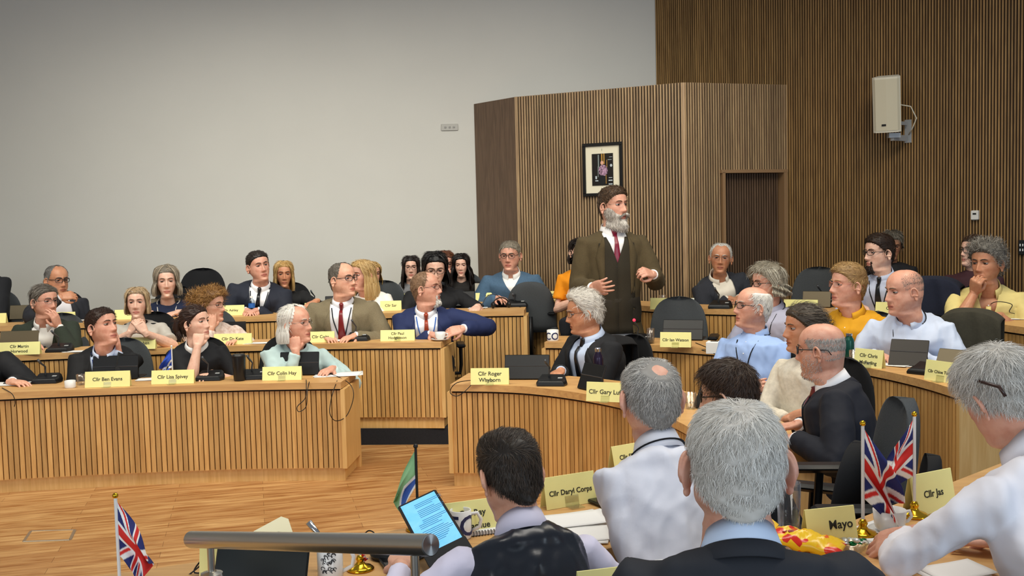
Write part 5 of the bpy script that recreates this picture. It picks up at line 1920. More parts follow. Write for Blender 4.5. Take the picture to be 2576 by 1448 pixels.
sit('person with long pale blond hair in a white top, turned to the left', (912, 692), 9.45, 76, 'chair of the pale blond woman in white', yaw=-10, hy=-42, hp=0, lean=(.03, .08), skin='pink', floor=.28,
    top=dict(k='blouse', c='#f0ece4', noplacket=1, collar=None), lanyard='#17181c', hair=dict(len=.05, vol=.012, long=-.20, open=60, part=-.01, nlong=700, flare=.010, hthick=.016), hc=('#e2c48c', '#a9854f'),
    arms=dict(r=dict(at='desk'), l=dict(at='desk')), deskz=.95, shw=.95, face=dict(w=.95, jaw=.9, nose=.9))
sit('person in olive green top mostly hidden behind the pale blond woman', (934, 690), 9.95, 64, None, yaw=15, hy=35, floor=.28,
    top=dict(k='sweater', c='#6a7a3a'), hair=dict(len=.03, long=-.1), hc=BLOND, arms=dict(r=dict(at='lap'), l=dict(at='lap')))
sit('person with straight black hair reading through glasses, leopard scarf, third row', (1094, 676), 9.5, 86, 'chair of the woman in the leopard scarf', FABB, yaw=5, hy=8, hp=-12, lean=(0, .12), skin='pale', floor=.28,
    top=dict(k='sweater', c='#0f1014', sleeve=.5), hair=dict(len=.05, vol=.012, long=-.125, open=62, part=0, nlong=700, flare=.012, hthick=.016), hc=('#1b1716', '#080707'),
    glasses=dict(c='#1a1210', size=(.027, .019), r=.0018), arms=dict(r=dict(at='desk'), l=dict(at='px', p=(1200, 772), d=9.2, hdir=(-.3, .9, -.2))), deskz=.95, face=dict(w=.97, jaw=.93))
# --- by the back wall
sit('person with long dark hair and glasses in a grey hoodie against the wall', (1034, 673), 10.15, 60, 'chair of the woman in the grey hoodie', yaw=-3, hy=5, lean=(0, .05), skin='pale', floor=.28,
    top=dict(k='hoodie', c='#77777a', t='wool', fold=.008), hair=dict(len=.05, vol=.010, long=-.25, open=50, part=0, nlong=400, flare=.010), hc=('#2e201a', '#150e0b'), glasses=dict(c='#222222', size=(.027, .021)),
    arms=dict(r=dict(at='lap'), l=dict(at='lap')), shw=.95, face=dict(w=.97))
sit('person with auburn hair and glasses, hand over mouth, against the wall', (1121, 663), 10.2, 64, 'chair of the auburn-haired person', yaw=0, hy=8, hp=-6, lean=(0, .15), skin='pink', floor=.28,
    top=dict(k='sweater', c='#121317'), hair=dict(len=.035, vol=.012, long=-.03, open=78, part=-.01, nlong=300), hc=('#8c5433', '#4c2a18'), glasses=dict(c='#7a5a4a'),
    arms=dict(r=dict(at='chin', o=(.03, .12, -.11), hd=(.3, .1, .8), curl=.8), l=dict(at='lap')))
sit('person with long wavy black hair all in black, against the wall', (1160, 668), 10.1, 58, 'small grey chair before the black-haired woman', FAB, yaw=0, hy=0, lean=(0, .05), skin='pale', floor=.28,
    top=dict(k='sweater', c='#15110f'), hair=dict(len=.05, vol=.016, long=-.26, open=48, part=0, nlong=800, flare=.022, hthick=.02, wavy=1), hc=('#221815', '#0c0807'), arms=dict(r=dict(at='lap'), l=dict(at='lap')), shw=.95, face=dict(w=.93, jaw=.88, nose=.8))
sit('person in blue V-neck jumper, white shirt and dark glasses, smiling by the corner', (1283, 643), 9.75, 76, 'chair of the man in blue jumper', back=-.06, low=.22, yaw=-5, hy=-12, hp=-3, lean=(0, .06), skin='pink', floor=.28,
    top=dict(k='suit', c='#4a6680', t='wool', shirt='#f3f2ef', nolapel=1, v=(.80, .004, .07), gap=16, cuffs=0), lanyard=('#1d2430', 1), hair=dict(len=.024, vol=.008), hc=('#a8a090', '#756c5e'), glasses=dict(c='#241c18', r=.002), arms=dict(r=dict(at='desk'), l=dict(at='desk')), deskz=.98, shw=1.08, bulk=1.1, face=dict(fat=.4), brow='#7a7060')
sit('person in orange shirt with black beard and tied-back dark hair, hand at his beard', (1459, 634), 9.32, 70, 'chair of the man in orange', back=-.08, low=.2, yaw=-15, hy=20, hp=8, lean=(0, .1), skin='pale', floor=.28,
    top=dict(k='blouse', c='#f0940c', noplacket=1, collar=None, sleeve=.5), hair=dict(len=.05, vol=.008, back=1, long=-.09, open=92, nlong=300), hc=('#2a1c16', '#120b08'), beard=dict(kind='full', len=.03, vol=.012, drop=.03, n=600), bc=('#241a16', '#0d0a09'),
    glasses=dict(c='#a08070', metal=1, r=.001), lanyard='#5a2a20', arms=dict(l=dict(at='px', p=(1462, 690), d=9.55, hdir=(-.1, -.1, 1), palm=(.3, .9, 0), curl=1.0, hint=(1, .2, -.8)), r=dict(at='desk', x=0)), deskz=.98)
# --- the speaker
person('person standing to speak, grey beard, brown suit, crimson tie', (1543, 519), 8.3, 96, yaw=8, hy=38, hp=3, lean=(0, .0), skin='pink', floor=.13, stand=True, L=.52, group='people seated at the desks' and None,
       top=dict(k='open', c='#574a31', t='tweed', shirt='#f4f2f2', v=(-.5, .098, .078), waistcoat='#352f23', lo=-.40, tiel=.52, tiew=.7, fold=.006), tie='#7c1530', trousers='#332d24', shw=1.04,
       hair=dict(len=.030, vol=.011, fwd=(.7, .5, .2), topvol=.008), hc=('#7a6049', '#3c2d21'), beard=dict(kind='full', len=.018, vol=.005, drop=.032, mous=1, n=1400), bc=('#d9d3cb', '#6b625a'), glasses=dict(c='#b8b4ac', metal=1, r=.0009, rimless=1), brow='#5a4534',
       arms=dict(r=dict(at='px', p=(1490, 722), d=7.95, hdir=(.45, .75, .1), palm=(-.9, .2, -.3), curl=.35, spread=.7, thumb=0, hint=(-.25, -.7, -.7)),
                 l=dict(at='px', p=(1643, 690), d=7.95, hdir=(-.75, .55, .25), palm=(.3, .6, .7), curl=1.05, thumb=.5, hint=(.45, -.6, -.7))))
# --- right block, inner row
sit('person with swept white hair and glasses in black suit, in profile facing left', (1468, 786), 7.05, 102, 'dark chair with red lining behind the white-haired man in profile', FABB, yaw=-55, hy=-82, hp=-8, lean=(0, .02), skin='tan', floor=0,
    top=dict(k='open', c='#14161b', shirt='#bccbe6', v=(.0, .085, .085)), tie='#14171e', hair=dict(len=.05, vol=.020, rec=.4, mess=.5, wave=.12, back=1, topvol=.012), hc=('#f0ece4', '#b9b4ac'), glasses=dict(c='#5a4a40', metal=1),
    arms=dict(r=dict(at='desk', x=.02, y=.22), l=dict(at='lap')), deskz=.68, bulk=1.2, face=dict(fat=.7), brow='#8c857c')
sit('person in light blue shirt with crossed arms, white hair, lanyard and glasses', (1893, 772), 6.25, 106, 'black chair behind the man with crossed arms', FABB, yaw=-38, hy=-78, hp=6, lean=(0, -.04), skin='pink', floor=0,
    top=dict(k='shirt', c='#9db9ea', fold=.011, belly=.5, gap=26), lanyard='#10121a', hair=dict(len=.028, vol=.012, bald=.075, rec=1.6), hc=('#f4f2ec', '#c4c1ba'), glasses=dict(c='#181818', r=.002), bulk=1.12,
    arms=dict(r=dict(at='cross'), l=dict(at='cross')), face=dict(fat=.4), brow='#a09890')
sit('person with dark tied hair, glasses on her head, cream top and scarf, facing left', (2022, 826), 5.55, 118, 'dark chair of the woman in cream', FABB, yaw=-55, hy=-82, lean=(0, .02), skin='tan', floor=0,
    top=dict(k='sweater', c='#e2dac8', t='wool', fold=.008), hair=dict(len=.06, vol=.018, back=1, mess=.25, bun=(0, -.105, .01, .045)), hc=('#6d6459', '#33291f'), glasses=dict(c='#5a4a3a', up=.085, r=.0016),
    arms=dict(r=dict(at='cross'), l=dict(at='cross')), face=dict(w=.97, jaw=.93), shw=.95)
sit('person in navy suit, bald on top with grey sides, glasses, seen from behind', (2066, 880), 4.75, 142, 'dark chair behind the bald man in the navy suit', FABB, low=.34, yaw=-108, hy=-122, hp=-4, lean=(.03, .04), skin='pink', floor=0,
    top=dict(k='suit', c='#111522', shirt='#eeeef2'), tie='#6a2430', hair=dict(len=.015, vol=.004, bald=.050, rec=.8, noshell=1, n=20000, lift=.10, w=.0016), hc=('#d2cec6', '#78746f'), glasses=dict(c='#15181c', r=.0022), beard=dict(kind='full', len=.008, vol=.002, noshell=1, n=1500), bc=('#d5cfc8', '#9b948c'),
    arms=dict(r=dict(at='desk'), l=dict(at='desk', x=.2)), deskz=.70, bulk=1.2, shw=1.12, face=dict(fat=.6, neck=1.1))
# --- right block, second row
sit('person with wavy grey bob and glasses in a pale lilac shirt, facing left', (1930, 714), 7.5, 98, 'black chair of the wavy-haired person in lilac', FABB, yaw=-45, hy=-72, lean=(0, .02), skin='pink', floor=.13,
    top=dict(k='shirt', c='#aeb0c6', fold=.009), hair=dict(len=.05, vol=.022, long=-.075, open=76, wavy=1.2, mess=.4, wave=.15, hthick=.022, nlong=700, topvol=.008), hc=('#c9c4b4', '#7a7263'), glasses=dict(c='#2c2620', r=.002), lanyard='#23262e',
    arms=dict(r=dict(at='desk'), l=dict(at='lap')), deskz=.81)
sit('person in mustard yellow shirt with fair hair and glasses, facing left', (2133, 718), 6.85, 108, 'grey chair of the man in mustard shirt', yaw=-40, hy=-75, hp=4, lean=(0, .06), skin='pink', floor=.13,
    top=dict(k='shirt', c='#d49a15', fold=.011, gap=28), hair=dict(len=.028, vol=.010, fwd=(.2, .8, .6), topvol=.012), hc=('#c9a66e', '#8a6c46'), glasses=dict(c='#c87a62', r=.0012), brow='#a98a62',
    arms=dict(r=dict(at='desk'), l=dict(at='desk', x=-.03)), deskz=.81, bulk=1.05)
sit('person in white shirt with cropped grey hair and black lanyard, leaning on the desk', (2275, 733), 6.45, 116, 'chair draped with a dark olive jacket beside the man in white shirt', FABB, yaw=-35, hy=-78, hp=-4, lean=(0, .14), skin='pink', floor=.13,
    top=dict(k='shirt', c='#c9d5ec', fold=.012, gap=18), lanyard='#12141c', hair=dict(len=.012, vol=.003, bald=.096, rec=1.0, noshell=1, n=20000, lift=.08, w=.0022), hc=('#7e7a75', '#46423e'), bulk=1.15, shw=1.08,
    arms=dict(r=dict(at='desk', x=.12), l=dict(at='desk', x=.10)), deskz=.81, face=dict(fat=.8, neck=1.1), brow='#6a5a4c')
# --- right block, back row
sit('person in charcoal jacket and cream shirt with white hair and thin glasses, facing front', (1813, 650), 9.05, 78, 'chair of the white-haired man in charcoal', back=-.10, yaw=10, hy=-12, hp=2, hr=-4, lean=(.09, .10), skin='tan', floor=.28,
    top=dict(k='open', c='#2d3038', t='wool', shirt='#e9e3d4', v=(.0, .06, .08), gap=24), hair=dict(len=.024, vol=.008, rec=.8), hc=('#ecebe6', '#c3c0b9'), glasses=dict(c='#9a9488', metal=1, r=.001), arms=dict(r=dict(at='desk', x=-.02), l=dict(at='desk')), deskz=.98, bulk=1.1, brow='#cfcac0')
sit('person in profile with dark quiff, goatee, glasses and striped tie, pale shirt', (2212, 636), 7.9, 92, 'chair of the man with striped tie', FABB, yaw=-38, hy=-72, lean=(0, .04), skin='pale', floor=.28,
    top=dict(k='shirt', c='#bfc8e0'), tie='#1c1f24', lanyard='#14161e', hair=dict(len=.022, vol=.009, topvol=.012, fwd=(0, .7, .5)), hc=('#4a3526', '#231811'), beard=dict(kind='goatee', len=.012, vol=.004, n=500), bc=('#33241c', '#19110d'), glasses=dict(c='#17171a', r=.002), arms=dict(r=dict(at='desk'), l=dict(at='lap')), deskz=.98)
sit('person with grey-brown hair half hidden behind the man with the striped tie', (2243, 616), 8.75, 70, 'chair of the half hidden woman by the batten wall', FABB, yaw=-20, hy=-10, hp=-14, floor=.28, skin='tan',
    top=dict(k='sweater', c='#16171c'), hair=dict(len=.045, vol=.018, long=-.03, open=75, nlong=300), hc=('#8a8478', '#4a443a'), glasses=dict(c='#1b1b1b'), arms=dict(r=dict(at='lap'), l=dict(at='lap')))
sit('person in short-sleeved pale yellow shirt with tousled grey curls, chin on fist', (2482, 663), 7.1, 104, 'black chair behind the man in pale yellow shirt', FABB, yaw=-22, hy=-52, hp=0, lean=(0, .10), skin='tan', floor=.28,
    top=dict(k='shirt', c='#e0cf88', sleeve=.5, v=(.62, .004, .06), gap=34, fold=.010, pocket=-.09), hair=dict(len=.035, vol=.020, curl=.011, mess=.8, topvol=.014, n=1600), hc=('#a9a59d', '#5b5750'), brow='#3a322c',
    arms=dict(r=dict(at='chin', o=(.030, .085, -.140), hd=(.25, .3, .6), fing=(1.1, 1.2, 1.2, 1.3), thumb=.8, pn=(.3, -1, .4), hint=(-.5, .6, -1)), l=dict(at='desk', x=.05)), deskz=.98, face=dict(jaw=.95))
sit('person with dark glasses and long brown hair in a maroon top, behind the grey curls', (2448, 632), 8.15, 78, 'chair of the woman in maroon', FABB, yaw=-35, hy=-70, hp=6, floor=.28, skin='pale', lean=(0, -.05),
    top=dict(k='sweater', c='#3b1c24'), hair=dict(len=.05, vol=.012, back=1, long=-.10, open=88, nlong=300), hc=('#5e4634', '#33241a'), glasses=dict(c='#2a1512', size=(.027, .021), r=.0022), arms=dict(r=dict(at='lap'), l=dict(at='lap')))
# --- near the camera, backs turned
sit('person with short grey hair and a bald spot, white shirt and black lanyard, back turned', (1637, 1002), 2.95, 200, 'chair of the man with the bald spot', FABB, low=.3, yaw=-163, hy=-166, hp=-4, lean=(0, .12), skin='pink', floor=.13,
    top=dict(k='shirt', c='#e6e8f2', fold=.010), lanyard='#15161c', hair=dict(len=.026, vol=.010, spot=(.004, -.072, .090, .016), whorl=(0.004, -.070, .09), n=7000, mess=.3), hc=('#e4e1da', '#7c7974'),
    arms=dict(r=dict(at='desk', x=.16), l=dict(at='px', p=(1585, 1430), d=2.95, hdir=(.2, .9, 0), hint=(-.15, -1, -.5))), deskz=.81, bulk=1.08, shw=.98, face=dict(neck=1.25, jaw=1.2, ear=1.25))
sit('person with thick brown hair and dark glasses seen over the grey heads', (1832, 995), 3.75, 168, 'chair of the brown-haired man', FABB, low=.15, yaw=-120, hy=-118, hp=-8, lean=(0, .12), skin='pale', floor=.13,
    top=dict(k='suit', c='#20242c'), hair=dict(len=.035, vol=.014, topvol=.010, n=5000, mess=.3), hc=('#4f3a2b', '#2a1d15'), glasses=dict(c='#1c1512', r=.0024), arms=dict(r=dict(at='lap'), l=dict(at='lap')))
sit('person with slick dark hair in a black satin waistcoat over a lilac shirt, head bowed', (1283, 1195), 2.45, 222, 'chair of the man in the satin waistcoat', FABB, low=.3, yaw=-162, hy=-152, hp=-16, hr=0, lean=(0, .14), skin='fair', floor=.13,
    top=dict(k='vest', c='#1b2029', t='satin', shirt='#dcd8ec', fold=.009), hair=dict(len=.026, vol=.009, n=10000, mess=.16, fwd=(.55, .3, .3), topvol=.008), hc=('#544538', '#1d1813'),
    arms=dict(r=dict(at='desk', x=.16), l=dict(at='px', p=(1010, 1425), d=2.5, hdir=(.2, .9, 0), hint=(-.6, -.7, -.5))), deskz=.81, shw=1.0, face=dict(w=.97, jaw=1.15, neck=1.15, ear=1.15))
sit('person with dense silver hair, charcoal jacket, pale blue collar, nearest turned back', (1852, 1172), 1.80, 328, 'chair of the silver-haired man nearest the camera', FABB, low=.3, yaw=176, hy=178, hp=-3, hr=0, lean=(0, .10), skin='pink', floor=.26,
    top=dict(k='suit', c='#23262d', shirt='#cfe0f8', fold=.005), hair=dict(len=.024, vol=.012, n=12000, whorl=(.006, -.040, .112), mess=.28, w=.0007), hc=('#fdfaf2', '#bab6ae'),
    arms=dict(l=dict(at='desk', x=.1), r=dict(at='desk', x=.28, y=.30)), deskz=.94, shw=1.06, bulk=1.05, face=dict(neck=1.38, jaw=1.28, w=1.02, ear=1.28))
sit('person in white shirt leaning in from the right, grey hair with glasses pushed up', (2515, 992), 2.25, 246, 'chair of the leaning man in white shirt', FABB, low=.2, yaw=-150, hy=-158, hp=-22, hr=-12, lean=(0, .26), skin='pink', floor=.26,
    top=dict(k='shirt', c='#eceaf0', fold=.012), hair=dict(len=.035, vol=.014, n=8000, mess=.3, w=.0009), hc=('#f0ece4', '#a8a49c'), glasses=dict(c='#3a2620', up=.055, r=.0042, tilt=25),
    arms=dict(l=dict(at='px', p=(2285, 1345), d=2.33, hdir=(-.25, .8, -.40), palm=(-.7, .5, .5), curl=.4, hint=(-1, -.3, -.2)), r=dict(at='desk', x=.1)), deskz=.94, bulk=1.15, shw=1.18, face=dict(fat=.3))
# ------------------------------------------------------------ things on the desks and walls
Z1, Z2, Z3, ZR3, ZF, ZG = .68, .81, .95, .98, .81, .94
# --- yellow name cards, left block
card(270, 973, Z1, 'Cllr Ben Evans', 3, 'yellow name card before the man resting his cheek on his hand', w=.30, h=.105)
card(434, 965, Z1, 'Cllr Lisa Spivey', 1, 'yellow name card below the small blue flag', w=.29, h=.092)
card(709, 956, Z1, 'Cllr Colin Hay', 0, 'yellow name card before the man in mint shirt', w=.27, h=.092)
card(48, 892, Z2, 'Cllr Martin\nHorwood', 2, 'yellow name card before the man in dark green jacket', w=.31, h=.095, size=.032, clip=False)
card(350, 878, Z2, 'Cllr Cohen', 1, 'yellow name card between the front row heads, before the clasped hands', w=.25, h=.09, clip=False)
card(585, 866, Z2, 'Cllr Dr Kate', 0, 'yellow name card before the curly-haired woman', w=.30, h=.085, clip=False)
card(806, 861, Z2, 'Cllr Coits', 0, 'yellow name card behind the white-haired head, second row', w=.22, h=.085, clip=False)
card(1000, 857, Z2, 'Cllr Paul\nHodgkinson', -1, 'yellow name card before the man in navy suit and rust tie', w=.27, h=.085, size=.030)
card(0, 812, Z3, '', 0, 'blank yellow name card cut off by the left edge, third row', w=.10, h=.085, clip=False)
card(160, 811, Z3, '', 2, 'yellow name card before the leaning man with black glasses', w=.19, h=.09, clip=False)
card(325, 803, Z3, 'Cllr', 2, 'yellow name card behind the blond bob, third row', w=.26, h=.085, clip=False)
card(580, 793, Z3, 'Cllr Ashley', 1, 'yellow name card left of the water bottle', w=.24, h=.09, size=.03, clip=False)
card(725, 771, Z3 + .0, '', 0, 'narrow yellow card beside the elbow of the dark navy suit', w=.07, h=.09, clip=False)
card(790, 787, Z3, 'C', 0, 'yellow name card beside the tweed shoulder, third row', w=.17, h=.09, clip=False)
card(983, 781, Z3, 'Cllr Sar', 0, 'yellow name card between tweed and navy jackets', w=.19, h=.088, size=.034, clip=False)
card(1015, 757, ZR3, 'Cllr', 0, 'yellow name card below the grey hoodie', w=.13, h=.07, clip=False)
card(1226, 757, ZR3, 'Cllr Alex\nHegenbarth', 0, 'yellow name card before the open silver laptop', w=.22, h=.078, size=.026, clip=False)
card(1385, 753, ZR3, 'Cllr David\nDrew', -3, 'yellow name card before the man in orange', w=.19, h=.078, size=.026, clip=False)
# --- right block
card(1232, 967, Z1, 'Cllr Roger\nWhyborn', -6, 'yellow name card at the left end of the middle curved desk', w=.25, h=.105, size=.036)
card(1522, 1010, Z1, 'Cllr Gary Luff', -22, 'yellow name card left of the bald-spot head', w=.23, h=.11, size=.036)
card(1699, 873, Z2, 'Cllr Ian Watson', -18, 'yellow name card beside the tall water glass', w=.22, h=.105, size=.029)
card(1690, 778, ZR3, 'Cllr Jeremy', -20, 'wide yellow name card with a round crest, right of the speaker', w=.36, h=.092, size=.034, clip=False)
card(2013, 783, ZR3, 'Cllr Chris', -30, 'yellow name card before the empty grey chair at the back', w=.26, h=.09, clip=False)
card(2232, 791, ZR3, 'C', -38, 'yellow name card between mustard shirt and white shirt', w=.18, h=.09, clip=False)
card(2465, 800, ZR3, 'Cllr Patient', -20, 'yellow name card before the man in pale yellow shirt', w=.24, h=.09, size=.030, clip=False)
card(2182, 924, Z2, 'Cllr Chris\nMcFarling', -52, 'yellow name card by the water glass and green flask', w=.19, h=.108, size=.030)
card(2364, 960, Z2, 'Cllr Chloe Turner', -62, 'yellow name card at the right end of the curved second row', w=.21, h=.11, size=.023)
# --- near desks
card(1440, 1272, ZF, 'Cllr Daryl Corps', 27, 'large yellow name card in front of the loose papers', w=.19, h=.10, size=.0235, group='name cards on the near desks')
card(1193, 1345, ZF, 'Cllr Ray\nDonaghue', 22, 'large yellow name card behind the mug, beside the tablet', w=.19, h=.10, size=.026, clip=False, group='name cards on the near desks')
card(1590, 1175, ZF, 'Cllr Shaun', 32, 'yellow name card touching the white shirt of the bald-spot man', w=.16, h=.085, size=.024, clip=False, group='name cards on the near desks')
card(2098, 1366, ZG, '      Mayo', 14, 'large yellow name card behind the bag of sweets', w=.135, h=.083, size=.030, clip=False, group='name cards on the near desks')
card(2356, 1288, ZG, 'Cllr Jas', 28, 'yellow name card beside the leaning man in white shirt', w=.16, h=.105, size=.026, clip=False, group='name cards on the near desks')
card(1530, 1520, ZG, '', 15, 'yellow card corner at the bottom edge below the white shirt', w=.12, h=.07, clip=False, group='name cards on the near desks')
c = card(548, 1452, ZF, '', 0, 'yellow card half hidden behind the handrail post', w=.10, h=.11, clip=False, group='name cards on the near desks')
# crest on the wide card
wc = [o for o in bpy.data.objects if o.get('label', '').startswith('wide yellow name card')][0]
b = MB(); Ma = Matrix.Rotation(-(PI / 2 - math.atan2(.092, .0207)), 4, 'X'); b.box((.150, .0095, .046), (.060, .0012, .093), M=Ma); wp = b.build('white_end', PAPER, wc)
b = MB(); b.tube([(.150 + .016 * math.cos(a), .0085 + .0045 * math.sin(a) * .5, .05 + .018 * math.sin(a)) for a in np.linspace(0, 2 * PI, 20)], .0028, 6); b.ball((.150, .009, .05), (.009, .002, .011), 10); b.build('crest', mat('blue_grey_crest', '#8a97b8', rough=.6), wp)
# --- laptops and tablets, backs towards the camera
TAN = mat('bronze_lid', '#6e6450', rough=.45, metal=.5)
SILV_ = mat('silver_lid', '#8f8b80', rough=.4, metal=.6)
laptop(283, 958, Z1, 2, 'black tablet before the man resting his cheek on his hand', w=.32, h=.17)
laptop(748, 947, Z1 + .0, -3, 'black tablet on kickstand before the man in mint shirt', w=.28, h=.165)
laptop(40, 882, Z2, 2, 'dark laptop before the man in dark green jacket', w=.30, h=.15, kick=False, back=TAN)
laptop(348, 868, Z2, 2, 'black laptop before the clasped hands', w=.27, h=.17, kick=False)
lp = laptop(572, 850, Z2, 0, 'black laptop with a small white crest sticker, before the curly-haired woman', w=.28, h=.13, kick=False)
laptop(806, 846, Z2, 0, 'black laptop before the man in tweed', w=.20, h=.13, kick=False)
laptop(1035, 850, Z2, -1, 'black tablet before the man in navy suit', w=.27, h=.16)
laptop(52, 805, Z3, 3, 'brownish laptop at the left, third row', w=.24, h=.13, kick=False, back=TAN)
laptop(412, 793, Z3, 2, 'bronze laptop before the grey-bobbed woman', w=.27, h=.15, kick=False, back=TAN)
laptop(600, 783, Z3, 2, 'black laptop before the dark navy suit', w=.24, h=.12, kick=False)
laptop(840, 775, Z3, 2, 'black laptop behind the tweed shoulder', w=.18, h=.11, kick=False)
laptop(1155, 772, Z3, 2, 'black laptop before the woman in leopard scarf', w=.29, h=.14, kick=False)
laptop(1236, 752, ZR3, 0, 'open silver laptop before the man in blue jumper', w=.32, h=.155, kick=False, back=SILV_)
laptop(1429, 745, ZR3, -4, 'dark laptop before the man in orange', w=.26, h=.10, kick=False, back=TAN)
laptop(1322, 958, Z1, -8, 'black tablet beside the leftmost card of the middle desk', w=.30, h=.17, tilt=25)
laptop(1462, 985, Z1, -58, 'black tablet seen edge-on before the dark bottle', w=.22, h=.17, tilt=22)
laptop(1714, 858, Z2, -18, 'black tablet behind the yellow card, before the empty chair', w=.30, h=.16, tilt=25)
laptop(2276, 925, Z2, -35, 'dark tablet on kickstand before the man in white shirt', w=.22, h=.17, tilt=28, back=mat('brown_black_lid', '#2a251f', rough=.4))
laptop(2385, 960, Z2, -50, 'bronze laptop lid beside the rightmost card of the second row', w=.24, h=.18, tilt=30, kick=False, back=TAN)
laptop(1752, 1035, Z1, -70, 'black tablet before the brown-haired man', w=.24, h=.17, tilt=25)
laptop(2340, 775, ZR3, -40, 'black laptop behind the white shirt, back row', w=.22, h=.12, kick=False)
laptop(2050, 775, ZR3, -28, 'bronze laptop before the empty grey chair at the back', w=.22, h=.13, kick=False, back=TAN)
# --- microphones
micunit(118, 962, Z1, 3, 'black desk microphone left of the small white cup')
micunit(528, 955, Z1, 0, 'black desk microphone between the blue flag and the tall black tumbler')
micunit(640, 952, Z1, 5, 'black desk microphone behind the name card of the mint-shirted man')
micunit(900, 856, Z2, 0, 'black desk microphone before the tweed jacket')
micunit(150, 884, Z2, 0, 'black desk microphone at the elbow of the dark green jacket')
micunit(15, 800, Z3, 0, 'grey desk microphone at the left edge, third row')
micunit(795, 774, Z3, 0, 'desk microphone behind the hand of the blond woman')
micunit(1388, 968, Z1, -10, 'black desk microphone between the two tablets of the middle desk')
micunit(1610, 862, Z2, -14, 'black desk microphone with a lit red ring, before the speaker', lit=True)
micunit(1812, 775, ZR3, -22, 'desk microphone before the white-haired man in charcoal')
micunit(1300, 770, Z3, 0, 'small desk microphone at the end of the third row', up=.12)
micunit(2070, 768, ZR3, -25, 'desk microphone left of the mustard shirt')
micunit(2330, 940, Z2, -50, 'flat black desk microphone between the two cards at right', stem=False)
micunit(2400, 790, ZR3, -30, 'desk microphone left of the pale yellow shirt')
# --- cups, glasses, bottles
mug(177, 975, Z1, 0, 'small white cup left of the name card in the front row', h=.05, r=.036, handle=False)
tumbler(205, 968, Z1, 'short water glass beside the small white cup', h=.075)
tumbler(1637, 864, Z2, 'tall water glass between lit microphone and yellow card', h=.115, r=.030)
tumbler(1668, 768, ZR3, 'water glass above the wide yellow card', h=.09)
tumbler(2150, 915, Z2, 'water glass left of the card by the green flask', h=.085)
tumbler(1738, 1028, Z1, 'water glass between the grey head and the brown-haired head', h=.09)
tumbler(1985, 1340, ZG, 'tall glass standing by the bag of sweets', h=.13, r=.030, water=0)
mug(1391, 857, Z2, -14, 'white mug with dark letters at the left end of the second curved desk', h=.085, r=.045, letters=('CO', .078, .0008), handle=False)
# cup on saucer
p = atz(1108, 856, Z2)
sc_ = empty('coffee_cup', p, 0, 'white cup on a saucer at the end of the second left row', 'cup', 'white mugs')
b = MB(); b.lathe([(0, .004), (.05, .004), (.075, .014), (.076, .017), (.05, .008), (0, .008)], n=28); b.build('saucer', WHITE, sc_, smooth=True)
b = MB(); b.lathe([(0, .010), (.026, .010), (.038, .030), (.043, .066), (.040, .067), (.034, .030), (.02, .016), (0, .016)], n=28); b.build('cup', WHITE, sc_, smooth=True)
b = MB(); b.tube([(.040, 0, .055), (.058, 0, .055), (.060, 0, .035), (.038, 0, .028)], .004, 8); b.build('handle', WHITE, sc_, smooth=True)


def bottle(px, py, z, label, h, r, col, cap, capc, kind='flask', name='drinks_flask'):
    p = atz(px, py, z); root = empty(name, p, 0, label, 'bottle', 'bottles and flasks')
    b = MB()
    if kind == 'flask': prof = [(0, 0), (r * .95, 0), (r, .006), (r, h * .70), (r * .9, h * .78), (r * .62, h * .86), (r * .60, h * .90), (0, h * .90)]
    else: prof = [(0, 0), (r * .92, 0), (r, .006), (r * .96, h * .30), (r, h * .34), (r, h * .62), (r * .8, h * .78), (r * .35, h * .87), (r * .33, h * .93), (0, h * .93)]
    b.lathe(prof, n=26); b.build('body', col, root, smooth='auto')
    b = MB(); q = r * (.64 if kind == 'flask' else .42); b.lathe([(0, h * .90), (q, h * .90), (q, h * .985), (q * .85, h), (0, h)], n=20); b.build('cap', capc, root, smooth='auto')
    if kind != 'flask':
        b = MB(); b.lathe([(r * 1.01, h * .36), (r * 1.01, h * .60)], n=26); b.build('label_band', mat('blue_label', '#2a63b0', rough=.4), root, smooth=True)
    return root


bottle(1506, 962, Z1, 'dark purple steel bottle on the middle desk beside the black suit', .225, .033, mat('purple_metal', '#2a2036', rough=.25, metal=.5), 0, CHROME)
bottle(2136, 905, Z2, 'dark green flask beside the mustard sleeve', .17, .032, mat('green_metal', '#0d4a40', rough=.3, metal=.3), 0, CHROME)
bottle(634, 790, Z3, 'clear water bottle with a blue label before the dark navy suit', .165, .030, glassmat('bottle_plastic', (.86, .92, .96)), 0, PAPER, kind='pet', name='water_bottle')
b = MB()
p = atz(603, 957, Z1); tum = empty('travel_tumbler', p, 0, 'tall black tumbler beside the black jumper, front row', 'tumbler', 'bottles and flasks')
b.lathe([(0, 0), (.036, 0), (.040, .01), (.046, .16), (0, .16)], n=26); b.build('body', BLACKS, tum, smooth='auto')
b = MB(); b.lathe([(0, .16), (.047, .16), (.048, .175), (.040, .185), (0, .185)], n=26); b.build('lid', BLACK, tum, smooth='auto')
p = atz(2383, 720, ZR3) if False else at(2386, 722, 8.0)
san = empty('sanitiser_bottle', (p.x, p.y, ZR3), 0, 'clear pump bottle standing behind the white-shirted man', 'bottle', 'bottles and flasks')
san.location = atz(2386, 740, ZR3 + .0)
b = MB(); b.lathe([(0, 0), (.033, 0), (.035, .006), (.035, .10), (.014, .118), (.014, .125), (0, .125)], n=22); b.build('body', glassmat('pump_bottle_plastic', (.80, .86, .80)), san, smooth='auto')
b = MB(); b.tube([(0, 0, .125), (0, 0, .165)], .005, 8); b.tube([(0, 0, .165), (.03, 0, .163)], .006, 8); b.build('pump', PAPER, san, smooth='auto')
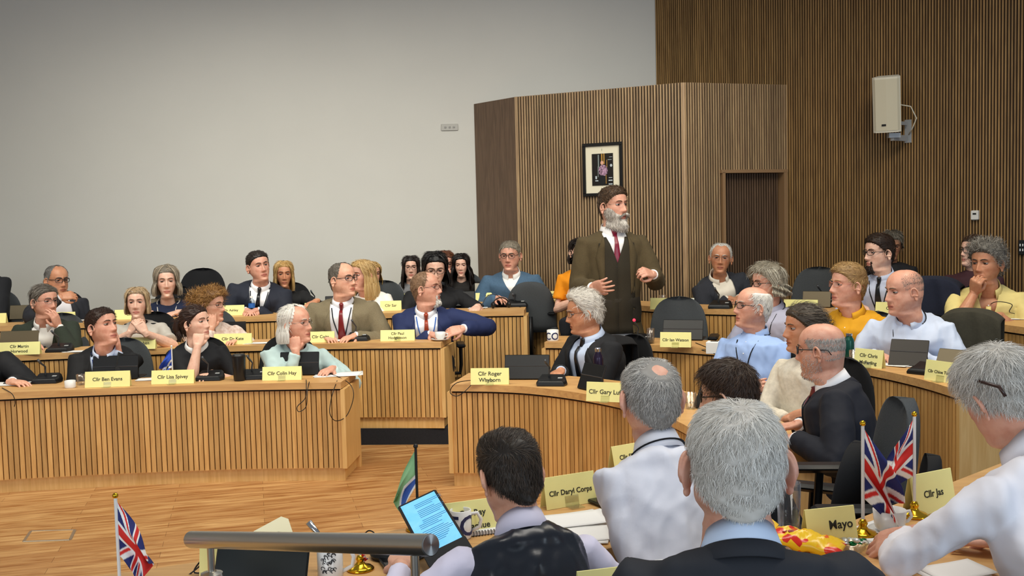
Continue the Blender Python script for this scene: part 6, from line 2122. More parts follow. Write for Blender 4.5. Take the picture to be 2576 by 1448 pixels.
# --- papers and small clutter
papers(850, 942, Z1, .32, .2, 8, 'loose white papers at the right end of the front row desk')
papers(12, 966, Z1, .34, .16, 3, 'white papers and dark phone at the left edge, front row')
papers(862, 856, Z2, .20, .12, 20, 'white papers before the red tie')
papers(655, 863, Z2, .26, .10, 0, 'papers at the elbow of the curly-haired woman')
papers(195, 884, Z2, .2, .1, 0, 'papers beside the dark green sleeve')
papers(200, 806, Z3, .2, .1, 0, 'papers before the leaning man, third row')
papers(1200, 775, Z3, .16, .1, 0, 'small sheet by the bare forearm, third row')
papers(370, 955, Z1, .14, .1, 10, 'folded papers left of the blue flag', n=4)
papers(2250, 918, Z2, .2, .12, -40, 'papers behind the card by the green flask')
papers(2540, 800, ZR3, .3, .2, -20, 'papers before the pale yellow shirt')
papers(1450, 1310, ZF, .22, .14, 25, 'loose white papers on the near desk behind the satin waistcoat', n=5, seed=3)
papers(1465, 1345, ZF, .21, .14, 5, 'lower sheaf of papers by the lilac collar', n=3, seed=5)
papers(2235, 1352, ZG, .16, .2, 35, 'white sheet under the leaning man\'s hand', n=2)
papers(2390, 1440, ZG, .14, .1, 15, 'white sheet at the bottom right corner of the near desk', n=2)
# spiral notebook
p = atz(1238, 1342, ZF); nb = empty('spiral_notebook', p, R(18), 'white spiral notebook beside the mug with a blue ring', 'notebook')
b = MB(); b.box((0, .05, .008), (.13, .11, .014), bev=.002); b.build('pages', PAPER, nb)
b = MB()
for k in range(14): b.tube([(-.06 + k * .0092, -.006 + .007 * math.cos(a), .008 + .008 * math.sin(a)) for a in np.linspace(0, 2 * PI, 9)], .0011, 4, cap=False)
b.build('spiral_binding', mat('dark_wire', '#3a3a3c', rough=.3, metal=1), nb)
# phones
for px, py, z, yw, lb in ((30, 962, Z1, 5, 'black phone lying on the papers at the left edge'), (1520, 1265, ZF, 30, 'black phone at the edge of the bald-spot man\'s sleeve'), (1000, 1425, ZF, 20, 'black phone beside the brass flag foot'), (2120, 764, ZR3, 60, 'white phone standing before the mustard shirt')):
    p = atz(px, py, z + .004); ph_ = empty('mobile_phone', p, R(yw), lb, 'phone', 'mobile phones')
    b = MB(); b.box((0, 0, .005), (.075, .15 if z != Z1 else .12, .009), bev=.003); b.build('case', BLACKS, ph_)
    b = MB(); b.box((0, 0, .0102), (.068, .14 if z != Z1 else .11, .0008)); b.build('display', mat('black_glass', '#08090b', rough=.08), ph_)
# headset on the third row end, pump boxes
p = atz(1262, 775, Z3 + .001); hs = empty('headset', p, R(20), 'black headset lying at the end of the third row desk', 'headset')
b = MB(); b.tube([(-.07 + .0 * a, .0, .02) if False else (.075 * math.cos(a), .02, .03 + .065 * math.sin(a)) for a in np.linspace(0.1, PI - .1, 14)], .006, 8); b.build('headband', BLACK, hs, smooth=True)
for sd in (-1, 1):
    b = MB(); b.ball((sd * .075, .02, .030), (.018, .030, .030), 12); b.build('ear_cushion', BLACK, hs, smooth=True)
p = atz(1345, 769, Z3); bx = empty('black_case', (p.x - .06, p.y + .12, p.z), R(5), 'flat black case at the corner of the third row desk', 'case')
b = MB(); b.box((0, 0, .012), (.18, .12, .022), bev=.006); b.build('lid', BLACK, bx)
p = atz(1795, 890, Z2); bx = empty('tissue_box', p, R(-20), 'small white box beside the man with crossed arms', 'box')
b = MB(); b.box((0, .04, .04), (.10, .09, .08), bev=.003); b.build('carton', PAPER, bx); b = MB(); b.box((0, .04, .082), (.05, .02, .004), bev=.001); b.build('slot', BLACK, bx)
p = atz(2018, 752, ZR3 + .09); 

# --- cables
cable([atz(770, 955, Z1 + .003), atz(772, 962, Z1 + .003) + Vector((0, -.02, 0)), at(768, 1000, 6.84), at(748, 1022, 6.82), at(752, 1035, 6.82), at(770, 1022, 6.83), at(773, 985, 6.85), atz(778, 960, Z1 + .004)], 'black cable loop hanging over the front desk below the tablet')
cable([atz(800, 930, Z1 + .004), atz(850, 947, Z1 + .004), at(882, 968, 7.0), at(889, 1000, 6.95), at(872, 1045, 6.93), at(845, 1058, 6.86), at(830, 1040, 6.82), at(832, 1010, 6.82), at(838, 985, 6.83), atz(848, 957, Z1 + .004)], 'black cable loop hanging at the corner of the front desk')
cable([atz(5, 975, Z1 + .003), at(30, 990, 6.75), at(38, 1010, 6.75), at(36, 1022, 6.76)], 'short black cable hanging at the left edge of the front desk')
cable([atz(1200, 955, Z1 + .003), at(1150, 962, 6.60), at(1132, 985, 6.62), at(1148, 996, 6.62), at(1168, 985, 6.62), atz(1185, 968, Z1 + .004)], 'black cable loop hanging off the middle curved desk')
cable([atz(1212, 772, Z3 + .003), at(1225, 745, 9.1), at(1250, 742, 9.2), atz(1280, 768, Z3 + .003), atz(1310, 772, Z3 + .003)], 'black headset cable rising over the third row desk')
cable([atz(1750, 862, Z2 + .003), atz(1775, 872, Z2 + .003), atz(1790, 880, Z2 + .003), atz(1765, 880, Z2 + .003), atz(1800, 890, Z2 + .004)], 'tangle of cable right of the tablet before the empty chair')
cable([atz(2470, 790, ZR3 + .003), at(2500, 760, 7.0), at(2545, 765, 6.95), at(2540, 785, 6.9), atz(2576, 790, ZR3 + .004)], 'dark cable curling over the desk at the right edge')
cable([at(455, 1460, 2.75), at(500, 1425, 2.75), at(505, 1410, 2.75), at(490, 1440, 2.72), at(560, 1432, 2.72)], 'dark cable loop left of the handrail post', r=.0022)
cable([at(470, 1470, 2.8), at(530, 1432, 2.8), at(600, 1425, 2.85)], 'dark cable running behind the handrail post', r=.0022)
cable([at(915, 1345, 3.0), at(928, 1334, 3.0), at(945, 1345, 2.98), at(960, 1390, 2.95), atz(985, 1410, ZF + .003)], 'thin black cable loop showing above the handrail', r=.002)
cable([atz(1000, 1395, ZF + .003), atz(1040, 1402, ZF + .003), atz(1075, 1395, ZF + .004), atz(1020, 1420, ZF + .003)], 'black cable lying behind the brass flag foot', r=.0028)

# --- blue flag, black-tipped green flag, union flags
p = atz(432, 962, Z1); flag((p.x, p.y + .03, Z1), Z1, Z1 + .245, 0, 'blue', 'small blue and white flag in front of the ponytailed woman', hoist=.13, fly=.15, droop=50, side=-1, pole=WHITE, knob=WHITE, foot=BLACK, fold=.03)
p = at(1052, 1330, 3.1); flag((p.x, p.y, ZF), ZF, ZF + .255, 10, 'green', 'small green and blue flag with a dark tip behind the tablet', hoist=.11, fly=.15, droop=60, side=-1, pole=BLACK, knob=BLACK, fold=.012)
p = at(300, 1440, 2.5); flag((p.x, p.y, ZF), ZF, at(290, 1250, 2.5).z, 0, 'union', 'red, white and blue crossed flag alone at the lower left', hoist=.135, fly=.16, droop=58, side=1, ph=.5, fold=.02)
p = atz(2171, 1345, ZG); flag((p.x, p.y, ZG), ZG, at(2179, 1068, p.y).z, 0, 'union', 'red, white and blue flag over the teacup, nearer of the crossed pair', hoist=.175, fly=.215, droop=58, side=1, ph=2.2, fold=.034)
p = atz(2300, 1298, ZG); flag((p.x, p.y, ZG), ZG, at(2290, 1045, p.y).z, 0, 'union', 'red, white and blue flag hanging left, farther of the crossed pair', hoist=.150, fly=.16, droop=52, side=-1, ph=4.0, fold=.018)
# brass foot of another flag
p = atz(907, 1432, ZF); flag((p.x, p.y, ZF), ZF, ZF + .075, 0, 'union', 'brass foot and short furled red cloth under the handrail', hoist=.03, fly=.03, droop=75, fold=.006)

# --- near desk: lit tablet, laptop, mugs
TABS = bpy.data.materials.new('lit_screen'); TABS.use_nodes = True
nt = TABS.node_tree; bs = nt.nodes['Principled BSDF']; bs.inputs['Roughness'].default_value = .2
tc = nt.nodes.new('ShaderNodeTexCoord'); nz = nt.nodes.new('ShaderNodeTexNoise'); nz.inputs['Scale'].default_value = 14; nz.inputs['Distortion'].default_value = 1.5
cr = nt.nodes.new('ShaderNodeMix'); cr.data_type = 'RGBA'; cr.inputs[6].default_value = srgb('#56b4ee'); cr.inputs[7].default_value = srgb('#8fd0f4')
nt.links.new(tc.outputs['Object'], nz.inputs[0]); nt.links.new(nz.outputs[0], cr.inputs[0])
nt.links.new(cr.outputs[2], bs.inputs['Base Color']); nt.links.new(cr.outputs[2], bs.inputs['Emission Color']); bs.inputs['Emission Strength'].default_value = .55


def plane_frame(c, right, upv):
    x = Vector(right).normalized(); y = Vector(upv); y = (y - x * y.dot(x)).normalized(); z = x.cross(y)
    M = Matrix((x, y, z)).transposed().to_4x4(); M.translation = c; return M


# corner points of the tablet as seen, at its own distance
tl, tr_, br, bl = at(995, 1272, 2.98), at(1098, 1228, 3.02), at(1168, 1350, 2.72), at(1070, 1402, 2.70)
cc = (tl + tr_ + br + bl) / 4; M = plane_frame(cc, (tr_ - tl) + (br - bl), (tl - bl) + (tr_ - br))
tw = ((tr_ - tl).length + (br - bl).length) / 2; th_ = ((tl - bl).length + (tr_ - br).length) / 2
tb = empty('tablet_computer', cc, 0, 'lit tablet showing a blue document, held by the man in the waistcoat', 'computer', 'tablets and laptops'); tb.matrix_world = M
b = MB(); b.box((0, 0, -.005), (tw, th_, .009), bev=.004); b.build('case', BLACKS, tb)
b = MB(); b.box((0, -.004, .0002), (tw - .016, th_ - .022, .0016)); sc1 = b.build('display', TABS, tb)
b = MB(); rs = random.Random(2)
for k in range(24):
    y = th_ * .36 - k * th_ * .031
    if k in (3, 9, 15): continue
    x0 = -.02 if k < 12 else -.035; L_ = rs.uniform(.05, .085)
    b.box((x0 + L_ / 2 + .002, y, .0013), (L_, .0022, .0004))
b.build('text_lines', mat('screen_text', '#3d7fb4', rough=.4), sc1)
b = MB(); b.box((.0, -th_ / 2 - .055, .004), (tw, .11, .006), bev=.002, M=None); kb = b.build('keyboard_cover', BLACK, tb)
# big black laptop under the rail
c0 = at(655, 1447, 2.62); M = plane_frame(c0, (1, -.12, 0), (-.12, .45, .9))
bl_ = empty('laptop', c0, 0, 'large black laptop lid behind the handrail', 'computer', 'tablets and laptops'); bl_.matrix_world = M
b = MB(); b.box((0, 0, 0), (.25, .19, .010), bev=.004); b.build('screen_back', mat('dark_teal_black', '#0c1414', rough=.3), bl_)
b = MB(); b.box((0, -.10, -.10), (.25, .012, .2), bev=.003); b.build('keyboard', BLACK, bl_)
# white folder with dark wave behind the rail
p = at(665, 1338, 3.05); M = plane_frame(p, (1, .25, .12), (-.2, .8, .55))
fo = empty('document_folder', p, 0, 'cream folder with a dark wave printed on it, above the handrail', 'folder'); fo.matrix_world = M
b = MB(); V = [(-.085, -.05, 0), (.085, -.05, 0), (.075, .03, 0), (.055, .045, 0), (-.03, .01, 0)]
b.add([(x, y, z + .003) for x, y, z in V] + [(x, y, -.003) for x, y, z in V], [[0, 1, 2, 3, 4], [9, 8, 7, 6, 5]] + [[i, 5 + i, 5 + (i + 1) % 5, (i + 1) % 5] for i in range(5)])
b.build('cover', mat('cream_cover', '#efe9c4', rough=.5), fo)
b = MB(); W_ = [(-.085, -.05), (-.05, -.018), (-.02, -.012), (.01, -.02), (.04, -.012), (.06, -.02), (.085, -.03), (.085, -.05)]
b.add([(x, y, .0042) for x, y in W_] + [(x, y, .0032) for x, y in W_], [list(range(8)), list(range(15, 7, -1))]); b.build('dark_wave', BLACK, fo)
# black stick (microphone arm) above the rail
a0, a1 = at(776, 1312, 2.75), at(802, 1345, 2.75)
b = MB(); b.tube([(0, 0, 0), tuple(a1 - a0), tuple((a1 - a0) * 1.2 + Vector((0, 0, -.12)))], [.009, .008, .007], 12)
o = b.build('microphone_arm', CHROME, None, smooth=True, loc=a0); tag(o, 'slanting chrome and black microphone arm rising behind the handrail', 'microphone')
mug(832, 1455, ZF, 0, 'white mug with a dark crest behind the handrail', h=.095, r=.034, crest=True, hs=1)
mug(1160, 1352, ZF, 10, 'white mug with a large blue ring between tablet and card', h=.085, r=.032, letters=('TO', .085, .001), hs=1)
mug(1535, 1262, ZF, 15, 'white mug with a dark crest touching the white sleeve', h=.085, r=.034, crest=True, handle=False)
mug(1672, 1520, ZG, 0, 'white mug at the bottom edge beside the charcoal jacket', h=.085, r=.034, handle=False)
# headset on the near desk
p = atz(980, 1400, ZF); hs = empty('headset', p, R(30), 'black headset lying on the near desk under the handrail', 'headset')
b = MB(); b.lathe([(0, .0), (.05, .0), (.055, .012), (.045, .03), (.02, .036), (0, .036)], n=20); b.build('ear_cushion', BLACK, hs, smooth='auto')
b = MB(); b.lathe([(0, .0), (.05, .0), (.055, .012), (.045, .03), (.02, .036), (0, .036)], c=(.14, .03, 0), n=20); b.build('ear_cushion', BLACK, hs, smooth='auto')
b = MB(); b.tube([(.0 + .07 + .075 * math.cos(a), .09 * math.sin(a) + .02, .015) for a in np.linspace(0, PI, 14)], .008, 8); b.build('headband', BLACK, hs, smooth=True)

# --- the steel handrail on its two posts
ra, rb = at(482, 1356, 2.50), at(1082, 1370, 1.86)
rail = empty('handrail', ra, 0, 'brushed steel handrail on two short posts at the bottom of the view', 'handrail')
dv = rb - ra; un = dv.normalized(); rr = .0205
b = MB(); b.tube([(0, 0, 0), tuple(dv * .5), tuple(dv)], rr, 40); b.build('tube', STEEL, rail, smooth='auto')
Mq = Vector((0, 0, 1)).rotation_difference(un).to_matrix().to_4x4()
ECAP = bpy.data.materials.new('spun_steel_cap'); ECAP.use_nodes = True; nt = ECAP.node_tree; bs = nt.nodes['Principled BSDF']; bs.inputs['Metallic'].default_value = 1; bs.inputs['Roughness'].default_value = .25
bs.inputs['Base Color'].default_value = srgb('#c4c8c8'); bs.inputs['Anisotropic'].default_value = .9
tg = nt.nodes.new('ShaderNodeTangent'); tg.direction_type = 'RADIAL'; tg.axis = 'Z'; nt.links.new(tg.outputs[0], bs.inputs['Tangent'])
b = MB(); b.lathe([(0, .0), (rr * .985, .0), (rr * .985, .0022), (rr * .93, .003), (0, .003)], n=40); cp = b.build('end_cap', ECAP, rail, smooth='auto', loc=tuple(dv)); cp.rotation_euler = Mq.to_euler()
b = MB(); b.lathe([(0, -.003), (rr * .93, -.003), (rr * .985, -.002), (rr * .985, 0.0), (0, .0)], n=40); cp = b.build('end_cap', ECAP, rail, smooth='auto'); cp.rotation_euler = Mq.to_euler()
for px, d_, fl in ((530, 2.44, 1), (1043, 1.90, 0)):
    q = at(px, 1385, d_) - ra; b = MB(); b.tube([(q.x, q.y, q.z + .015), (q.x, q.y, q.z - .055), (q.x, q.y, -ra.z + .13)], .0085, 16); po = b.build('post', STEEL, rail, smooth='auto')
    if fl: b = MB(); b.lathe([(0, -.058), (.012, -.050), (.026, -.054), (.028, -.064), (0, -.064)], c=(q.x, q.y, q.z), n=24); b.build('base_flange', STEEL, po, smooth='auto')

# --- sweets and the rest of the nearest desk
SW = bpy.data.materials.new('sweet_bag_print'); SW.use_nodes = True; nt = SW.node_tree; bs = nt.nodes['Principled BSDF']; bs.inputs['Roughness'].default_value = .25
tc = nt.nodes.new('ShaderNodeTexCoord'); vo = nt.nodes.new('ShaderNodeTexVoronoi'); vo.inputs['Scale'].default_value = 48
rmp = nt.nodes.new('ShaderNodeValToRGB'); nt.links.new(tc.outputs['Object'], vo.inputs[0])
el = rmp.color_ramp.elements; el[0].color = srgb('#e0301c'); el[0].position = 0; el[1].color = srgb('#ffd21a'); el[1].position = 1
for pos, c_ in ((.22, '#e8452a'), (.30, '#ffcf20'), (.72, '#ffb81c'), (.78, '#f06a28')):
    e_ = el.new(pos); e_.color = srgb(c_)
rmp.color_ramp.interpolation = 'CONSTANT'
nt.links.new(vo.outputs['Color'], rmp.inputs[0]); nt.links.new(rmp.outputs[0], bs.inputs['Base Color'])
p = atz(2030, 1392, ZG); bag = empty('bag_of_sweets', p, R(-28), 'crumpled yellow and red bag of sweets beside the tall glass', 'bag')
b = MB(); nu, nv = 26, 18; rings = []
for i in range(nu):
    u = i / (nu - 1); x = (u - .5) * .17; hgt = .022 * math.sin(PI * min(1, max(0, u))) ** .6 + .002; ring = []
    for k in range(nv):
        a = 2 * PI * k / nv; q = .045 * (1 + .1 * math.sin(u * 9)); 
        ring.append((x, q * math.cos(a), .024 + hgt * math.sin(a) * (1 + .25 * math.sin(7 * u * 3 + 3 * a)) + .02 * (1 - u) ** 2))
    rings.append(ring)
b.loft(rings, True); pk = b.build('packet', SW, bag, smooth=True)
b = MB(); b.box((-.095, 0, .062), (.045, .085, .002), M=Matrix.Rotation(R(35), 4, 'Y')); b.build('torn_flap', mat('yellow_foil', '#ffcf26', rough=.25), bag)
V, Fc = text_arrays('Je', .03, .0004, .001); b = MB(); b.add(V + np.array((-.04, -.012, .0525)), Fc); b.build('lettering', mat('dark_red_print', '#a01c28', rough=.4), bag)
p = atz(2145, 1385, ZG); dish = empty('glass_dish', p, 0, 'small glass dish holding green and silver wrapped sweets', 'dish')
b = MB(); b.lathe([(0, .002), (.022, 0), (.034, .018), (.038, .022), (.034, .021), (.021, .004), (0, .005)], n=26); b.build('bowl', GLASS, dish, smooth=True)
for k, (x, y, c_) in enumerate(((.0, .0, '#16804a'), (.018, .006, '#1d8f55'), (-.018, -.004, '#cfd4d2'), (.004, -.014, '#dfe3e0'))):
    p2 = p + Vector((x, y, .012 + .004 * k)); sw = empty('wrapped_sweet', p2, R(40 * k), ('green wrapped sweet heaped at the left of the glass dish', 'green wrapped sweet at the right of the glass dish', 'silver wrapped sweet at the back of the glass dish', 'silver wrapped sweet at the front of the glass dish')[k], 'sweet', 'wrapped sweets in the dish')
    b = MB(); b.ball((0, 0, .006), (.011, .008, .006), 10); b.build('wrapper', mat('foil', c_, rough=.2, metal=.5), sw, smooth=True)
    b = MB(); b.tube([(-.022, 0, .006), (-.010, 0, .006)], [.007, .002], 8, flat=.3); b.tube([(.010, 0, .006), (.022, 0, .006)], [.002, .007], 8, flat=.3); b.build('twisted_ends', mat('foil', c_, rough=.2, metal=.5), sw, smooth=True)
p = atz(2238, 1338, ZG); cu = empty('teacup', p, R(0), 'white teacup with handle on the nearest desk, under the flag', 'cup', 'white mugs')
b = MB(); b.lathe([(0, .001), (.020, 0), (.030, .006), (.037, .018), (.041, .058), (.0385, .059), (.034, .02), (.018, .006), (0, .005)], n=34); b.build('bowl', WHITE, cu, smooth=True)
b = MB(); b.tube([(.039, .01, .048), (.055, .012, .050), (.060, .012, .036), (.050, .011, .024), (.036, .01, .022)], .0042, 10); b.build('handle', WHITE, cu, smooth=True)
b = MB(); b.lathe([(0, .0), (.030, .0), (.052, .008), (.053, .010), (.03, .003), (0, .003)], c=(0, 0, -.0), n=34); b.build('saucer', WHITE, cu, smooth=True)
p = atz(2215, 1375, ZG); o = MB(); o.tube([(0, 0, .006), (.05, .09, .012), (.055, .10, .012)], [.0045, .0045, .002], 8); o = o.build('pen', BLACKS, None, smooth=True, loc=p); tag(o, 'dark pen lying on the white sheet by the leaning hand', 'pen')

# --- empty chairs
pc = atz(1325, 772, Z3)
chair(.20, 9.72, .28, 172, 'empty grey chair at the end of the third row, right of the case', low=.18)
c0 = at(1700, 800, 7.97); chair(c0.x, c0.y, .13, -15, 'empty grey chair beside the standing speaker', low=.10)
c0 = at(2042, 720, 8.55); chair(c0.x, c0.y, .28, -30, 'empty grey chair at the back, behind the yellow card', low=.07)
c0 = at(497, 740, 9.75); chair(c0.x, c0.y, .28, 4, 'empty black chair against the white wall', FABB)
c0 = at(2075, 1180, 3.5); chair(c0.x, c0.y, .13, -95, 'dark empty chair behind the crossed flags', FAB, low=.09)

# --- the framed portrait, wall plate, loudspeaker, sensor
tdir = (Cp - Bp).normalized(); nrm = Vector((tdir.y, -tdir.x))


def on_front(px, py, off=.02):
    v = ray(px, py); k = ((Bp.x * nrm.x + Bp.y * nrm.y) + off) / (v.x * nrm.x + v.y * nrm.y)
    return CAM + v * k


pc = on_front(1516, 426, .03); Mx = plane_frame(pc, (tdir.x, tdir.y, 0), (0, 0, 1))
PW = (on_front(1566, 426) - on_front(1466, 426)).length; PH = (on_front(1516, 360) - on_front(1516, 494)).length
fr_ = empty('framed_portrait', pc, 0, 'black framed portrait photograph hung above the speaker on the batten wall', 'picture'); fr_.matrix_world = Mx
b = MB(); ft = .030
for x, y, w_, h_ in ((0, PH / 2 - ft / 2, PW, ft), (0, -PH / 2 + ft / 2, PW, ft), (-PW / 2 + ft / 2, 0, ft, PH - 2 * ft), (PW / 2 - ft / 2, 0, ft, PH - 2 * ft)): b.box((x, y, 0), (w_, h_, .028), bev=.003)
b.build('frame', mat('black_frame', '#0d0b0a', rough=.35), fr_)
b = MB(); b.box((0, 0, -.006), (PW - 2 * ft, PH - 2 * ft, .006)); mt = b.build('mount', mat('cream_mount', '#e6dfc6', rough=.8), fr_)
b = MB(); b.box((0, .0, .001), (.215, .30, .004)); ph_ = b.build('photograph', mat('dark_photo', '#17120f', rough=.35), mt)
# what the picture shows: a seated figure in a dark patterned coat before a gilded room
def patch(name, items, m_, par, z=.0035):
    b = MB()
    for it in items:
        if it[0] == 'b': b.box((it[1], it[2], z), (it[3], it[4], .001))
        else: b.lathe([(0, .0008), (1, .0004), (1, 0), (0, 0)], n=18, M=Matrix.Diagonal((it[3], it[4], 1))) if False else b.ball((it[1], it[2], z), (it[3], it[4], .0012), 12)
    return b.build(name, m_, par, smooth=False)


patch('gilded_panels', [('b', -.005, .11, .012, .075), ('b', .017, .10, .010, .10), ('b', .045, .03, .006, .12), ('b', .035, -.09, .006, .09)], mat('gilt', '#b98a3a', rough=.4), ph_)
patch('pale_curtain', [('b', -.040, .08, .010, .12), ('b', -.045, -.02, .005, .10)], mat('pale_drape', '#8e9a98', rough=.6), ph_)
patch('white_details', [('b', -.066, -.075, .016, .028), ('b', -.06, -.105, .03, .010), ('e', .088, .035, .012, .014), ('b', .08, -.08, .035, .006), ('b', .08, -.105, .04, .010), ('b', .08, -.14, .04, .010), ('b', .085, .115, .03, .004), ('b', .075, .09, .04, .004)], mat('white_paint_marks', '#b9c4c8', rough=.6), ph_)
patch('patterned_coat', [('e', .006, -.010, .048, .055)], mat('violet_pattern', '#2c1c26', rough=.7, noise=1, nscale=90, tint='#c9a0bc'), ph_, .0045)
patch('dark_skirt', [('e', -.002, -.10, .036, .052)], mat('dark_cloth', '#0b0f12', rough=.7), ph_, .0045)
patch('face', [('e', -.004, .062, .016, .020)], mat('painted_face', '#d9a68c', rough=.6), ph_, .0045)
patch('crest', [('b', -.005, PH / 2 - ft - .035, .003, .02)], mat('green_grey', '#8b947c', rough=.6), mt, .001)
# wall plate
p = at(1131, 320, WY - .012); o = MB(); o.box((0, 0, 0), (.175, .012, .068), bev=.003); pl_ = empty('wall_plate', (p.x, WY - .006, p.z), 0, 'small grey metal wall plate on the pale wall', 'wall plate')
o.build('plate', mat('satin_grey', '#a3a098', rough=.4, metal=.3), pl_)
for x in (-.045, 0, .045): o = MB(); o.box((x, -.008, 0), (.020, .006, .018), bev=.001); o.build('switch', mat('light_grey', '#8d8b86', rough=.5), pl_)
# right wall helper
wd = (far - cornerp).normalized(); wn = Vector((wd.y, -wd.x))


def on_right(px, py, off=.016):
    v = ray(px, py); k = ((cornerp.x * wn.x + cornerp.y * wn.y) + off) / (v.x * wn.x + v.y * wn.y)
    return CAM + v * k


sp = on_right(2290, 320, .02); fx = ray(2230, 262); D_ = sp.y - .16
sc0 = at(2232, 262, D_)
spk = empty('wall_loudspeaker', sc0, 0, 'white loudspeaker tilted down on a bracket high on the batten wall', 'loudspeaker')
SPW = mat('off_white_plastic', '#d9d4c2', rough=.55); SPG = mat('speaker_grille', '#cfc8b0', rough=.7, bump=.2, bscale=700)
fd = Vector((-.42, -.85, -.18)).normalized(); Mx = plane_frame(Vector((0, 0, 0)), Vector((0, 0, 1)).cross(fd).normalized(), (0, 0, 1)); Mx = Mx.to_3x3()
xr = Vector((0, 0, 1)).cross(fd).normalized(); yu = fd.cross(xr).normalized(); Mx = Matrix((xr, yu, fd)).transposed().to_4x4()
k_ = D_ / F_PX; hW, hH = 66 * k_ / 2 * 1.0, 136 * k_ / 2
b = MB(); prof = [(-hW, .04), (-hW * .8, .062), (0, .072), (hW * .8, .062), (hW, .04), (hW * .72, -.14), (-hW * .72, -.14)]
rings = [[(x, y, z) for x, z in prof] for y in (-hH, hH)]
V = [np.array(r_) @ np.array(Mx.to_3x3()).T for r_ in rings]; b.loft(V, True); b.build('cabinet', SPW, spk)
b = MB(); prof2 = [(-hW * .93, .048), (-hW * .78, .066), (0, .0765), (hW * .78, .066), (hW * .93, .048), (0, .04)]
V = [np.array([(x, y, z) for x, z in prof2]) @ np.array(Mx.to_3x3()).T for y in (-hH * .93, hH * .93)]; b.loft(V, True); b.build('grille', SPG, spk)
q = Mx @ Vector((-hW * .2, -hH * .72, .080)); b = MB(); b.box(tuple(q), (.035, .016, .004), M=Mx, bev=.002); b.build('badge', BLACK, spk)
b = MB(); bk_ = sp - sc0; wallp = on_right(2285, 330, .012) - sc0
b.box(tuple(wallp), (.06, .012, .20), math.atan2(wd.y, wd.x)); b.box(tuple(wallp * .55 + Vector((0, 0, -.27 * .6))), (.20, .03, .05), math.atan2(wallp.y, wallp.x)); b.box(tuple(Vector((wallp.x * .3, wallp.y * .3, -hH - .03))), (.10, .06, .04)); b.box(tuple(wallp * .7), (.12, .02, .03), math.atan2(wallp.y, wallp.x))
b.build('bracket', mat('pale_steel', '#a9adb0', rough=.4, metal=.3), spk)
q0 = Mx @ Vector((hW * .7, -.02, -.12)); b = MB(); b.tube([tuple(q0), (q0.x + .10, q0.y - .01, q0.z - .02), (q0.x + .155, q0.y, q0.z - .12), (q0.x + .13, q0.y + .02, q0.z - .20), tuple(wallp + Vector((0, -.01, -.03)))], .005, 8); b.build('lead', SPW, spk, smooth=True)
p = on_right(2453, 541, .03); se = empty('wall_sensor', p, math.atan2(wd.y, wd.x), 'small white sensor box on the batten wall above the grey curls', 'sensor')
b = MB(); b.box((0, 0, 0), (.062, .036, .080), bev=.006); b.build('housing', mat('white_plastic', '#dcdad4', rough=.4), se)
b = MB(); b.box((0, -.019, .012), (.028, .003, .014)); b.build('window', BLACK, se)
p = on_right(2574, 622, .03); se = empty('wall_control_panel', p, math.atan2(wd.y, wd.x), 'black panel with white buttons at the far right edge of the wall', 'panel')
b = MB(); b.box((0, 0, 0), (.07, .02, .12), bev=.003); b.build('panel', BLACK, se)
for x in (-.02, .0, .02):
    for z in (-.02, .02): b = MB(); b.box((x, -.012, z), (.008, .004, .02)); b.build('button', PAPER, se)

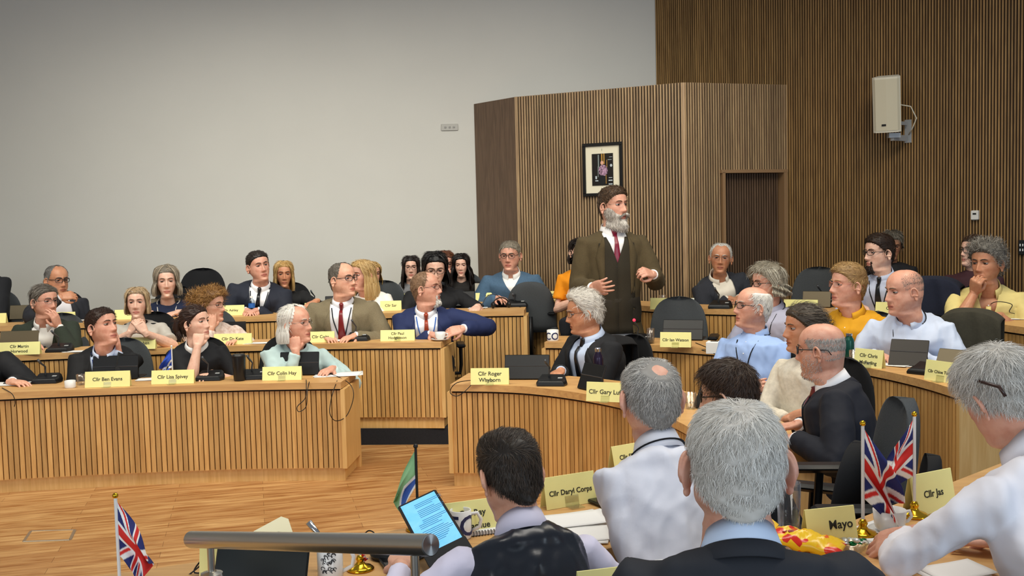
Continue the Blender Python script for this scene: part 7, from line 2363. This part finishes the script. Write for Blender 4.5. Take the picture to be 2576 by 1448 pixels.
# --- floor outlet frame
p0 = [atz(x, y, .001) for x, y in ((60, 1361), (78, 1335), (188, 1332), (176, 1357))]
fb = empty('floor_outlet_cover', p0[0], 0, 'rectangular floor outlet cover set in the wooden floor at left', 'floor outlet')
c_ = sum(p0, Vector()) / 4; b = MB()
for i in range(4):
    a_, d_ = p0[i], p0[(i + 1) % 4]; b.tube([tuple(a_ - p0[0]), tuple(d_ - p0[0])], .010, 6, flat=.3)
b.build('metal_rim', mat('dull_steel', '#a89c8a', rough=.4, metal=.7), fb)
V = [tuple((q - c_) * .97 + c_ - p0[0] + Vector((0, 0, .001))) for q in p0]; b = MB(); b.add(V, [[0, 3, 2, 1]]); b.build('lid', FLOORM, fb)

# --- clothes hung on chairs
def draped(label, px, py, d, w_, h_, yaw, m_):
    """a jacket hung over a chair back: an arched sheet with thickness falling on both sides"""
    p = at(px, py, d); root = empty('hung_jacket', p, R(yaw), label, 'jacket', 'jackets hung on chairs')
    nu, nv = 30, 26; V = []
    for i in range(nv):
        v = i / (nv - 1)
        for j in range(nu):
            u = j / (nu - 1) * 2 - 1; a = (v - .5) * PI
            wv = w_ / 2 * (1 - .10 * math.cos(a))
            top = -.16 * abs(u) ** 3 * w_
            if abs(v - .5) < .22: y = .10 * math.sin((v - .5) / .22 * PI / 2); z = top + .02 * math.cos((v - .5) / .22 * PI / 2)
            else: s_ = (abs(v - .5) - .22) / .28; y = math.copysign(.10 + .02 * s_, v - .5); z = top - s_ * h_ * (1 if v < .5 else .7)
            V.append((u * wv + .01 * math.sin(9 * v + u * 3), y + .014 * math.sin(u * 9 + v * 6) * abs(v - .5) * 2, z))
    b = MB(); i = np.arange(nv - 1)[:, None] * nu; j = np.arange(nu - 1)[None, :]
    b.add(V, np.stack([i + j, i + j + 1, i + nu + j + 1, i + nu + j], -1).reshape(-1, 4)); o = b.build('cloth', m_, root, smooth=True)
    so = o.modifiers.new('t', 'SOLIDIFY'); so.thickness = .008
    b = MB(); b.tube([(-w_ * .42, -.11, -.06), (-w_ * .50, -.13, -h_ * .5), (-w_ * .46, -.12, -h_ * .95)], [.05, .055, .045], 12, flat=.6); b.build('sleeve', m_, root, smooth=True)
    return root


draped('dark olive jacket hung over a chair back below the pale yellow shirt', 2440, 782, 6.55, .42, .42, -30, cloth('olive_wool', '#3b382c', 'wool'))
draped('black jacket with red lining hung on the chair in profile man\'s place', 1545, 850, 7.2, .30, .36, -60, cloth('black_wool', '#131316', 'wool'))
draped('navy jacket hung over a chair back behind the bald man in white shirt', 2345, 700, 7.35, .44, .34, -30, cloth('navy_wool', '#151b2e', 'wool'))
